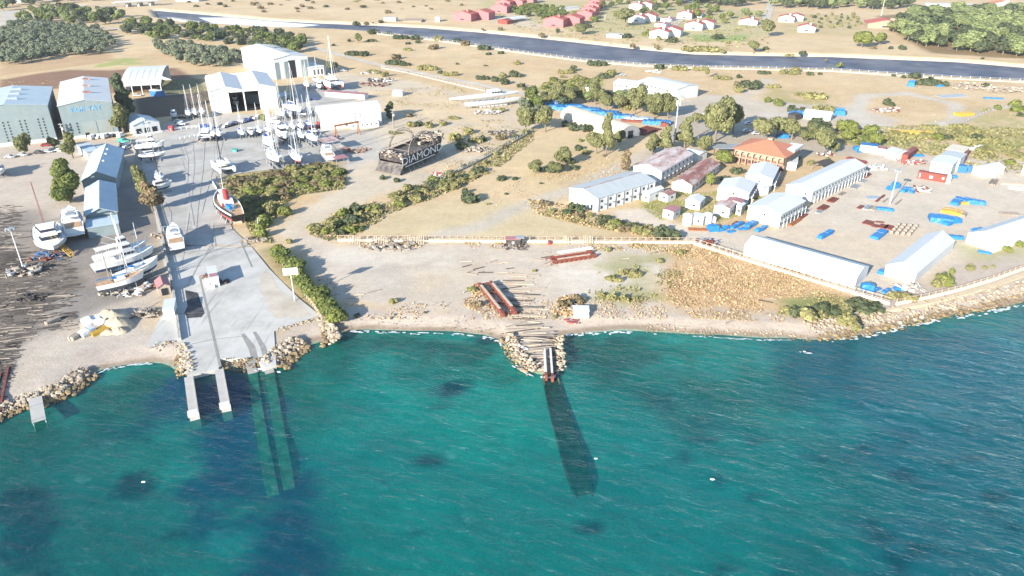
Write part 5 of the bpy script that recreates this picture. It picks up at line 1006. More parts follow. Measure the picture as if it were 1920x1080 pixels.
# --- far bank: pink terraces, white villas
def villa(label, px, py, w_, d, e, ri, rz, wall, roof, n=2, group=None, twin=0.):
    w_ *= 1.25; d *= 1.2; x, y = G(px, py); r = root('villa' if wall != 'pink_render' else 'terrace_house', label, 'house', (x, y, 0), R(rz), group); mb = MB(); rb = MB()
    for k in range(2 if twin else 1):
        yo = k * (d + .4); xo = k * twin
        mb.loft([[(xo + a, yo + b, c) for a, c in ((0, 0), (w_, 0), (w_, e), (w_ / 2, e + ri), (0, e))] for b in (0, d)])
        rb.loft([[(xo + a, yo + b, c) for a, c in ((-.5, e - .1), (w_ / 2, e + ri + .05), (w_ + .5, e - .1), (w_ + .5, e + .15), (w_ / 2, e + ri + .3), (-.5, e + .15))] for b in (-.4, d + .4)])
    mb.build('wall', wall, r); ro = rb.build('roof', roof, r); MB().box(w_ * .62, w_ * .74, d * .3, d * .45, e, e + ri + 1).build('chimney', wall, ro)
    for k in range(n):
        for z0 in ((1.1, 3.9) if e > 4.5 else (1.1,)): MB().box(w_ + .01, w_ + .08, d * (k + .35) / n, d * (k + .35) / n + 1.4, z0, z0 + 1.2).build('window', 'glass_dark', r)
    MB().box(w_ * .4, w_ * .6, -.08, -.01, 1.2, 2.4).build('window', 'glass_dark', r)
VW = [(1179, 18, 12, 12, 5.4, 2.2, 'white villa left of the curving street, farthest up', 2), (1178, 42, 13, 12, 5.4, 2.2, 'white villa with red roof left of the curving street, nearer', 2),
 (1217, 71, 13, 12, 5.4, 2.4, 'white red-roofed villa closest to the river', 2), (1269, 35, 12, 12, 5.4, 2.2, 'white villa right of the curving street, smaller one', 2), (1283, 56, 13, 12, 5.4, 2.4, 'white red-roofed villa right of the street behind a hedge', 2),
 (1385, 46, 14, 11, 4.2, 2.0, 'single white villa left of the straight far road', 0), (1459, 41, 12, 11, 4.6, 2.2, 'white villa with red roof just right of the straight far road', 2), (1495, 60, 12, 12, 4.6, 2.2, 'red-roofed villa half hidden by a round tree', 0)]
for x, y, a, b, e, ri, lb, tw in VW: villa(lb, x, y, a, b, e, ri, -22, 'white_wall', 'tile_red', 2, 'white villas on the far bank', tw * 4)
villa('single cream villa with broad red roof and garden wall', 1626, 53, 26, 18, 4.5, 3.2, -14, 'cream_render', 'tile_red', 3)
for x, y, a, b, lb, tw in [(850, 39, 16, 14, 'pink terrace house nearest the river at left, double', 12), (921, 24, 15, 13, 'pink terrace house left of the orchard', 0), (930, 15, 14, 12, 'pink terrace house behind the one left of the orchard', 10), (975, 6, 14, 12, 'small pink house at the top above the orchard', 0), (1019, 50, 16, 14, 'pink double terrace house right of the white open shed', 11), (1081, 37, 13, 12, 'lowest house of the stepped pink terrace', 0), (1089, 29, 13, 12, 'second house up the stepped pink terrace', 0), (1096, 21, 13, 12, 'third house up the stepped pink terrace', 0), (1103, 14, 13, 12, 'top house of the stepped pink terrace', 0)]:
    villa(lb, x, y, a, b, 7.0, 2.6, -22, 'pink_render', 'tile_red', 3, 'pink terrace houses on the far bank', tw)
canopy('open_barn', 'long white open barn roof with dark red end beside the pink houses', None, 3.2, 'white_roof', (934, 42), (953, 44), 30., rise=1.2, cat='barn'); building('barn', 'dark red roofed barn end beside the pink houses', (933, 44), (951, 46), 9., 3.3, 1.4, 'y', 'container_red', 'container_red', cat='barn')
for i, (x, y, lb) in enumerate([(1238, 40, 'small flat red roof beside the curving street, upper'), (1227, 50, 'small flat red roof beside the curving street, lower')]): villa(lb, x, y, 9, 12, 2.8, .6, -30, 'white_wall', 'pink_roof', 0)
building('long_villa', 'long low white complex at the top right behind the wood', (1735, 16), (1850, 20), 16., 5., 0, 'y', 'white_wall', 'white_roof', cat='building', wins=(('f', 9, 1.4, 2, 1.6, 0, 1),)); villa('white house with orange tile roof at the top right corner', 1858, 16, 20, 14, 5., 3., -14, 'white_wall', 'tile_orange', 2)
building('farm_shed', 'low white shed roof among trees beyond the river', (1137, 70), (1165, 72), 9., 2.4, 0, 'x', 'white_wall', 'white_roof', cat='shed'); building('farm_shed', 'narrow white shed between the pink houses', (1048, 20), (1056, 21), 26., 3., 0, 'y', 'white_wall', 'white_roof', cat='shed')
building('container_store', 'long green-grey container on the far bank left of the pink houses', (720, 39), (742, 40), 5., 3.4, 0, 'x', 'seam_blue_roof', 'grey_metal', cat='container')
building('farm_shed', 'low tan walled pen on the far bank next to the container', (757, 42), (790, 42), 20., 1.6, 0, 'x', 'cream_render', 'cream_render', cat='pen'); building('farm_shed', 'tiny white shed beside a bush left of the pink houses', (816, 41), (824, 41), 9., 4., 0, 'x', 'white_wall', 'white_roof', cat='shed')
building('farm_shed', 'white shed with orange roof behind the far-left trees', (110, 20), (134, 19), 22., 4.5, 2., 'x', 'white_wall', 'tile_orange', cat='shed'); building('farm_shed', 'pale block among trees in the far top-left corner', (10, 6), (40, 5), 20., 9., 0, 'x', 'white_wall', 'pale_grey_roof', cat='building')
building('farm_shed', 'white-roofed long shed at the top beyond the bridge', (330, 3), (372, 3), 14., 4, 0, 'x', 'white_wall', 'white_roof', cat='shed')
# bridge and weir
def between(a, b, z=0): A = V(*a, z); B = V(*b, z); return A, B
r = root('road_bridge', 'grey concrete road bridge over the river at top left', 'bridge', V(250, 14), 0)
o = V(250, 14); A, B = between((215, 14), (302, 9)); MB().bar(A - o + Vector((0, 0, 5)), B - o + Vector((0, 0, 5)), 11, 1.2).build('deck', 'concrete', r)
for t in (.3, .55, .8): p = A.lerp(B, t) - o; MB().box(p.x - 1.2, p.x + 1.2, p.y - 5, p.y + 5, -3, 4.4).build('pier', 'concrete', r)
for s in (-5, 5): MB().bar(A - o + Vector((0, s, 6)), B - o + Vector((0, s, 6)), .3, .9).build('parapet', 'white_wall', r)
r = root('weir', 'stepped concrete weir where the river turns white', 'weir', V(350, 38), 0); o = V(350, 38)
for k in range(6): A, B = between((318 + k * 12, 33 + k * 1.6), (346 + k * 9, 37.5 + k * 1.3)); MB().bar(A - o + Vector((0, 0, -.6 - k * .1)), B - o + Vector((0, 0, -.6 - k * .1)), 6, 1.6).build('step', 'concrete', r)
# ------------------------------------------------------------------ boats
def hull_rings(L, B, fb, dr, stern=.8, rake=.12, n=12, sheer=.35, full=.55, sternrake=0., z0=0.):
    """stations from stern (x=-L/2) to bow (x=L/2); each ring: port deck edge, chine points, keel, starboard"""
    rings = []
    for i in range(n + 1):
        t = i / n
        if t < full: b = stern + (1 - stern) * math.sin(t / full * math.pi / 2)
        else: b = max(.012, math.cos((t - full) / (1 - full) * math.pi / 2) ** .8)
        b *= B / 2; zd = z0 + dr + fb * (1 + sheer * max(0, t - .3) ** 2 * 2); kz = z0 + dr * (max(0, (t - .62) / .38) ** 2.2) * .9 + (dr * .35 * max(0, (.25 - t) / .25) if stern > .3 else 0)
        ring = []
        for s, k in ((1, (1, .97, .82, .42)), (-1, (.42, .82, .97, 1))):
            zz = [zd, z0 + dr + fb * .25, z0 + dr * .45 + kz * .55 - z0 * .55, kz + (z0 + dr - kz) * .14]
            if s == -1: zz = zz[::-1]
            for kk, z in zip(k, zz):
                lev = (zd - z) / (zd - z0 + 1e-6); x = -L / 2 + L * t - rake * L * lev * max(0, (t - .5) * 2) ** 2 + sternrake * L * lev * max(0, (.3 - t) / .3)
                ring.append((x, s * b * kk * (1 - .25 * lev * max(0, (t - .55) * 2.2)), z))
            if s == 1: ring.append((-L / 2 + L * t - rake * L * max(0, (t - .5) * 2) ** 2 + sternrake * L * max(0, (.3 - t) / .3), 0, kz))
        rings.append(ring)
    return rings
def hull_parts(r, L, B, fb, dr, top='white_paint', bot='bottom_paint_blue', deck='white_paint', **kw):
    R_ = hull_rings(L, B, fb, dr, **kw); mb = MB(); n = 9
    vs = [p for q in R_ for p in q]; mb.v = vs
    for k in range(len(R_) - 1):
        for i in range(n - 1):
            mb.f.append((k * n + i, (k + 1) * n + i, (k + 1) * n + i + 1, k * n + i + 1)); mb.m.append(0 if i in (0, n - 2) else 1)
    mb.f.append(tuple(range(n))); mb.m.append(0)
    mb.build('hull', [top, bot], r, smooth=False)
    dk = MB(); E_ = [(q[0], q[-1]) for q in R_]; vs = []
    for a, b in E_: vs += [(a[0], a[1] * .97, a[2] - .08), (b[0], b[1] * .97, b[2] - .08)]
    dk.add(vs, [(2 * i, 2 * i + 1, 2 * i + 3, 2 * i + 2) for i in range(len(E_) - 1)]); dk.build('deck', deck, r)
    return R_
def taper_box(mb, x0, x1, w0, w1, z0, z1, f=.3, b=.1, s=.88, m=0):
    """cabin: w0 width aft, w1 width forward, front raked by f metres, back by b"""
    return mb.hexa([(x0, -w0 / 2, z0), (x1, -w1 / 2, z0), (x1, w1 / 2, z0), (x0, w0 / 2, z0), (x0 + b, -w0 / 2 * s, z1), (x1 - f, -w1 / 2 * s, z1), (x1 - f, w1 / 2 * s, z1), (x0 + b, w0 / 2 * s, z1)], m)
def cradle(name, L, B, h, m, label=None):
    mb = MB()
    for x in (-.28, 0, .28):
        mb.box(x * L - .12, x * L + .12, -B * .5, B * .5, 0, .25)
        for s in (-1, 1): mb.tube((x * L, s * B * .48, .1), (x * L, s * B * .34, h), .08)
    for s in (-1, 1): mb.box(-L * .3, L * .3, s * B * .4 - .1, s * B * .4 + .1, .25, .42)
    mb.box(-L * .26, L * .26, -.2, .2, .25, .5)
    return mb.build(name, m)
def sail_proto(kind, top='white_paint', bot='bottom_paint_blue', mast='steel_white', masts=1, tarp=None):
    r = bpy.data.objects.new('sailing_boat', None); COL.objects.link(r); L = 12.
    z0 = 1.7; hull_parts(r, L, 3.7, 1.15, .75, top, bot, 'white_paint', stern=.62, rake=.10, z0=z0, sheer=.3)
    zk = z0 + .75 + 1.15
    MB().hexa([(-1.2, -.16, .1), (1.0, -.16, .1), (1.0, .16, .1), (-1.2, .16, .1), (-1.6, -.18, 2.1), (1.4, -.18, 2.1), (1.4, .18, 2.1), (-1.6, .18, 2.1)]).build('keel', bot, r)
    MB().box(-5.3, -4.7, -.06, .06, .7, 2.5).build('rudder', bot, r)
    c = MB(); taper_box(c, -2.4, 2.9, 2.1, 1.2, zk - .1, zk + .5, .9, .2); cb = c.build('cabin', 'white_paint', r)
    for s in (-1, 1): MB().hexa([(-1.6, s * .98, zk + .12), (1.3, s * .80, zk + .12), (1.3, s * .84, zk + .12), (-1.6, s * 1.05, zk + .12), (-1.6, s * .93, zk + .36), (1.1, s * .75, zk + .36), (1.1, s * .80, zk + .36), (-1.6, s * 1.0, zk + .36)]).build('window', 'glass_dark', cb)
    MB().box(-5.0, -2.6, -.9, .9, zk - .12, zk - .02).build('cockpit', 'teak' if kind != 1 else 'grey_metal', r)
    for k in range(masts):
        mx = 1.0 - k * 5.2; mh = 15.5 - k * 4
        ms = MB().tube((mx, 0, zk), (mx, 0, zk + mh), .13, .09, 6).build('mast', mast, r)
        MB().tube((mx, 0, zk + 1.5), (mx - 4.6, 0, zk + 1.4), .15, .13, 6).build('boom', tarp or mast, r); MB().bar((mx, -1.1, zk + mh * .55), (mx, 1.1, zk + mh * .55), .07, .07).bar((mx, -.8, zk + mh * .8), (mx, .8, zk + mh * .8), .07, .07).build('spreader', mast, ms)
        MB().tube((mx, 0, zk + mh), (L / 2 - .4, 0, zk + .2), .035, n=4).tube((mx, 0, zk + mh), (-L / 2 + .2, 0, zk), .02, n=4).tube((mx, 0, zk + mh * .9), (mx, 1.5, zk), .02, n=4).tube((mx, 0, zk + mh * .9), (mx, -1.5, zk), .02, n=4).build('rigging', mast, ms)
    MB().tube((-4.8, -1.1, zk), (-4.8, -1.1, zk + .8), .03).tube((-4.8, 1.1, zk), (-4.8, 1.1, zk + .8), .03).tube((-4.8, -1.1, zk + .8), (-4.8, 1.1, zk + .8), .03).build('pushpit', 'steel_white', r)
    MB().hexa([(-3.2, -1.0, zk + .5), (-2.1, -.9, zk + .5), (-2.1, .9, zk + .5), (-3.2, 1.0, zk + .5), (-3.3, -.8, zk + 1.2), (-2.6, -.7, zk + 1.2), (-2.6, .7, zk + 1.2), (-3.3, .8, zk + 1.2)]).build('sprayhood', 'navy_paint' if kind in (0, 2) else 'grey_metal', r)
    return r
SAIL = [sail_proto(0), sail_proto(1, bot='bottom_paint_dark', tarp='white_paint'), sail_proto(2, top='navy_paint', bot='bottom_paint_red', tarp='blue_tarp'), sail_proto(3, bot='bottom_paint_red', masts=2), sail_proto(4, mast='black_paint', bot='bottom_paint_dark')]
CR = cradle('boat_cradle', 12, 3.4, 2.3, 'grey_metal')
def motor_proto(L=13., B=4.2, fly=True, bot='bottom_paint_blue', name='motor_yacht', deck='white_paint', house=.5, top='white_paint', tiers=1):
    r = bpy.data.objects.new(name, None); COL.objects.link(r); z0 = 1.1; fb = 1.5 + L * .02; dr = .7
    hull_parts(r, L, B, fb, dr, top, bot, deck, stern=.86, rake=.16, z0=z0, sheer=.4, full=.45); zk = z0 + dr + fb
    x0, x1 = -L * .24, L * .22; hh = 1.5 + L * .012
    h = MB(); taper_box(h, x0, x1, B * .78, B * .55, zk - .1, zk + hh, L * .1, .25); hb = h.build('deckhouse', 'white_paint', r)
    g = MB(); taper_box(g, x0 + .4, x1 - L * .025, B * .80, B * .58, zk + hh * .38, zk + hh * .8, L * .045, .05, .93); g.build('window_band', 'glass_dark', hb)
    MB().box(-L * .5 + .25, x0, -B * .36, B * .36, zk - .15, zk + .02).build('aft_deck', 'teak', r)
    MB().box(-L * .5 - .8, -L * .5 + .1, -B * .4, B * .4, z0 + dr + .05, z0 + dr + .22).build('swim_platform', 'white_paint', r)
    zt = zk + hh
    if tiers > 1:
        h2 = MB(); taper_box(h2, x0 + .6, x1 - L * .14, B * .66, B * .45, zt, zt + 1.7, L * .06, .2); h2b = h2.build('upper_deckhouse', 'white_paint', r)
        g = MB(); taper_box(g, x0 + .9, x1 - L * .155, B * .68, B * .47, zt + .6, zt + 1.3, L * .03, .05, .94); g.build('window_band', 'glass_dark', h2b); MB().box(x0 - L * .1, x1 - L * .1, -B * .38, B * .38, zt - .02, zt + .1).build('upper_deck', 'white_paint', r); zt += 1.7
    if fly:
        MB().box(x0 - L * .06, x1 - L * .16, -B * .34, B * .34, zt, zt + .12).box(x1 - L * .2, x1 - L * .16, -B * .3, B * .3, zt, zt + .6).build('flybridge', 'white_paint', r); MB().box(x0 + .2, x0 + L * .12, -B * .2, B * .2, zt + .1, zt + .5).box(x0 + L * .18, x0 + L * .24, -B * .25, B * .1, zt + .1, zt + .7).build('seat', 'grey_metal', r)
        MB().bar((x0, -B * .33, zt), (x0 + .4, -B * .3, zt + 1.6), .3, .12).bar((x0, B * .33, zt), (x0 + .4, B * .3, zt + 1.6), .3, .12).bar((x0 + .4, -B * .31, zt + 1.6), (x0 + .4, B * .31, zt + 1.6), .3, .15).build('radar_arch', 'white_paint', r)
    MB().tube((L * .2, -B * .4, zk), (L * .47, -.2, zk + 1.0), .03).tube((L * .2, B * .4, zk), (L * .47, .2, zk + 1.0), .03).build('bow_rail', 'steel_white', r)
    return r
MOTOR = [motor_proto(), motor_proto(10, 3.4, False, 'bottom_paint_dark', 'motor_boat'), motor_proto(17, 5.2, True, 'bottom_paint_dark'), motor_proto(24, 6.4, False, 'bottom_paint_blue', tiers=2)]
def cat_proto(bot='bottom_paint_blue', mast='black_paint', top='white_paint'):
    r = bpy.data.objects.new('catamaran', None); COL.objects.link(r)
    for s in (-1, 1):
        R_ = hull_rings(13, 1.7, 1.5, .7, stern=.7, rake=.05, z0=.9); mb = MB(); n = 9; mb.v = [(p[0], p[1] + s * 2.7, p[2]) for q in R_ for p in q]
        for k in range(len(R_) - 1):
            for i in range(n - 1): mb.f.append((k * n + i, (k + 1) * n + i, (k + 1) * n + i + 1, k * n + i + 1)); mb.m.append(0 if i in (0, n - 2) else 1)
            mb.f.append((k * n, k * n + n - 1, (k + 1) * n + n - 1, (k + 1) * n)); mb.m.append(0)
        mb.f.append(tuple(range(n))); mb.m.append(0); mb.build('hull', [top, bot], r)
    MB().box(-5.6, 2.6, -2.4, 2.4, 2.2, 3.1).build('bridge_deck', 'white_paint', r); MB().box(5.2, 5.5, -2.6, 2.6, 2.7, 2.9).build('crossbeam', 'steel_white', r); MB().box(2.6, 5.2, -2.0, 2.0, 2.72, 2.76).build('trampoline', 'grey_metal', r)
    h = MB(); taper_box(h, -3.2, 2.8, 4.6, 3.6, 3.1, 4.5, 1.4, .2, .85); hb = h.build('saloon', 'white_paint', r); g = MB(); taper_box(g, -2.6, 2.5, 4.66, 3.7, 3.6, 4.1, .5, .1, .95); g.build('window_band', 'glass_dark', hb)
    MB().box(-5.6, -2.8, -2.0, 2.0, 4.5, 4.65).build('bimini', 'white_paint', r); MB().box(-5.2, -3.4, -1.6, 1.6, 3.1, 3.2).build('cockpit', 'black_paint', r)
    ms = MB().tube((.9, 0, 4.4), (.9, 0, 21.5), .2, .12, 8).build('mast', mast, r); MB().tube((.9, 0, 5.6), (-4.8, 0, 5.7), .22, .18, 6).build('boom', mast, r); MB().bar((.9, -1.2, 12), (.9, 1.2, 12), .08, .08).build('spreader', mast, ms)
    MB().tube((.9, 0, 21), (5.3, 0, 2.9), .04, n=4).tube((.9, 0, 20), (-1, 3, 3.1), .03, n=4).tube((.9, 0, 20), (-1, -3, 3.1), .03, n=4).build('rigging', mast, ms)
    return r
CAT = [cat_proto(), cat_proto('bottom_paint_red', 'steel_white')]
used = set()
def place_boat(proto, stern, bow, label, cat, group=None, zl=3.5, scale=None, L=None, crad=True, clabel=None):
    """stern and bow in photo pixels as seen at deck height"""
    a = V(*stern, zl); b = V(*bow, zl); d = b - a; c = (a + b) / 2; o = copytree(proto); o.location = (c.x, c.y, .2); o.rotation_euler = (0, 0, math.atan2(d.y, d.x))
    s = d.length / L if scale is None else scale; s = max(.55, min(1.45, s)); o.scale = (s, s, s); meta(o, label, cat, group)
    if crad:
        k = CR.copy(); link(k); k.location = (c.x, c.y, .2); k.rotation_euler = o.rotation_euler; k.scale = (s, s * (1.6 if cat == 'catamaran' else 1.1), s); meta(k, 'cradle of ' + ' '.join((clabel or label).split()[:13]), 'boat cradle', 'boat cradles in the yards')
    return o
def PB(x, y): return (360 + x / 6, 180 + y / 6)
GS = 'sailing boats ashore in the boat park'
rowA = [(0, (515, 350), (590, 425), 'leftmost sailing boat of the long row'), ('m1', (625, 345), (690, 418), 'blunt motor boat second in the long row'), (1, (700, 330), (790, 400), 'third boat of the long row, white sloop'), (0, (815, 325), (895, 390), 'fourth boat of the long row, white sloop'), (3, (905, 310), (1000, 372), 'fifth boat of the long row, with two masts'), (0, (1015, 300), (1080, 355), 'sixth boat of the long row, white sloop'), (1, (1085, 290), (1160, 348), 'seventh boat of the long row, white sloop'), (0, (1180, 285), (1258, 343), 'eighth boat of the long row, near the hall'), (2, (1280, 280), (1348, 322), 'blue-hulled sailing boat at the hall end of the row')]
for p, a, b, lb in rowA:
    pr = MOTOR[1] if p == 'm1' else SAIL[p]; place_boat(pr, PB(*a), PB(*b), lb, 'sailing boat' if p != 'm1' else 'motor boat', GS, scale=.82, clabel=lb)
for p, a, b, lb in [
 ('c1', (170, 380), (130, 460), 'white catamaran next to the blue banner at the end of the parked car row'), (1, (185, 385), (245, 448), 'white sloop between the catamaran by the banner and another sloop'), (0, (255, 375), (320, 450), 'white sloop with a tall mast casting the long square shadow'),
 ('m1', (880, 250), (990, 275), 'white motor boat with raised cabin behind the long row'), (1, (955, 165), (1035, 218), 'sloop behind the motor boat with raised cabin'), (0, (1045, 165), (1105, 205), 'sloop right behind the round dark hatch by the double hangar corner'), (0, (1060, 125), (1235, 190), 'largest white sloop lying alongside the rear of the long hall'), (1, (1215, 150), (1280, 180), 'small sloop at the open end of the long hall'), (0, (1285, 125), (1345, 170), 'sloop half hidden at the open end of the long hall'),
 (0, (830, 480), (910, 585), 'sloop standing alone in the middle of the boat park'), (1, (870, 640), (990, 768), 'sloop nearest the scrub patch, left of the twin-masted one'), ('m1', (985, 400), (1070, 485), 'rounded white boat without mast in the middle of the boat park'), (3, (1120, 640), (1225, 735), 'twin-masted white ketch at the edge of the scrub patch'), (1, (1180, 395), (1260, 465), 'sloop behind the mastless rounded boat'), (0, (1300, 430), (1408, 512), 'white sloop left of the rusty canopy'), ('m1', (1310, 360), (1430, 350), 'low white motor boat lying in front of the long hall')]:
    pr = CAT[1] if p == 'c1' else MOTOR[1] if p == 'm1' else SAIL[p]
    place_boat(pr, PB(*a), PB(*b), lb, 'catamaran' if p == 'c1' else 'motor boat' if p == 'm1' else 'sailing boat', GS, L=13 if p == 'c1' else 12 if p != 'm1' else 10)
for p, a, b, lb, c in [
 (SAIL[0], (350, 205), (356, 214), 'first of three sailing boats beside the left wall of the double hangar', 'sailing boat'), (SAIL[1], (362, 204), (368, 213), 'middle of three sailing boats beside the left wall of the double hangar', 'sailing boat'), (SAIL[1], (376, 202), (381, 212), 'last of three sailing boats, touching the double hangar wall', 'sailing boat'), (MOTOR[1], (325, 205), (325, 219), 'white motor boat parked beside the yard office lot', 'motor boat'),
 (MOTOR[0], (439, 181), (443, 198), 'motor yacht standing inside the open bay of the double hangar', 'motor yacht'),
 (SAIL[3], (566, 150), (584, 164), 'wooden-decked ketch before the doors of the tallest hangar', 'sailing boat'), (MOTOR[0], (594, 149), (604, 167), 'motor yacht between the ketch and the red-hulled catamaran', 'motor yacht'), (CAT[1], (612, 150), (636, 164), 'catamaran with red underwater hulls by the concrete apron', 'catamaran'), (SAIL[0], (588, 146), (600, 152), 'small sailing boat behind the motor yacht near the annex', 'sailing boat'),
 (SAIL[4], (292, 316), (303, 340), 'dark-masted sloop beside the upper boundary tree', 'sailing boat'), (SAIL[1], (263, 290), (306, 286), 'white sloop lying sideways by the boundary wall', 'sailing boat'),
 (MOTOR[1], (292, 346), (307, 343), 'small white dinghy-like boat below the dark-masted sloop', 'motor boat')]:
    place_boat(p, a, b, lb, c, 'boats along the edges of the yards', L=12, scale=.9 if c != 'catamaran' else None)
place_boat(CAT[0], (427, 318), (407, 300), 'white catamaran with a black mast and blue underbody alone on the yard', 'catamaran', L=13, scale=1.05, zl=3.1)
place_boat(MOTOR[2], (622, 296), (602, 270), 'white flybridge yacht under the rusty canopy, bow to the upper left', 'motor yacht', L=17, scale=.95)
place_boat(MOTOR[2], (331, 460), (322, 417), 'white flybridge motor yacht standing alone on the slipway', 'motor yacht', L=17, scale=1.0, zl=3.8)
place_boat(MOTOR[3], (82, 415), (104, 472), 'big white round-ended classic yacht with a lattice mast and yellow stairs', 'motor yacht', L=24, scale=.92, zl=4).scale.y = 1.4
place_boat(MOTOR[2], (143, 446), (128, 386), 'big white motor yacht beside the lower blue shed, stern towards the sea', 'motor yacht', L=17, scale=1.25, zl=3.5)
place_boat(MOTOR[2], (-12, 300), (3, 330), 'white yacht cut off by the left edge of the picture', 'motor yacht', L=17, scale=.9)
# lattice mast of the big yacht
def trawler(label, stern, bow, blue=True, sail=False, L=20, top='white_paint', scale=1., name='trawler_yacht', wood=False):
    a = V(*stern, 3.8); b = V(*bow, 3.8); d = b - a; c = (a + b) / 2; LL = d.length
    r = root(name, label, 'wooden yacht' if wood else 'trawler yacht', (c.x, c.y, .2), math.atan2(d.y, d.x)); B = LL * .27
    hull_parts(r, LL, B, 1.7, 1.0, top, 'bottom_paint_blue' if blue else 'bottom_paint_dark', 'teak' if wood else 'white_paint', stern=.6, rake=.10, sternrake=.05, z0=1.0, sheer=.75)
    zk = 3.6
    if not sail:
        h = MB(); taper_box(h, -LL * .05, LL * .2, B * .62, B * .55, zk, zk + 2.2, .5, .1); hb = h.build('deckhouse', 'white_paint', r); h = MB(); taper_box(h, -LL * .02, LL * .14, B * .5, B * .45, zk + 2.3, zk + 4.2, .4, .1); wh = h.build('wheelhouse', 'white_paint', r)
        for hbk, x0, x1, z, ww in ((hb, -LL * .03, LL * .17, zk + 1.1, B * .63), (wh, 0, LL * .12, zk + 3.1, B * .505)):
            for k in range(3): 
                xx = x0 + (x1 - x0) * (k + .5) / 3; MB().box(xx - .45, xx + .45, -ww / 2 * .98, ww / 2 * .98, z, z + .7).build('window', 'glass_dark', hbk)
        MB().box(-LL * .42, -LL * .05, -B * .36, B * .36, zk + 2.1, zk + 2.22).build('awning', 'white_paint', r)
        for x in (-.40, -.22, -.08):
            for s in (-1, 1): MB().tube((x * LL, s * B * .34, zk - .3), (x * LL, s * B * .34, zk + 2.1), .06).build('awning_post', 'steel_white', r)
        m = MB().tube((LL * .02, 0, zk + 2), (LL * .0, 0, zk + 12), .16, .08).build('mast', 'white_paint', r); MB().tube((LL * .02, 0, zk + 3), (-LL * .25, 0, zk + 6), .1).build('boom', 'white_paint', m)
    else:
        h = MB(); taper_box(h, -LL * .12, LL * .12, B * .55, B * .45, zk - .1, zk + .9, .4, .2); h.build('deckhouse', 'white_paint', r); MB().box(-LL * .4, -LL * .16, -B * .28, B * .28, zk - .2, zk + .2).build('aft_cabin', 'teak' if wood else 'white_paint', r)
        MB().box(-LL * .16, -LL * .08, -B * .25, B * .25, zk + .9, zk + 1.0).build('deck_tarpaulin', 'blue_tarp', r)
        for x, hh in ((LL * .15, 13), (-LL * .2, 10)):
            m = MB().tube((x, 0, zk), (x, 0, zk + hh), .15, .08).build('mast', 'timber_grey' if wood else 'steel_white', r); MB().tube((x, 0, zk + 1.4), (x - 3.4, 0, zk + 1.5), .12).build('boom', 'blue_tarp', m)
        MB().tube((LL * .46, 0, zk + 1.0), (LL * .62, 0, zk + 1.9), .14, .08).build('bowsprit', 'timber_pale', r)
        MB().tube((LL * .15, 0, zk + 13), (LL * .6, 0, zk + 1.9), .03, n=4).tube((LL * .15, 0, zk + 12), (0, B * .45, zk), .03, n=4).tube((LL * .15, 0, zk + 12), (0, -B * .45, zk), .03, n=4).build('rigging', 'grey_metal', r)
    k = CR.copy(); link(k); k.location = (c.x, c.y, .2); k.rotation_euler = r.rotation_euler; k.scale = (LL / 13, B / 3.8, 1); meta(k, 'cradle of ' + label, 'boat cradle', 'boat cradles in the yards')
    return r
trawler('white trawler with tall wheelhouse in the boat group, blue bow', (170, 499), (291, 466))
trawler('white cabin cruiser with blue cover at the back of the four-boat group', (173, 484), (277, 456), L=16)
trawler('white-decked sailing yacht in the middle of the four-boat group', (214, 517), (298, 486), sail=True)
trawler('nearest wooden sailing yacht with bowsprit in the four-boat group', (178, 536), (272, 512), sail=True, wood=True, blue=False)
trawler('old white trawler with black underbody by the yard office', (252, 273), (310, 268), blue=False)
# tugboat
a, b = V(407, 364, 4.4), V(449, 408, 4.4); d = a - b; c = (a + b) / 2; LL = d.length * .86; r = root('tugboat', 'black-hulled tugboat with white wheelhouse, red funnel and blue winch cover', 'tugboat', (c.x, c.y, .8), math.atan2(d.y, d.x)); B = LL * .31
hull_parts(r, LL, B, 1.7, 1.6, 'black_paint', 'bottom_paint_red', 'teak', stern=.55, rake=.06, z0=.6, sheer=.8, sternrake=.06); zk = 3.9
R_ = hull_rings(LL, B, 1.7, 1.6, stern=.55, rake=.06, z0=.6, sheer=.8, sternrake=.06); mb = MB()
for s in (0, -1):
    for q0, q1 in zip(R_[:-1], R_[1:]): p, q_ = Vector(q0[s]), Vector(q1[s]); mb.bar(p + Vector((0, 0, .25)), q_ + Vector((0, 0, .25)), .18, .55)
mb.build('bulwark', 'white_paint', r)
h = MB(); taper_box(h, -LL * .02, LL * .27, B * .56, B * .45, zk, zk + 2.2, .5, .1); h.build('deckhouse', 'white_paint', r); h = MB(); taper_box(h, LL * .06, LL * .22, B * .42, B * .38, zk + 2.2, zk + 4.3, .2, .1); wh = h.build('wheelhouse', 'white_paint', r)
for k in range(3): MB().box(LL * (.08 + .045 * k), LL * (.11 + .045 * k), -B * .212, B * .212, zk + 3.1, zk + 3.8).build('window', 'glass_dark', wh)
MB().tube((-LL * .03 + 1, 0, zk + 2), (-LL * .03 + .9, 0, zk + 5.4), 1.0, .9, 12).build('funnel', 'red_paint', r); MB().tube((LL * .1, 0, zk + 4), (LL * .1, 0, zk + 10), .14, .07).bar((LL * .1, -1.4, zk + 7), (LL * .1, 1.4, zk + 7), .1, .1).build('mast', 'white_paint', r)
MB().rbox(-LL * .17, 0, zk - .1, 2.8, 2.2, 1.2, .2, jit=.15).build('winch_cover', 'blue_tarp', r); MB().rbox(-LL * .2, -.6, zk - .2, 1.2, 1.0, 1.3, .4).rbox(-LL * .3, 1.0, zk - .3, .8, .8, .7).build('towing_winch', 'grey_metal', r); MB().rbox(-LL * .05, 1.8, zk - .1, .6, .6, 1.2).build('deck_locker', 'red_paint', r)
for i in range(10):
    t = (i + .5) / 10; q = R_[int(t * 11)][0]; MB().tube((q[0], q[1] + .12, q[2] - .6), (q[0], q[1] + .35, q[2] - .6), .38, n=8).build('tyre_fender', 'rubber', r)
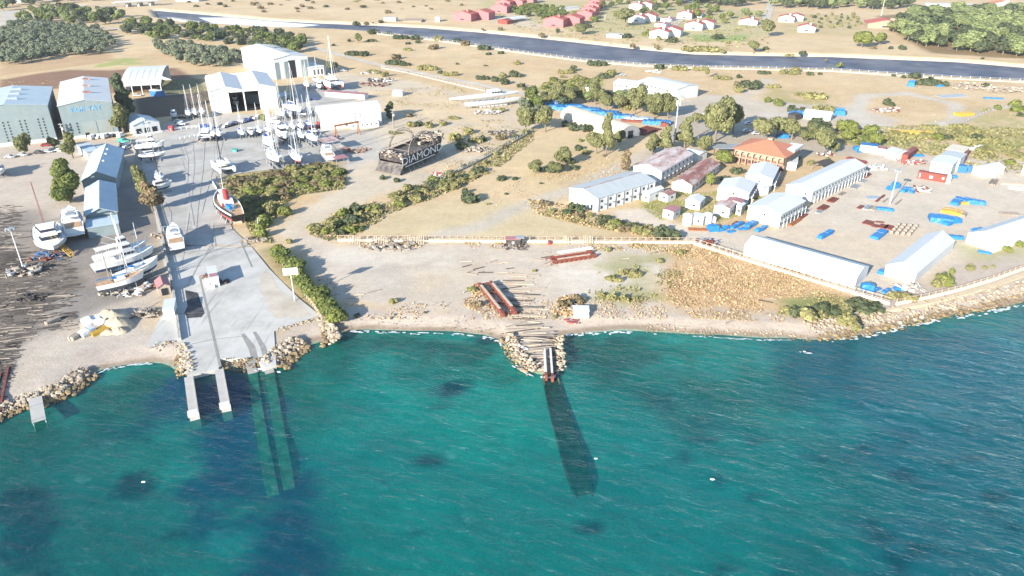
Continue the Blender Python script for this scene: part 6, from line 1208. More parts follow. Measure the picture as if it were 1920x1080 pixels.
k = CR.copy(); link(k); k.location = (c.x, c.y, .2); k.rotation_euler = r.rotation_euler; k.scale = (LL / 14, B / 4, .9); meta(k, 'trestles carrying the black tugboat', 'boat cradle', 'boat cradles in the yards')
x, y = G(446, 418); r = root('keel_block', 'pale concrete blocks and props below the tugboat stern', 'keel blocks', (x, y, 0)); MB().rbox(0, 0, 0, 3, 1.4, 2.0, .3).build('block', 'timber_pale', r); MB().rbox(2, 1.0, 0, .6, .6, 2.4).rbox(-2, -.6, 0, .6, .6, 2.2).build('prop', 'timber_grey', r)
# unfinished white superyacht: lower hull and, above and behind, its deck with deckhouse on trestles
def slender(name, label, s, b, z, B, fb, dr, parts, supp):
    a = V(*s, z); e = V(*b, z); d = e - a; c = (a + e) / 2; LL = d.length; r = root(name, label, 'yacht hull', (c.x, c.y, 0), math.atan2(d.y, d.x))
    rg = []
    for i in range(17):
        t = i / 16; w_ = B / 2 * max(.01, math.sin(math.pi * (.04 + .94 * t)) ** .75); x = -LL / 2 + LL * t; rise = .9 * abs(t - .45) ** 2 * 4
        rg.append([(x, w_, z + rise * .3), (x, w_ * .86, z - fb * .5 + rise * .4), (x, w_ * .3, z - fb + rise), (x, 0, z - fb - .25 + rise), (x, -w_ * .3, z - fb + rise), (x, -w_ * .86, z - fb * .5 + rise * .4), (x, -w_, z + rise * .3)])
    MB().loft(rg, closed=True).build('hull', 'white_paint', r)
    for k in range(supp):
        x = LL * (-.3 + .6 * k / (supp - 1))
        for s_ in (-1, 1): MB().tube((x, s_ * B * .22, 0), (x, s_ * B * .2, z - fb * .8), .14).build('support', 'grey_metal', r)
    return r, LL
r, LL = slender('yacht_hull', 'unfinished long white yacht hull on supports, lower of two', (872, 193), (976, 183), 3.4, 6.0, 2.6, 0, 0, 9)
MB().box(-LL * .25, LL * .25, -1, 1, .3, .9).build('keel_beam', 'steel_white', r)
r, LL = slender('yacht_deck', 'long white yacht deck moulding with deckhouse and three dark windows', (843, 185), (973, 172), 6.4, 7.5, 1.5, 0, 0, 8)
p = G(905, 172, 6.4); h = MB(); taper_box(h, LL * .04, LL * .24, 4.6, 3.6, 6.5, 9.0, 1.8, .4, .86); hb = h.build('deckhouse', 'white_paint', r)
for k in range(4): MB().box(LL * .08 + k * 1.7, LL * .08 + 1.1 + k * 1.7, -2.25, 2.25, 7.4, 8.2).build('window', 'glass_dark', hb)
# burnt black ship
mat('weathered_hull', (.03, .03, .032), .6, .4, .5, col2=(.10, .07, .055), cov=.58, sharp=.06); mat('burnt_deck', (.12, .11, .10), .9, .35, .9, col2=(.05, .045, .045), cov=.5)
a, b = V(736, 322, 0), V(826, 283, 0); d = b - a; c = (a + b) / 2; LL = d.length * 1.02; B = 12.5; r = root('burnt_ship', 'burnt-out black ship ashore with an arched steel frame on deck', 'ship wreck', (c.x, c.y, 0), math.atan2(d.y, d.x))
rg = []
for i in range(15):
    t = i / 14; w_ = B / 2 * (1 if t < .62 else max(.03, math.cos((t - .62) / .38 * math.pi / 2) ** .7)); x = -LL / 2 + LL * t; zt = 7.0 + 2.4 * max(0, t - .5) ** 2 * 4; off = max(0, t - .6) * 7
    rg.append([(x, w_, zt), (x - off * .4, w_ * .96, 3.6), (x - off * .7, w_ * .8, 1.8), (x - off, w_ * .25, 1.2), (x - off, -w_ * .25, 1.2), (x - off * .7, -w_ * .8, 1.8), (x - off * .4, -w_ * .96, 3.6), (x, -w_, zt)])
hb = MB(); hb.v = [p for q in rg for p in q]; hb.f = [(k * 8 + i, (k + 1) * 8 + i, (k + 1) * 8 + i + 1, k * 8 + i + 1) for k in range(14) for i in range(7)]; hb.m = [0] * len(hb.f); hb.f.append((1, 2, 3, 4, 5, 6)); hb.m.append(1); hb.build('hull', ['weathered_hull', 'charred_steel'], r)
MB().hexa([(-LL / 2 - 3, -B / 2, .5), (-LL / 2, -B / 2, .5), (-LL / 2, B / 2, .5), (-LL / 2 - 3, B / 2, .5), (-LL / 2 - .2, -B / 2, 3.4), (-LL / 2, -B / 2, 4), (-LL / 2, B / 2, 4), (-LL / 2 - .2, B / 2, 3.4)]).build('stern_ramp', 'burnt_deck', r)
MB().add([q for g_ in rg for q in ((g_[0][0], g_[0][1] * .98, 5.9), (g_[-1][0], g_[-1][1] * .98, 5.9))], [(2 * i, 2 * i + 1, 2 * i + 3, 2 * i + 2) for i in range(14)]).build('deck', 'burnt_deck', r)
MB().box(-LL / 2 + 1, LL * .12, -B / 2 - .06, -B / 2 - .01, 2.6, 2.95).build('white_stripe', 'white_paint', r)
mat('pale_letter', (.62, .62, .60), .6, .1, 1)
text('DIAMOND', 4.4, 'pale_letter', r, (-LL * .13, -B / 2 - .12, 5.0), sx=1.35)
text('D', 2.0, 'blue_paint', r, (-LL * .42, -B / 2 - .12, 4.6), name='emblem')
for yy in (-B * .42, B * .42):                       # arched truss either side
    ar = MB(); pts = [Vector((-LL * .36 + LL * .52 * (1 - math.cos(t)) / 2, yy, 6 + 8.2 * math.sin(t) ** .85)) for t in np.linspace(0, math.pi, 15)]; pin = [Vector((-LL * .33 + LL * .47 * (1 - math.cos(t)) / 2, yy, 6 + 7.2 * math.sin(t) ** .85)) for t in np.linspace(0, math.pi, 15)]
    for P in (pts, pin):
        for u, v in zip(P[:-1], P[1:]): ar.tube(u, v, .16, n=5)
    for u, v in zip(pts, pin[1:] + pin[-1:]): ar.tube(u, v, .1, n=4)
    ar.build('arch_truss', 'timber_grey', r)
mb = MB()
for t in np.linspace(.2, math.pi - .2, 9): p = Vector((-LL * .36 + LL * .52 * (1 - math.cos(t)) / 2, 0, 6 + 8.2 * math.sin(t) ** .85)); mb.tube(p + Vector((0, -B * .42, 0)), p + Vector((0, B * .42, 0)), .1, n=4)
mb.build('arch_crossbars', 'timber_grey', r)
for s in (-1, 1):
    mb = MB(); mb.tube((-LL * .46, s * B * .49, 8.2), (LL * .2, s * B * .49, 8.4), .1, n=4)
    for k in range(12): x = -LL * .46 + LL * .66 * k / 11; mb.tube((x, s * B * .49, 6.8), (x, s * B * .49, 8.3), .08, n=4)
    mb.build('handrail', 'timber_grey', r)
def junk(n, x0, x1, y0, y1, z0, zr, s, seed=1):
    rs = random.Random(seed); mb = MB()
    for _ in range(n):
        x, y, z = rs.uniform(x0, x1), rs.uniform(y0, y1), z0 + rs.uniform(0, zr)
        if rs.random() < .5: a_ = rs.uniform(0, 6.28); q = Vector((math.cos(a_), math.sin(a_), rs.uniform(-.3, .5))) * s * rs.uniform(.8, 2); mb.bar((x, y, z), (x + q.x, y + q.y, max(z0 * .9, z + q.z)), s * .12, s * .1)
        else: mb.rbox(x, y, z, s * rs.uniform(.4, 1.2), s * rs.uniform(.3, .9), s * rs.uniform(.1, .5), rs.uniform(0, 3))
    return mb
junk(60, LL * .1, LL * .4, -B * .35, B * .35, 6, 3.2, 2.2, 3).build('superstructure_wreckage', 'timber_pale', r); junk(40, LL * .08, LL * .44, -B * .35, B * .35, 6, 2.6, 2.2, 4).build('charred_wreckage', 'charred_steel', r); junk(40, -LL * .49, -LL * .40, -B * .46, B * .46, 5.5, 2.6, 1.6, 5).build('stern_wreckage', 'timber_pale', r)
MB().box(-LL * .49, -LL * .47, -B * .48, B * .48, 4.6, 7.4).build('stern_frame', 'charred_steel', r)
for k in range(9): MB().tube((-LL * .4 + LL * .09 * k, -B * .5 - .8, 0), (-LL * .4 + LL * .09 * k, -B * .44, 2.6), .12).build('prop', 'timber_grey', r)
# ------------------------------------------------------------------ fences, walls, shore works
def fence(name, label, px, hgt, step, post_m, rail_m, base=None, basew=.5, baseh=.7, z=0., nr=2, zoff=0., cat='fence'):
    P = [V(*p, z) for p in px]; o = P[0]; r = root(name, label, cat, o); rl = MB(); bs = MB(); segs = list(zip(P[:-1], P[1:])); n = 0
    for a, b in segs:
        a = a - o; b = b - o; d = b - a; L = d.length
        for k in range(nr): hz = hgt * (1 - k * .45); rl.bar(a + Vector((0, 0, hz)), b + Vector((0, 0, hz)), .09, .12)
        if base: bs.bar(a + Vector((0, 0, baseh / 2)), b + Vector((0, 0, baseh / 2)), basew, baseh)
        for k in range(max(1, int(L / step))):
            if n < 100: p = a + d * k / max(1, int(L / step)); MB().box(-.1, .1, -.1, .1, 0, hgt + .1).build('post', post_m, r, loc=p); n += 1
    rl.build('rail', rail_m, r)
    if base: bs.build('base_wall', base, r)
    return r
mat('fence_rust', (.36, .27, .20), .8, .3, 1); mat('cream_wall', (.66, .58, .42), .9, .1, .4)
fence('perimeter_fence', 'long post-and-rail fence on a cream wall above the beach flat', [(634, 452), (760, 453), (900, 454), (1040, 455), (1180, 456), (1300, 457)], 2.0, 2.4, 'fence_rust', 'fence_rust', 'cream_wall')
fence('perimeter_fence', 'fence on a cream wall running down past the parallel storage hall', [(1301, 458), (1360, 477), (1440, 502), (1520, 527), (1600, 551), (1668, 571)], 2.0, 2.0, 'fence_rust', 'fence_rust', 'cream_wall')
fence('perimeter_fence', 'fence along the right-hand sea wall beyond the corner', [(1680, 572), (1740, 560), (1800, 545), (1860, 527), (1920, 505), (1990, 478)], 1.8, 2.4, 'fence_rust', 'fence_rust', 'cream_wall')
fence('river_fence', 'thin pale fence on the near river bank, left half', [(700, 63), (800, 74), (900, 88), (1000, 103), (1100, 116), (1200, 124), (1300, 128)], 2.2, 5.0, 'steel_white', 'grey_metal', 'cream_wall', .6, .4)
fence('river_fence', 'thin pale fence on the near river bank, right half', [(1300, 128), (1440, 131), (1560, 134), (1680, 142), (1800, 149), (1930, 155)], 2.2, 5.0, 'steel_white', 'grey_metal', 'cream_wall', .6, .4)
fence('wire_fence', 'grey fence and low wall running diagonally from the black ship to the trees', [(818, 345), (860, 322), (900, 302), (935, 283), (965, 266), (1000, 246)], 2.0, 3.0, 'grey_metal', 'grey_metal', 'concrete', .3, .6)
fence('boundary_wall', 'broken low wall and posts along the dirt road above the white yacht', [(715, 128), (760, 136), (810, 148), (860, 160), (910, 171)], 1.6, 3.5, 'timber_pale', 'timber_pale', 'concrete', .4, .5, cat='wall')
fence('boundary_wall', 'low concrete wall with pipe beside the slipway and its trees', [(246, 268), (258, 298), (268, 330), (280, 362), (290, 387), (297, 412), (304, 436), (310, 476), (318, 510), (325, 545), (330, 580), (338, 640)], 1.2, 4.0, 'timber_pale', 'timber_grey', 'concrete', .7, .9, cat='wall')
fence('hedge_fence', 'row of pale stakes in front of the hedge beside the slipway', [(515, 478), (540, 510), (565, 545), (590, 580), (606, 606)], 1.8, 1.6, 'timber_pale', 'fence_rust')
fence('boundary_wall', 'short white kerb wall at the left edge of the scrub patch', [(396, 338), (408, 358), (420, 375)], 1.0, 1.6, 'white_wall', 'white_wall', 'white_wall', .3, .6, cat='wall')
fence('site_fence', 'low dotted fence along the field edge in the top-right meadow', [(1800, 236), (1825, 222), (1860, 208), (1920, 196)], 1.2, 4, 'concrete', 'concrete', 'concrete', .3, .5)
# sea wall on the right with promenade band
def ribbon(name, px, wd, z0, z1, m, kind='structure', z=0.):
    P = [V(*p, z) for p in px]; mb = MB()
    for a, b in zip(P[:-1], P[1:]): mb.bar(a + Vector((0, 0, (z0 + z1) / 2)), b + Vector((0, 0, (z0 + z1) / 2)), wd, z1 - z0)
    o = mb.build(name, m); meta(o, kind=kind); return o
mat('sandy_wall', hx(232, 212, 178, K), .9, .1, .5)
ribbon('sea_wall', [(1600, 592), (1640, 585), (1680, 580), (1740, 569), (1800, 554), (1860, 537), (1920, 516), (2000, 486)], 1.6, -.4, .5, 'sandy_wall')
# rocks along the shore
def riprap(name, label, px, wd, n, rmin, rmax, mats=('rock', 'wet_rock'), z=SEA, zt=.6, bias=0.):
    P = [V(*p, z) for p in px]; segs = [(a, b, (b - a).length) for a, b in zip(P[:-1], P[1:])]; T = sum(s[2] for s in segs); mb = MB()
    for i in range(n):
        u = random.random() * T
        for a, b, L in segs:
            if u <= L: break
            u -= L
        d = (b - a).normalized(); nn = Vector((-d.y, d.x, 0)); w_ = random.uniform(-.5, .5); p = a + d * min(u, L) + nn * (w_ * wd + bias); rr = random.uniform(rmin, rmax) * random.choice((.35, .5, .6, .85))
        zz = z - .1 + (w_ + .5) * (zt - z); mb.rock((p.x, p.y, zz), rr, 1 if w_ < -.12 + random.uniform(-.12, .12) else 0)
    o = mb.build(name, list(mats)); meta(o, label, 'rocks', kind='stuff'); return o
riprap('shore_rocks', 'tumbled pale boulders along the shore left of the small white jetty', [(-20, 790), (30, 765), (75, 752)], 4.5, 260, .3, .8)
riprap('shore_rocks', 'band of boulders between the small jetty and the little bay', [(82, 750), (120, 738), (150, 716), (170, 700)], 5.5, 330, .35, .95)
riprap('shore_rocks', 'rocks piled against the left side of the slipway', [(290, 660), (330, 655), (345, 680), (347, 708)], 4.0, 240, .3, .8)
riprap('shore_rocks', 'boulders filling the corner right of the slipway end', [(516, 690), (530, 672), (552, 655), (572, 645)], 7.0, 420, .35, .9)
riprap('shore_rocks', 'pale stone line above the sandy corner beside the hedge foot', [(520, 625), (560, 612), (600, 603)], 2.5, 160, .25, .6, z=-.3, zt=.3)
riprap('shore_rocks', 'heap of boulders at the foot of the hedge', [(600, 615), (622, 632), (618, 650)], 4.5, 170, .4, 1.0)
riprap('shore_rocks', 'dark rocks on the left flank of the timber slipway head', [(945, 635), (960, 658), (975, 680), (1000, 700)], 4.0, 260, .3, .8)
riprap('shore_rocks', 'dark rocks on the right flank of the timber slipway head', [(1045, 636), (1042, 655), (1046, 680), (1048, 700)], 3.5, 200, .3, .75)
riprap('shore_rocks', 'small stones and low reef along the right-hand beach', [(1210, 617), (1290, 622), (1380, 625), (1470, 630), (1520, 634)], 3.5, 500, .12, .38, zt=-.3)
riprap('shore_rocks', 'rock embankment below the right-hand sea wall', [(1520, 625), (1600, 618), (1680, 600), (1760, 583), (1840, 567), (1920, 550), (2000, 535)], 8.0, 1500, .3, .85, zt=.5)
riprap('shore_rocks', 'rubble at the waterline between the slipway arm and the twin tracks', [(420, 688), (450, 690), (490, 688)], 3.5, 120, .25, .6, mats=('wet_rock', 'wet_rock'))
riprap('field_stones', 'scattered stones behind the hedge on the beach flat', [(598, 515), (615, 535), (625, 560)], 4, 90, .3, .7, z=0, zt=.1)
riprap('beach_pebbles', 'scattered pebbles over the pale upper beach', [(640, 610), (760, 607), (900, 612), (1000, 625)], 7, 260, .1, .25, z=-.2, zt=.1)
# foam along the waterline
def foam(px, wd, n, z=SEA + .12, seed=0):
    P = [V(*p, z) for p in px]; mb = MB(); rs = random.Random(seed)
    for a, b in zip(P[:-1], P[1:]):
        k = max(1, int((b - a).length / .5)); d = (b - a).normalized(); nn = Vector((-d.y, d.x, 0))
        for i in range(k):
            if rs.random() < .62 + .3 * math.sin(i * .23 + seed):
                p = a.lerp(b, (i + rs.random()) / k) + nn * rs.uniform(-.4, .4) * wd; l = rs.uniform(.25, .9); w_ = wd * rs.uniform(.15, .6); pts = []
                for q in range(8): t = q / 8 * 6.283; pts.append(tuple(p + d * l * math.cos(t) * rs.uniform(.7, 1.2) + nn * w_ * .5 * math.sin(t) * rs.uniform(.6, 1.3) + Vector((0, 0, i * .0004))))
                mb.add(pts, [tuple(range(8))])
    return mb
fo = MB()
for i, (px, wd) in enumerate([([(165, 705), (200, 693), (240, 685), (284, 681)], .9), ([(655, 622), (700, 622), (770, 625), (850, 626), (905, 632), (938, 640), (948, 656)], 1.3), ([(1060, 631), (1100, 626), (1160, 623), (1230, 627)], 1.8), ([(1300, 630), (1420, 637), (1480, 638)], .7), ([(1560, 640), (1600, 634), (1650, 625), (1700, 612), (1760, 601), (1830, 590), (1920, 572)], 1.8), ([(440, 692), (500, 694), (520, 700)], 1.6), ([(960, 682), (1000, 706), (1040, 708), (1052, 690)], 1.2), ([(1500, 660), (1520, 662)], .9)]):
    q = foam(px, wd, 1, seed=i, z=SEA + .18 + i * .003); fo.add(q.v, q.f)
o = fo.build('surf_foam', 'foam'); meta(o, kind='stuff', label='thin white surf foam where small waves meet the beach', cat='foam')
# slipway arms, aprons, jetties, submerged tracks
def beam_px(name, label, a, b, wd, z0, z1, m, zp=0., cat='pier', parent=None, extra=None):
    A = V(*a, zp); B = V(*b, zp); d = (B - A); r = root(name, label, cat, A, math.atan2(d.y, d.x)); L = d.length; MB().box(0, L, -wd / 2, wd / 2, z0, z1).build('beam', m, r); return r, L
for a, b, lb, wd in [((354, 708), (364, 779), 'left concrete arm of the boat lift slip', 1.9), ((411, 694), (423.5, 764), 'right concrete arm of the boat lift slip', 1.9)]:
    r, L = beam_px('lift_pier', lb, a, b, wd, -3.5, .25, 'concrete', .2); MB().box(0, L, wd / 2 - .2, wd / 2, .25, .55).build('kerb', 'concrete', r); MB().box(L - 1.6, L + .02, -wd / 2 - .25, wd / 2 + .02, -.2, .45).build('end_cap', 'white_wall', r)
    for x in (L * .5, L * .8): MB().box(x, x + .5, -wd / 2 - .25, -wd / 2, -.3, .1).build('fender', 'rubber', r)
r, L = beam_px('jetty', 'small white jetty at the left shore', (66, 746), (73, 789), 2.5, -.1, .15, 'concrete', .2, 'jetty'); MB().box(L * .33, L * .36, -1.25, 1.25, .15, .2).box(L * .93, L * .96, -1.25, 1.25, .15, .2).build('joint', 'grey_metal', r)
for x in (L * .5, L * .95):
    for s in (-1, 1): MB().tube((x, s * 1.1, -4), (x, s * 1.1, 0), .12).build('pile', 'grey_metal', r)
def strip(segs, hw, thick=.8):
    """a slab following centre points (with heights); widths may change"""
    mb = MB(); P = []
    for i, (p, w_) in enumerate(zip(segs, hw)):
        d = segs[min(i + 1, len(segs) - 1)] - segs[max(i - 1, 0)]; nn = Vector((-d.y, d.x, 0)).normalized() * w_; P.append([p - nn, p + nn, p + nn - Vector((0, 0, thick)), p - nn - Vector((0, 0, thick))])
    return mb.loft(P)
for pts, lb in [([(474, 700, -1.1), (481, 755, -2.2), (488, 800, -3.2), (504, 890, -4.3), (512, 925, -4.7), (518, 950, -5.6)], 'left submerged concrete track of the twin slip'), ([(506, 700, -1.1), (515, 755, -2.2), (522, 800, -3.2), (536, 880, -4.3), (541, 910, -4.7), (546, 935, -5.6)], 'right submerged concrete track of the twin slip')]:
    S = [V(*p) for p in pts]; o = strip(S, [1.0, 1.05, 1.1, 1.15, 1.1, .8]).build('slip_track', 'algae_concrete'); meta(o, lb, 'slip track', 'submerged tracks of the twin slip')
    x0, y0 = pts[0][:2]; o = strip([V(x0 - 6, y0 - 24, .05), V(x0 - 3, y0 - 12, -.45), V(x0 + .2, y0 + 1, -1.06)], [1.0, 1.02, 1.04], 1.4).build('track_head', 'tyre_mark'); meta(o, lb.replace('submerged concrete track', 'wave-washed head'), 'slip track', 'track heads')
S = [V(1030, 702, -.9), V(1045, 760, -1.9), V(1066, 830, -3.1), V(1084, 885, -3.9), V(1092, 915, -4.5), V(1100, 950, -5.8)]; HW = [1.8, 2.1, 2.3, 2.4, 2.1, 1.2]
r = root('sunken_slipway', 'submerged dark timber slipway running out from the rocky point', 'slipway', (0, 0, 0)); strip(S, HW).build('bed', 'sunken_bed', r)
for s in (-1, 1):
    mb = MB()
    for i in range(5): d = (S[i + 1] - S[i]); nn = Vector((-d.y, d.x, 0)).normalized() * s * .9; mb.bar(S[i] + nn * HW[i] + Vector((0, 0, .1)), S[i + 1] + nn * HW[i + 1] + Vector((0, 0, .1)), .25, .3)
    mb.build('rail', 'sunken_bed', r)
mb = MB()
for i in range(4):
    for k in range(5): t = (k + random.random() * .6) / 5; p = S[i].lerp(S[i + 1], t); w_ = HW[i] * random.uniform(.7, 1.02); d = (S[i + 1] - S[i]); nn = Vector((-d.y, d.x, 0)).normalized() * w_; mb.bar(p - nn + Vector((0, 0, .04)), p + nn + Vector((0, 0, .04)), random.uniform(.2, .45), .2)
mb.build('ties', 'sunken_bed', r)
for a, b, lb in [((1021, 656), (1024, 706), 'left rusty-white steel rail of the timber slipway'), ((1032, 654), (1036, 708), 'right rusty-white steel rail of the timber slipway')]:
    r, L = beam_px('slip_rail', lb, a, b, .45, -1.2, .3, 'steel_white', .2, 'rail'); MB().box(L - 1.4, L + .02, -.3, .3, -1.2, .34).build('rusty_end', 'red_oxide', r)
r, L = beam_px('fallen_beam', 'white beam lying on the rocks left of the timber slipway', (965, 643), (990, 655), .5, -.4, .1, 'steel_white', 0, 'beam')
# timber sleepers of the slipway, one by one
def logs(name, lst, label, group, m, r0=.11, r1=.2, z=.12):
    protos = []
    for q in range(4): protos.append(MB().tube((-.5, 0, 0), (.5, .02 * q, 0), .18 - .02 * q, .14, 6).build(name, m if isinstance(m, str) else m[q % len(m)]))
    for i, (p, a, L) in enumerate(lst):
        c = protos[i % 4] if i < 4 else protos[i % 4].copy()
        if i >= 4: link(c)
        c.location = (p[0], p[1], p[2] if len(p) > 2 else z); c.rotation_euler = (0, 0, a); c.scale = (L, 1 if L < 3 else 1.15, 1); meta(c, label, 'log', group)
def hz(x, y):
    """height of the shore slope at a point"""
    s = float(-sdist(np.array([x]), np.array([y]), sea_poly)[0]); return min(0, SEA + max(0, s) * .16) if s > 0 else SEA
lst = []
for k in range(62):
    t = (k / 62) ** .9; cx = 970 + (1012 - 970) * t + random.uniform(-4, 4); cy = 515 + (692 - 515) * t; x, y = G(cx, cy); w_ = 13 * (1 - .35 * t) * random.uniform(.35, .9); ang = R(-2) + random.gauss(0, .12) + (.1 if cx > 985 else 0)
    lst.append(((x + random.uniform(-2.5, 2.5), y, hz(x, y) + .12), ang, w_))
logs('sleeper', lst, 'weathered timber sleeper of the slipway running down to the rocky point', 'sleepers of the timber slipway', ('timber_grey', 'timber_pale', 'timber_grey', 'timber_dark'))
lst = []
for k in range(36):
    cx, cy = random.choice([(random.uniform(1010, 1040), random.uniform(470, 500)), (random.uniform(690, 760), random.uniform(458, 466)), (random.uniform(870, 960), random.uniform(490, 515)), (random.uniform(1100, 1260), random.uniform(462, 490)), (random.uniform(1230, 1460), random.uniform(560, 606)), (random.uniform(640, 720), random.uniform(540, 560))]); x, y = G(cx, cy); lst.append(((x, y, .12), random.uniform(-.5, .9), random.uniform(1.5, 4.5)))
logs('driftwood_log', lst, 'loose weathered timber lying on the beach flat', 'loose timbers on the beach flat', ('timber_grey', 'timber_dark', 'timber_pale', 'timber_grey'))
lst = []
for k in range(235):
    t = random.random(); cy = 395 + (730 - 395) * t; xr = 45 - 20 * abs(t - .0) + (60 if .28 < t < .7 else 0); cx = random.uniform(-60, 40 + (95 if .28 < t < .68 else (10 - 60 * max(0, t - .7) / .3))); x, y = G(cx, cy); lst.append(((x, y, hz(x, y) + .1), R(14) + random.gauss(0, .09), random.uniform(2.5, 6.5)))
logs('sleeper', lst, 'dark timber sleeper on the trampled trackway at the left edge', 'sleepers of the left trackways', ('timber_dark', 'timber_grey', 'timber_dark', 'timber_dark'))
for i, (a, b) in enumerate([((2, 700), (-14, 765)), ((16, 690), (0, 770))]): beam_px('slip_rail', ('outer' if i == 0 else 'inner') + ' rusty rail of the sleeper slip at the lower left edge', a, b, .4, -.6, .35, 'red_oxide', 0, 'rail')
mb = MB(); rs = random.Random(11)
for _ in range(1500):
    cy = rs.uniform(385, 745); cx = rs.uniform(-80, 36 + (105 if 470 < cy < 620 else 0) - max(0, cy - 640) * .35); x, y = G(cx, cy); l = rs.uniform(.6, 3.6); a_ = R(14) + rs.gauss(0, .14); q = Vector((math.cos(a_), math.sin(a_), 0)) * l / 2; p = Vector((x, y, hz(x, y) + .08)); mb.bar(p - q, p + q, rs.uniform(.12, .34), .14, 0 if rs.random() < .8 else 1)
o = mb.build('timber_litter', ['timber_dark', 'timber_grey']); meta(o, 'countless broken dark timbers littering the left trackways', 'timber litter', kind='stuff')
# ------------------------------------------------------------------ red steel cradles on the flat
def red_cradle(label, a, b, wd, h=1.3, n=9, ext=True):
    A = V(*a, .6); B = V(*b, .6); d = B - A; L = d.length; r = root('slip_carriage', label, 'slip carriage', (A.x, A.y, 0), math.atan2(d.y, d.x))
    for s in (-1, 1):
        MB().box(0, L, s * wd / 2 - .35, s * wd / 2 + .35, .3, h).build('side_beam', 'red_oxide', r); MB().box(L * .1, L * .85, s * wd / 2 - .3, s * wd / 2 + .3, h, h + .22).build('timber_cap', 'timber_pale', r)
        for k in range(n): MB().box(L * (k + .5) / n - .35, L * (k + .5) / n + .35, s * wd / 2 - .5, s * wd / 2 + .5, .0, h * .6).build('wheel_box', 'red_oxide', r)
    for k in range(4): MB().box(L * k / 3.2, L * k / 3.2 + .4, -wd / 2, wd / 2, .5, .9).build('cross_beam', 'red_oxide', r)
    for s in (-1, 1): MB().tube((L * .02, s * wd / 2, h), (-1.2, s * wd * .8, .2), .14).build('brace', 'red_oxide', r)
red_cradle('long twin-beam red steel carriage beside the timber slipway', (909, 532), (956, 590), 3.4)
red_cradle('red steel carriage with white frames below the long fence', (1034, 488), (1114, 476), 2.8)
r, L = beam_px('trestle', 'thin white steel frame lying behind the upper red carriage', (1048, 478), (1112, 468), .3, .2, .7, 'steel_white', 0, 'frame'); MB().box(0, L, 1.2, 1.5, .2, .6).build('second_beam', 'steel_white', r)
# ------------------------------------------------------------------ small structures
def hut_box(name, label, px, py, l, w_, h, rz, m, roof, cat='hut'):
    x, y = G(px, py); r = root(name, label, cat, (x, y, 0), R(rz)); MB().box(-l / 2, l / 2, -w_ / 2, w_ / 2, 0, h).build('wall', m, r); MB().loft([[(-l / 2 - .15, yy, h + .02 + (yy + w_ / 2) * .06), (-l / 2 - .15, yy, h + .16 + (yy + w_ / 2) * .06), (l / 2 + .15, yy, h + .16 + (yy + w_ / 2) * .06), (l / 2 + .15, yy, h + .02 + (yy + w_ / 2) * .06)] for yy in (-w_ / 2 - .15, w_ / 2 + .15)]).build('roof', roof, r)
    MB().box(-l * .1, l * .1, -w_ / 2 - .06, -w_ / 2, .1, h * .75).build('door', 'grey_metal', r); return r
r = hut_box('beach_hut', 'white stepped box hut alone on the beach by the weed heap', 1089, 588, 4.0, 2.6, 1.4, -2, 'white_wall', 'white_roof'); MB().box(-2.0, 2.0, -2.5, -1.32, 0, .95).build('front_step', 'white_wall', r)
hut_box('beach_shack', 'dark red lean-to shack against the long fence', 962, 458, 4.6, 2.2, 2.0, 0, 'timber_dark', 'pink_roof'); hut_box('beach_shack', 'small black shack right of the dark red one by the fence', 975, 457, 2.4, 1.8, 2.2, 0, 'timber_dark', 'grey_metal')
x, y = G(1030, 458); r = root('water_barrel', 'red drum beside the long fence', 'drum', (x, y, 0)); MB().tube((0, 0, 0), (0, 0, 1.1), .55, .55, 12).build('drum_body', 'red_paint', r); MB().tube((0, 0, 1.1), (0, 0, 1.15), .5, .5, 12).build('lid', 'red_oxide', r)
hut_box('storage_box', 'small white shed with a dark lean-to in the dirt lot by the boat park', 747, 179, 6, 4, 2.6, -10, 'white_wall', 'white_roof')
# billboard
x, y = G(553, 565); r = root('billboard', 'white billboard on a tall single pole in front of the hedge', 'billboard', (x, y, 0), R(12)); MB().tube((0, 0, 0), (0, 0, 8.4), .16, .13, 8).build('pole', 'steel_white', r); bd = MB().box(-1.9, 1.9, -.08, .08, 8.0, 10.0).build('board', 'white_paint', r); MB().box(-1.5, 1.5, -.12, -.085, 8.7, 9.0).build('faded_print', 'seam_blue_roof', bd)
# posts stacked against the fence
for cx, n, lb in [(667, 7, 'leftmost bundle of pale posts leaning on the long fence'), (717, 8, 'middle bundle of pale posts leaning on the long fence'), (782, 10, 'third bundle of pale posts leaning on the long fence'), (1064, 3, 'short bundle of posts on the fence above the red carriage'), (1104, 6, 'bundle of grey boards on the fence right of the short one')]:
    x, y = G(cx, 456); r = root('post_bundle', lb, 'posts', (x, y, 0)); 
    for k in range(n): MB().tube((k * .55 - n * .27, -.9, 0), (k * .55 - n * .27 + random.uniform(-.1, .1), -.1, 2.4 + random.uniform(-.3, .4)), .16, .14).build('post', 'timber_pale', r)
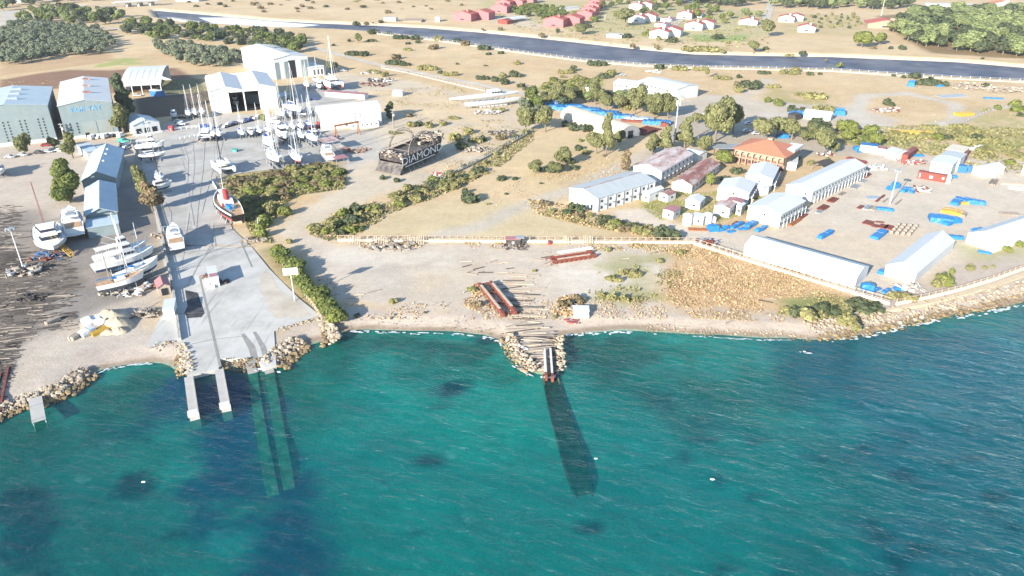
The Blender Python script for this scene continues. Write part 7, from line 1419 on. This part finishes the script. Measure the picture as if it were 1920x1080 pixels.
# poles and masts
def pole(name, label, foot, top, m='concrete', rr=.16, kind='lamp', cat='pole'):
    x, y = G(*foot); dep = y * CT + H * ST; lo, hi = 0., 60.
    for _ in range(40):
        mid = (lo + hi) / 2; zz = mid - H; dp = y * CT - zz * ST; up = y * ST + zz * CT
        if 540 - F * up / dp > top: lo = mid
        else: hi = mid
    h = lo; r = root(name, label, cat, (x, y, 0)); MB().tube((0, 0, 0), (0, 0, h), rr, rr * .6, 8).build('shaft', m, r)
    if kind == 'flood':
        hb = MB().tube((0, 0, h), (0, 0, h + .3), .9, .9, 10).build('head_frame', 'grey_metal', r)
        for k in range(6): t = k * 1.047; MB().rbox(1.1 * math.cos(t), 1.1 * math.sin(t), h - .3, .5, .4, .6, t).build('floodlight', 'grey_metal', hb)
    elif kind == 'utility':
        MB().bar((-1.1, 0, h - .6), (1.1, 0, h - .6), .15, .15).bar((-.9, 0, h - 1.8), (.9, 0, h - 1.8), .15, .15).build('crossarm', 'grey_metal', r); MB().rbox(.5, 0, h * .62, .9, .8, 1.1).build('transformer', 'grey_metal', r)
        for s in (-1, 0, 1): MB().tube((s * .9, 0, h - .5), (s * .9, 0, h - .1), .07).build('insulator', 'timber_pale', r)
    elif kind == 'lamp': MB().bar((-.1, 0, h), (1.1, 0, h + .1), .12, .1).build('lamp_arm', 'grey_metal', r)
    elif kind == 'tower':
        for k in range(10): MB().tube((0, 0, h * (.1 + .08 * k)), (0, 0, h * (.1 + .08 * k) + .25), rr * 1.15, rr * 1.15, 8).build('flange', 'grey_metal', r)
        for t in (0, 2.1, 4.2): MB().rbox(.8 * math.cos(t), .8 * math.sin(t), h - 2.4, .25, .45, 2.2, t).build('antenna_panel', 'white_paint', r); MB().bar((0, 0, h - 1.3), (.8 * math.cos(t), .8 * math.sin(t), h - 1.3), .1, .1).build('antenna_arm', 'grey_metal', r)
    return r
pole('phone_mast', 'tall grey mobile phone mast with antennas among the eucalyptus trees', (1263, 279), 188, 'grey_metal', .42, 'tower', 'mast')
pole('floodlight_mast', 'slim floodlight mast in the storage yard throwing a long shadow', (1668, 384), 320, 'steel_white', .18, 'flood', 'floodlight'); pole('floodlight_mast', 'white floodlight mast with wreckage at its foot at the left edge', (45, 506), 430, 'steel_white', .2, 'flood', 'floodlight')
pole('utility_pole', 'concrete utility pole with transformer between the two left hangars', (122, 264), 231, 'concrete', .3, 'utility', 'utility pole'); pole('utility_pole', 'brown transformer pole right of the long white hall', (738, 240), 204, 'timber_grey', .35, 'utility', 'utility pole')
pole('street_lamp', 'pale lamp post at the scrub edge above the cabins', (1641, 268), 246, 'concrete', .2, 'lamp', 'lamp post'); pole('street_lamp', 'thin lamp post at the corner of the tugboat strip', (486, 432), 409, 'steel_white', .13, 'lamp', 'lamp post'); pole('street_lamp', 'thin pole in the boat park by the flybridge yacht', (641, 291), 272, 'steel_white', .12, 'lamp', 'lamp post')
pole('street_lamp', 'tall thin pole in front of the far windbreak', (1652, 30), 0, 'steel_white', .25, 'lamp', 'lamp post'); pole('street_lamp', 'thin lamp post behind the pink terraces', (1134, 38), 26, 'steel_white', .2, 'lamp', 'lamp post'); pole('street_lamp', 'thin light pole left of the white wing of the slipway wall', (309, 440), 425, 'steel_white', .1, 'lamp', 'lamp post')
# gantry crane
A, B = V(631, 259), V(673, 251); d = B - A; r = root('gantry_crane', 'orange portal crane frame in front of the long white hall', 'crane', A, math.atan2(d.y, d.x)); L = d.length
for x in (0, L):
    for s in (-1, 1): MB().tube((x, s * 1.2, 0), (x, 0, 5.6), .3, .25).build('leg', 'orange_rust_steel', r)
MB().box(-.5, L + .5, -.35, .35, 5.5, 6.2).build('beam', 'orange_rust_steel', r); MB().box(L * .5 - .4, L * .5 + .4, -.5, .5, 4.9, 5.5).build('hoist', 'grey_metal', r)
# yellow stair and lattice mast at the big classic yacht
A = V(106, 470); r = root('access_stairs', 'yellow access stairs in front of the big classic yacht', 'stairs', A, R(-32)); MB().bar((0, -.6, 4.2), (9, -.6, .3), .12, .3).bar((0, .6, 4.2), (9, .6, .3), .12, .3).build('stringer', 'yellow_paint', r)
for k in range(12): MB().box(k * .75 + .2, k * .75 + .5, -.6, .6, 4.1 - k * .325, 4.16 - k * .325).build('tread', 'yellow_paint', r)
for s in (-1, 1): MB().bar((0, s * .6, 5.2), (9, s * .6, 1.3), .07, .07).build('handrail', 'yellow_paint', r); MB().tube((0, s * .6, 0), (0, s * .6, 4.2), .12).build('leg', 'orange_rust_steel', r)
A = V(82, 418); r = root('ship_mast', 'thin red lattice mast behind the big classic yacht', 'mast', A)
for dx, dy in ((-.25, 0), (.25, 0), (0, .4)): MB().tube((dx, dy, 0), (dx * .3, dy * .3, 14.5), .07).build('strut', 'red_oxide', r)
# cars
def car_proto(m, van=False):
    r = bpy.data.objects.new('parked_van' if van else 'parked_car', None); COL.objects.link(r); L, W_, h = (5.2, 2.0, 1.15) if van else (4.4, 1.8, .78)
    b = MB(); prof = [(-L / 2, .35), (-L / 2, h), (-L / 2 + .15, h + .08), (L / 2 - 1.1, h + .06), (L / 2 - .1, h - .12), (L / 2, .35)]; b.loft([[(x, y * W_ / 2, z) for x, z in prof] for y in (-1, 1)]); b.build('body', m, r)
    c = MB(); x0, x1 = (-L / 2 + .1, L / 2 - 1.2) if van else (-L / 2 + .5, L / 2 - 1.3); zt = 2.1 if van else 1.42
    taper_box(c, x0, x1, W_ * .96, W_ * .96, h, zt, .7, .12 if van else .45, .84); cb = c.build('cabin', m, r); g = MB(); taper_box(g, x0 + .1 + (2.0 if van else 0), x1 - .05, W_ * .98, W_ * .98, h + .06, zt - .1, .6, .3, .86); g.build('windows', 'glass_dark', cb)
    for x in (-L * .3, L * .31):
        for s in (-1, 1): MB().tube((x, s * W_ * .5 - s * .2, .33), (x, s * W_ * .5 + s * .01, .33), .33, .33, 10).build('wheel', 'rubber', r)
    return r
CARS = {'w': car_proto('white_paint'), 's': car_proto('car_silver'), 'd': car_proto('car_dark'), 'vw': car_proto('white_paint', True), 'b': car_proto('navy_paint'), 'vg': car_proto('green_paint', True), 'r': car_proto('red_paint')}
CN = {'w': 'white car', 's': 'silver car', 'd': 'dark car', 'vw': 'white van', 'b': 'dark blue car', 'vg': 'green van', 'r': 'red car'}
for k, x, y, a, where in [('vw', 176, 260, 75, 'leftmost in front of the lettered hangar'), ('w', 187, 259, 75, 'second in front of the lettered hangar'), ('vw', 200, 258, 75, 'third in front of the lettered hangar'), ('d', 214, 256, 75, 'in the shade right of the three by the lettered hangar'), ('vw', 229, 256, 80, 'with box body at the right corner of the lettered hangar'), ('vg', 233, 267, 5, 'with pale roof in the lane below the yard office tree'), ('w', 233, 273, 5, 'below the green van near the boundary wall'), ('w', 238, 279, 60, 'nearest the boundary wall, facing the sheds'), ('r', 87, 274, 20, 'beside the small tree at the leftmost hangar'), ('s', 44, 292, 0, 'parked under the small sparse tree'), ('d', 74, 288, 0, 'left in the row below the red object'), ('s', 92, 286, 0, 'second in the row below the leftmost hangar'), ('w', 113, 284, 0, 'third in the row near the thin-leaved tree'), ('s', 20, 296, 0, 'at the left edge of the dirt yard'), ('w', 112, 270, 0, 'under the tree by the utility pole'), ('w', 335, 230, 10, 'on the yard office parking lot, upper'), ('w', 340, 235, 5, 'on the yard office parking lot, lower'), ('d', 342, 222, 10, 'behind the motor boat near the yard office'), ('w', 258, 181, 5, 'before the open white shelter'), ('b', 590, 188, 0, 'in the lane between the double hangar and the long hall'), ('s', 645, 134, 0, 'under the shaded trees right of the annex'), ('w', 1322, 218, 20, 'below the trees right of the phone mast'), ('d', 1326, 225, 10, 'in the tree shade right of the phone mast'), ('d', 1497, 297, 60, 'in the shade right of the arcaded building'), ('w', 1400, 247, 10, 'under the trees behind the dark canopy'), ('s', 1418, 252, 10, 'in the tree shade behind the orange roof'), ('s', 1168, 142, 5, 'standing alone in the field above the far barracks'), ('w', 1120, 275, 70, 'partly hidden by bushes near the arched tent'), ('w', 1404, 233, 10, 'in the shade of the trees above the arcaded building')]:
    o = copytree(CARS[k]); x_, y_ = G(x, y); o.location = (x_, y_, .2 if 250 < x < 620 and y < 300 else .02); o.rotation_euler = (0, 0, R(a)); meta(o, '%s %s' % (CN[k], where), 'van' if 'van' in CN[k] else 'car', 'parked cars and vans')
# row of parked dark cars behind the boats
for i in range(14):
    x = 418 + i * 5.6; y = 239 - i * 1.5 + (i % 2) * 2; k = ('d', 's', 'w', 'd', 'b')[i % 5]; o = copytree(CARS[k]); x_, y_ = G(x, y); o.location = (x_, y_, .2); o.rotation_euler = (0, 0, R(72)); meta(o, '%s, %s from left in the packed row behind the sailing boats' % (CN[k], ordw(i + 1)), 'car', 'packed car row behind the sailing boats')
# ------------------------------------------------------------------ tarpaulin-covered stacks
def tarp(label, px, py, l, wd, h, rz, m='blue_tarp', group='tarpaulin-covered stacks in the storage yard', name='covered_stack', cat='covered stack'):
    x, y = G(px, py); r = root(name, label, cat, (x, y, 0), R(rz), group); n = max(3, int(l / .9)); rings = []
    for i in range(n + 1):
        xx = -l / 2 + l * i / n; e = .12 if i in (0, n) else 0; j = lambda s=.1: random.uniform(-s, s); hh = h * (1 - e) * random.uniform(.84, 1.08)
        rings.append([(xx + j(), -wd / 2 * (1.06) + j(), .02), (xx, -wd / 2 * .98 + j(), hh * .55), (xx, -wd / 2 * .86 + j(), hh), (xx, j(.2), hh * 1.06), (xx, wd / 2 * .86 + j(), hh), (xx, wd / 2 * .98 + j(), hh * .55), (xx + j(), wd / 2 * 1.06 + j(), .02)])
    MB().loft(rings).build('tarpaulin', m, r)
    for i in range(1, max(2, int(l / 4))): xx = -l / 2 + l * i / max(2, int(l / 4)); MB().bar((xx, -wd * .46, h * 1.1), (xx, wd * .46, h * 1.1), .12, .06).build('strap', 'grey_metal', r)
    return r
NB = 'row of blue-covered stacks behind the cream tent'
for i, (x, y, l, wd, m) in enumerate([(1034, 196, 7, 4, 'blue_tarp'), (1044, 203, 9, 4, 'blue_tarp'), (1052, 206, 6, 3.5, 'blue_tarp'), (1046, 197, 8, 4, 'blue_tarp'), (1069, 202, 15, 5, 'blue_tarp'), (1097, 208, 17, 5, 'blue_tarp'), (1133, 214, 15, 5.5, 'blue_tarp'), (1150, 218, 9, 4, 'blue_tarp'), (1168, 221, 12, 5, 'blue_tarp'), (1198, 226, 15, 5.5, 'seam_blue_roof'), (1231, 232, 14, 5, 'blue_tarp'), (1246, 236, 4, 4, 'red_oxide')]):
    tarp('%s stack from the left in the blue-covered row behind the cream tent' % ordw(i + 1), x, y, l, wd, 1.8, -12, m, NB)
tarp('dark red stack bared in front of the blue-covered row', 1190, 229, 14, 2.2, 1.2, -12, 'red_oxide', NB); tarp('short red stack among the blue-covered row', 1116, 212, 5, 2, 1.3, -12, 'red_oxide', NB); tarp('red steel pile on the tent side of the blue-covered row', 1105, 217, 12, 1.6, .8, -12, 'red_oxide', NB)
YD = [('blue cube stack at the left end of the yard below the pump house', 1336, 432, 3.2, 2.6, 2.4, 10), ('low blue stack right of the blue cube', 1350, 433, 2.4, 1.4, .8, 20), ('small blue bag right of the blue cube', 1360, 429, 2.0, 1.6, 1.2, 30), ('long narrow blue stack behind the small blue bag', 1381, 424, 6.5, 1.6, .9, 44), ('flat blue stack in front of the long narrow one', 1370, 435, 2.6, 1.4, .6, 20), ('small blue stack between the flat and the tall ones', 1388, 430, 2.2, 1.2, .7, 30), ('tall row of blue bags left of the front barrack', 1407, 424, 5.5, 2.0, 1.5, 46), ('little blue heap before the tall row of blue bags', 1398, 430, 1.8, 1.2, .7, 20), ('blue heap at the corner of the front barrack', 1424, 432, 3.4, 1.6, 1.1, 40), ('tiny blue heap behind the barrack corner heap', 1433, 427, 2.0, 1.2, .9, 40),
 ('long crooked blue stack in the open yard', 1547, 442, 7.5, 1.7, 1.2, 42), ('long blue stack left of the grey pallets', 1648, 441, 9.0, 2.6, 1.0, 47), ('largest blue-covered block on the right of the yard', 1762, 414, 6.5, 5.0, 1.8, -20), ('blue bag in front of the largest blue block', 1776, 421, 2.8, 2.0, 1.2, 30), ('blue block right of the largest blue block', 1788, 416, 3.6, 3.0, 1.6, 10), ('small blue bundle at the right of the blue blocks', 1797, 414, 1.6, 1.2, .9, 10),
 ('long blue stack left of the grey-topped one', 1794, 379, 8.5, 2.8, 1.2, 47), ('short blue stack with grey top', 1810, 377, 3.4, 2.4, 1.1, 40), ('blue stack second from right in its row', 1823, 381, 4.0, 2.8, 1.4, -20), ('blue stack rightmost in its row', 1836, 382, 3.6, 2.6, 1.3, -20), ('upright blue stack near the floodlight mast', 1678, 352, 2.2, 2.2, 2.2, 10), ('round blue bundle left of the upright one', 1668, 356, 1.8, 1.8, 1.4, 10), ('blue bundle right of the upright one', 1695, 359, 3.2, 1.8, 1.2, 40), ('bright blue stack crossed by the mast shadow', 1702, 357, 3.2, 2.4, 1.3, -10), ('pale blue sheet bundle right of the mast shadow', 1710, 361, 2.4, 1.4, .8, 40), ('blue pallet at the mast foot, left', 1652, 393, 3.0, 1.8, .9, -12), ('blue pallet at the mast foot, right', 1666, 395, 2.8, 1.8, .9, -12),
 ('blue crate-like stack at the sea end of the parallel hall', 1625, 543, 3.0, 2.2, 2.0, -12), ('flat blue stack beside the crate-like stack', 1641, 544, 3.4, 1.2, .5, 30), ('narrow flat blue stack nearer the fence corner', 1661, 546, 3.2, 1.2, .5, 36), ('small blue heap near the gabled hall', 1684, 543, 2.2, 1.6, .8, 0), ('blue heap against the corner of the gabled hall', 1652, 512, 2.4, 1.6, 1.2, 50), ('blue heap between the two right storage halls', 1792, 447, 4.0, 2.0, 1.0, -10), ('pale blue sheet heap at the end of the cut-off hall', 1846, 474, 3.4, 1.4, .6, -30), ('blue heap above the cut-off hall', 1832, 432, 4.0, 1.4, .8, 20), ('blue heap left of the blue-roofed cabin', 1607, 281, 3.0, 2.4, 1.8, 0), ('blue bundle before the cabin row left end', 1611, 286, 1.6, 1.2, .8, 0), ('blue heap behind the red end-on container', 1722, 293, 4.0, 1.6, .9, 0), ('blue bundle at the right end of the white box container', 1787, 333, 2.6, 1.4, 1.0, 0), ('blue sheet by the white gabled workshop', 1844, 329, 3.0, 1.6, 1.0, 20),
 ('blue dome tarpaulin left of the bush clump in the far right field', 1708, 161, 6, 4, 3.0, 60), ('small blue cover right of the bush clump in the far right field', 1762, 162, 4, 2, 1.0, 0), ('blue bundle left of the low white cabin', 1494, 217, 7, 4, 2.4, 0), ('tilted blue-grey cover right of the low white cabin', 1574, 214, 6, 5, 2.6, 70), ('blue cover in the shade behind the arcaded building', 1467, 258, 5, 3, 1.6, 0), ('flat blue cover beside the dark brown container', 1462, 226, 8, 4, .8, 0), ('pale blue pipes pile in the far right field', 1862, 185, 10, 2, .6, -10)]
for lb, x, y, l, wd, h, rz in YD: tarp(lb, x, y, l * 1.05, wd * 1.05, h, rz)
for i, (x, y) in enumerate([(1771, 396), (1781, 397), (1790, 399), (1800, 402)]): tarp('yellow covered stack, %s from left of the yellow four' % ordw(i + 1), x, y, 4.6, 1.9, 1.0, 50, 'yellow_paint', 'yellow stacks in the yard')
tarp('grey covered stack at the right end of the yellow four', 1807, 404, 4.2, 1.5, .9, 50, 'timber_grey', 'yellow stacks in the yard'); tarp('small orange stack behind the yellow four', 1808, 382, 2.6, 1.6, .8, 0, 'yellow_paint', 'yellow stacks in the yard'); tarp('dark grey tarpaulin sheet near the floodlight mast', 1637, 371, 5.0, 3.6, .35, 0, 'grey_metal', 'dark sheet')
def plates(label, px, py, l, wd, h, rz, m, n=1, name='steel_plate', cat='steel', group='steel stacks in the storage yard'):
    x, y = G(px, py); r = root(name, label, cat, (x, y, 0), R(rz), group)
    for k in range(n): MB().rbox(random.uniform(-.1, .1), (k - (n - 1) / 2) * wd / n, .02, l, wd / n * (.7 if n > 1 else 1), h, random.uniform(-.02, .02)).build('bar' if n > 1 else 'sheet', m, r)
for a in [('rust-coloured plate left of the long blue stack', 1628, 418, 4.2, 3.0, .25, 47, 'red_oxide'), ('small rusty plate second from left', 1641, 424, 2.8, 2.0, .25, 47, 'red_oxide'), ('small rusty plate behind the others', 1650, 417, 2.6, 1.2, .25, -15, 'red_oxide'), ('rusty plate just left of the long blue stack', 1656, 425, 4.0, 2.6, .25, 47, 'red_oxide'), ('rusty plate beside the grey pallets', 1669, 427, 4.2, 3.0, .25, 47, 'red_oxide'), ('narrow rusty plate left of the pale frames', 1613, 389, 4.2, 1.4, .3, 47, 'red_oxide'), ('long red beam left of the floodlight mast', 1650, 373, 9.5, .8, .4, 47, 'red_oxide'), ('thin brown beam right of the long red one', 1659, 377, 6.0, .5, .3, 47, 'timber_grey'), ('thin brown beam right of the mast foot', 1684, 380, 7.5, .5, .3, 47, 'timber_grey'), ('flat brown plank pile left of the blue cube', 1310, 431, 7.0, 2.4, .3, -6, 'orange_rust_steel')]: plates(*a)
for a in [('pale blue-grey frames pile in the yard', 1627, 390, 5.0, 2.2, .4, 47, 'grey_metal', 3), ('pale frames pile beside the blue-grey ones', 1638, 391, 5.0, 2.2, .4, 47, 'timber_pale', 3), ('red steel pile by the far end of the longest hall', 1625, 330, 6.0, 2.0, .4, 47, 'red_oxide', 3), ('grey steel mesh pile along the longest hall', 1603, 350, 6.0, 3.0, .25, 47, 'grey_metal', 4), ('grey sheet pile along the longest hall', 1618, 340, 5.0, 2.4, .25, 47, 'grey_metal', 3), ('red steel pile along the longest hall', 1561, 376, 5.5, 2.6, .5, 47, 'red_oxide', 4), ('brown steel pile before the link building', 1543, 391, 6.0, 2.6, .6, 47, 'red_oxide', 4), ('dark pipes pile before the link building', 1537, 397, 5.0, 1.8, .4, 47, 'grey_metal', 3), ('thin brown frame pile beside the longest hall', 1578, 364, 5, 1.6, .3, 47, 'timber_grey', 3), ('orange rusty bars pile beside the front barrack', 1490, 418, 7.5, 1.4, .5, 47, 'orange_rust_steel', 4), ('brown rusty bars pile further along the front barrack', 1505, 407, 5.5, 1.2, .6, 47, 'red_oxide', 4), ('row of dark red girders at the end of the cream tent', 1210, 246, 15, 9, .6, 47, 'red_oxide', 8), ('rusty grey pipes pile left of the front barrack', 1378, 420, 4, 1.2, .4, 50, 'red_oxide', 3), ('grey pipes pile behind the row of cabins', 1725, 303, 6, 3, .4, 20, 'timber_grey', 4), ('rusty frames pile right of the white workshop', 1862, 343, 8, 2.6, .7, 50, 'timber_grey', 4), ('pale panels pile at the right edge of the yard', 1895, 345, 8, 4, .6, -15, 'timber_pale', 4), ('white panels pile at the far right edge of the yard', 1910, 355, 7, 2, .6, -15, 'white_paint', 3), ('grey lattice pile above the cut-off hall', 1893, 402, 6, 3, .5, -10, 'timber_grey', 4),
 ('yellow steel frames pile behind the scrub belt', 1710, 250, 18, 5, 1.0, -12, 'yellow_paint', 6), ('yellow steel heap at the field fence', 1807, 216, 9, 5, 1.4, 14, 'yellow_paint', 5), ('blue-grey steel rows in the far right field', 1785, 181, 18, 7, .5, 14, 'grey_metal', 7)]: plates(*a)
# grey pallets with posts
for i in range(4):
    for j in range(4):
        x, y = G(1672 + i * 11 + j * 4.2, 438 - i * -1 - j * 5.0); r = root('crate_stack', 'small grey crate in the four-by-four block beside the long blue stack', 'crate', (x, y, 0), R(47), 'grey crates beside the long blue stack'); MB().rbox(0, 0, 0, 1.3, 1.0, .9).build('crate_body', 'timber_grey', r); MB().rbox(0, 0, .9, 1.1, .8, .12).build('crate_top', 'timber_pale', r)
# debris and heaps
def heap(name, label, px, py, spread, n, s, mats_, cat='debris', z=0., ry=.6, seed=1, group=None):
    x, y = G(px, py); r = root(name, label, cat, (x, y, z), 0, group)
    for k, mm in enumerate(mats_): junk(max(n, 16), -spread, spread, -spread * ry, spread * ry, .02, s * .5, s, seed + k * 7).build('scrap_%s' % ('pieces', 'beams', 'panels')[k % 3], mm, r)
for a in [('wreckage', 'burnt dark wreckage at the foot of the left floodlight mast', 45, 510, 4.5, 40, 1.6, ('charred_steel', 'timber_pale', 'grey_metal')), ('scrap_heap', 'white and grey scrap heap at the far end of the longest hall', 1633, 316, 6, 34, 1.4, ('white_paint', 'grey_metal')), ('scrap_heap', 'scrap heap right of the floodlight mast', 1722, 356, 4.5, 26, 1.2, ('white_paint', 'red_oxide', 'timber_grey')), ('scrap_heap', 'grey machine parts at the left end of the parallel hall', 1325, 456, 3.2, 26, 1.3, ('grey_metal', 'red_oxide')), ('scrap_heap', 'boat scrap heap in the dirt lot right of the boat park, upper', 715, 152, 8, 30, 1.8, ('timber_grey', 'white_paint', 'charred_steel')), ('scrap_heap', 'rusty scrap rows in the dirt lot left of the upper heap', 700, 160, 9, 24, 2.0, ('red_oxide', 'timber_grey')), ('scrap_heap', 'scrap heap with white cover near the dirt road', 695, 137, 6, 20, 1.6, ('white_paint', 'timber_grey')), ('scrap_heap', 'grey scrap heap below the white yacht hull', 915, 212, 7, 32, 1.5, ('grey_metal', 'white_paint', 'timber_grey')), ('scrap_heap', 'dark brush and scrap heap left of the diagonal fence', 940, 252, 6, 30, 1.5, ('timber_grey', 'timber_dark')), ('scrap_heap', 'pale driftwood heap right of the black ship bow', 895, 282, 5, 24, 1.8, ('timber_grey', 'timber_pale')), ('scrap_heap', 'small red and white scrap pile between ship and diagonal fence', 822, 328, 2.2, 10, 1.2, ('red_paint', 'white_paint')), ('scrap_heap', 'timber heap at the top corner of the slipway slab', 478, 452, 3.5, 26, 1.2, ('timber_grey', 'timber_pale')), ('scrap_heap', 'scrap and nets around the hut on the slipway', 392, 520, 1.6, 16, 1.0, ('timber_grey', 'red_oxide')), ('scrap_heap', 'dark nets heap in the shade behind the slipway hut', 417, 530, 1.8, 22, .9, ('timber_dark', 'charred_steel')), ('scrap_heap', 'brown planks heap above the pink hut by the wall', 298, 445, 1.8, 22, 1.6, ('timber_pale', 'timber_grey')), ('scrap_heap', 'rubble and planks left of the white hut by the slipway', 276, 590, 2.6, 40, 1.4, ('timber_grey', 'timber_dark', 'timber_pale')), ('scrap_heap', 'orange brush and rubble strip beside the pink hut', 288, 535, 3, 24, 1.0, ('timber_pale', 'orange_rust_steel')), ('scrap_heap', 'red and blue scrap beside the big classic yacht', 92, 482, 4.5, 26, 1.2, ('red_oxide', 'blue_paint', 'timber_grey')), ('scaffold_pile', 'pale scaffolding frames in front of the nearest wooden yacht', 240, 546, 5.5, 46, 1.5, ('steel_white', 'timber_pale')), ('scrap_heap', 'dark clutter along the lower trackway', 60, 560, 3, 16, 1.2, ('timber_dark', 'charred_steel')), ('scrap_heap', 'rusty frames beside the flat pink canopy', 667, 284, 4.5, 20, 1.8, ('orange_rust_steel', 'timber_grey')), ('scrap_heap', 'clutter under the orange crane by the long hall', 616, 262, 5, 30, 1.6, ('pink_roof', 'white_paint', 'charred_steel')), ('scrap_heap', 'white scrap scattered at the corner of the gabled hall by the sea', 1700, 541, 3.5, 16, 1.6, ('white_paint', 'timber_pale')), ('scrap_heap', 'white wreck pieces in the scrub behind the stacked cabins', 1825, 281, 5, 12, 2.2, ('white_paint',)), ('scrap_heap', 'rubble rows beyond the far right meadow', 1820, 163, 14, 60, 2.0, ('timber_grey', 'timber_pale')), ('scrap_heap', 'grey rubble at the right edge near the river', 1885, 170, 12, 50, 2.0, ('timber_grey', 'timber_pale')), ('scrap_heap', 'small scrap camp beside the lone bush in the right meadow', 1660, 208, 6, 26, 1.8, ('red_oxide', 'white_paint', 'timber_grey')), ('scrap_heap', 'white bags beside the white workshop right of the blue containers', 1855, 331, 3, 16, 1.2, ('white_paint',)), ('scrap_heap', 'dry brush heap around the foot of the beach hut', 1068, 575, 3.5, 24, 1.0, ('timber_pale', 'timber_grey')), ('scrap_heap', 'dark scrap under the dark red shack by the fence', 965, 464, 4, 28, .9, ('timber_dark', 'timber_grey')), ('scrap_heap', 'weathered planks scattered below the post bundles', 735, 461, 7, 34, 1.4, ('timber_grey', 'timber_pale')), ('scrap_heap', 'red debris on the beach below the hut', 1070, 604, 1.6, 8, .7, ('red_paint',)), ('scrap_heap', 'field debris in the scrub above the far barracks', 1228, 154, 8, 24, 1.4, ('white_paint', 'timber_grey')), ('scrap_heap', 'white sheets lying in the field behind the far barracks', 1226, 136, 5, 8, 2.2, ('white_paint',)), ('scrap_heap', 'rusty clutter right of the cabins with the red container', 1708, 305, 5, 24, 1.4, ('red_paint', 'white_paint', 'timber_grey')), ('scrap_heap', 'debris on the ground below the rightmost trees of the camp', 1545, 290, 4, 18, 1.1, ('red_oxide', 'white_paint')), ('scrap_heap', 'brown crates beside the arcade right corner', 1490, 296, 2, 8, 1.4, ('timber_grey',))]:
    heap(*a, seed=len(a[1]))
# sand heaps and yellow frames at the lower left
def mound(name, label, px, py, rx, ry, h, m, cat='heap', rz=0.):
    x, y = G(px, py); n = 16; mb = MB(); rings = []
    for k, f in enumerate((1, .8, .55, .3, .08)):
        rings.append([(rx * f * math.cos(t) * random.uniform(.85, 1.15), ry * f * math.sin(t) * random.uniform(.85, 1.15), h * (1 - f) ** .8 * random.uniform(.8, 1.15) - (.2 if k == 0 else 0)) for t in np.linspace(0, 6.283, n + 1)[:-1]])
    mb.loft(rings, cap=True); o = mb.build(name, m, smooth=True); o.location = (x, y, 0); o.rotation_euler = (0, 0, R(rz)); meta(o, label, cat)
mound('sand_heap', 'pale sand heap at the back of the heaps on the lower left beach', 210, 596, 6, 3.6, 2.6, 'sand_heap', rz=-10); mound('sand_heap', 'large sand heap right of the yellow frames', 222, 610, 5.0, 3.2, 2.4, 'sand_heap', rz=-20); mound('sand_heap', 'small sand heap nearest the sea', 224, 622, 2.6, 1.8, 1.4, 'sand_heap'); mound('sand_heap', 'low sand heap below the yellow frames', 203, 624, 2.4, 1.4, 1.0, 'sand_heap')
tarp('crumpled white-grey sheeting left of the yellow frames, upper', 172, 606, 4.2, 3.2, 1.6, 40, 'tent_white', 'beach heaps'); tarp('crumpled white-grey sheeting nearest the sea', 165, 626, 3.4, 2.4, 1.4, 60, 'tent_white', 'beach heaps'); plates('yellow steel frames among the sand heaps', 195, 620, 6.0, 2.8, .8, 50, 'yellow_paint', 5, group='beach heaps'); plates('short white planks pile on the lower left beach', 140, 634, 2.4, 1.6, .9, 80, 'timber_pale', 3, group='beach heaps'); plates('grey planks pile on the sleeper slope', 100, 604, 3.6, 1.2, .9, 62, 'timber_pale', 3, group='beach heaps')
x, y = G(188, 612); r = root('dish', 'pale round dish lying among the yellow frames', 'dish', (x, y, 1.2)); MB().tube((0, 0, 0), (.1, -.1, .25), .9, 1.2, 14).build('bowl', 'white_paint', r); MB().tube((0, 0, -1.2), (0, 0, 0), .1).build('stand', 'grey_metal', r)
# green skip, banner, hedge-side things
hut_box('skip', 'turquoise skip alone in the middle of the boat yard', 441, 285, 2.2, 1.4, 1.2, -8, 'green_paint', 'green_paint', 'skip')
x, y = G(386, 244); r = root('banner', 'blue and white banner on the fence by the parked catamaran', 'banner', (x, y, 0), R(8)); MB().box(-2.5, 2.5, -.05, .05, 1, 3).build('cloth', 'navy_paint', r); MB().box(-3, -2.6, -.1, .1, 0, 3.2).box(2.6, 3, -.1, .1, 0, 3.2).build('frame', 'steel_white', r)
fence('yard_fence', 'white railing from the yard office to the banner', [(330, 244), (360, 241), (384, 240)], 1.3, 2, 'white_paint', 'white_paint'); fence('yard_fence', 'second white railing nearer the yard slab', [(338, 262), (365, 257), (388, 253)], 1.3, 2, 'white_paint', 'white_paint')
x, y = G(322, 242); hut_box('gate_booth', 'tiny red booth beside the yard office', 322, 245, 2, 2, 2.2, 0, 'red_paint', 'red_paint', 'booth'); hut_box('gate_booth', 'red cabinet at the open end of the long hall', 598, 240, 1.4, 2.4, 2.8, 0, 'red_paint', 'red_paint', 'cabinet')
plates('dark red panels left of the white bags behind the longest hall', 1604, 304, 8, 1.2, 1.0, -20, 'red_paint', 1)
# gulls on the water
for i, (x, y) in enumerate([(1117, 863), (270, 907), (1335, 902), (1508, 662)]):
    X_, Y_ = G(x, y, SEA); o = MB().rock((0, 0, .15), .28, 0, .5).build('gull', 'white_paint'); o.location = (X_, Y_, SEA + .3); o.scale = (1.6, .8, 1); meta(o, '%s white gull from the left floating on the sea' % ordw((2, 1, 3, 4)[i]), 'gull', 'gulls on the sea')
mb = MB().box(-9500, 9500, -9300, 9500, -9, 97); o = mb.build('haze', 'haze_air'); meta(o, kind='stuff', label='thin pale haze in the air over the coast', cat='haze')
# ------------------------------------------------------------------ remove the unplaced prototypes
def drop(o):
    for c in list(o.children): drop(c)
    bpy.data.objects.remove(o)
for k in list(PROTO): drop(PROTO[k][0])
for o in SAIL + MOTOR + CAT + list(CARS.values()) + [CR]: drop(o)
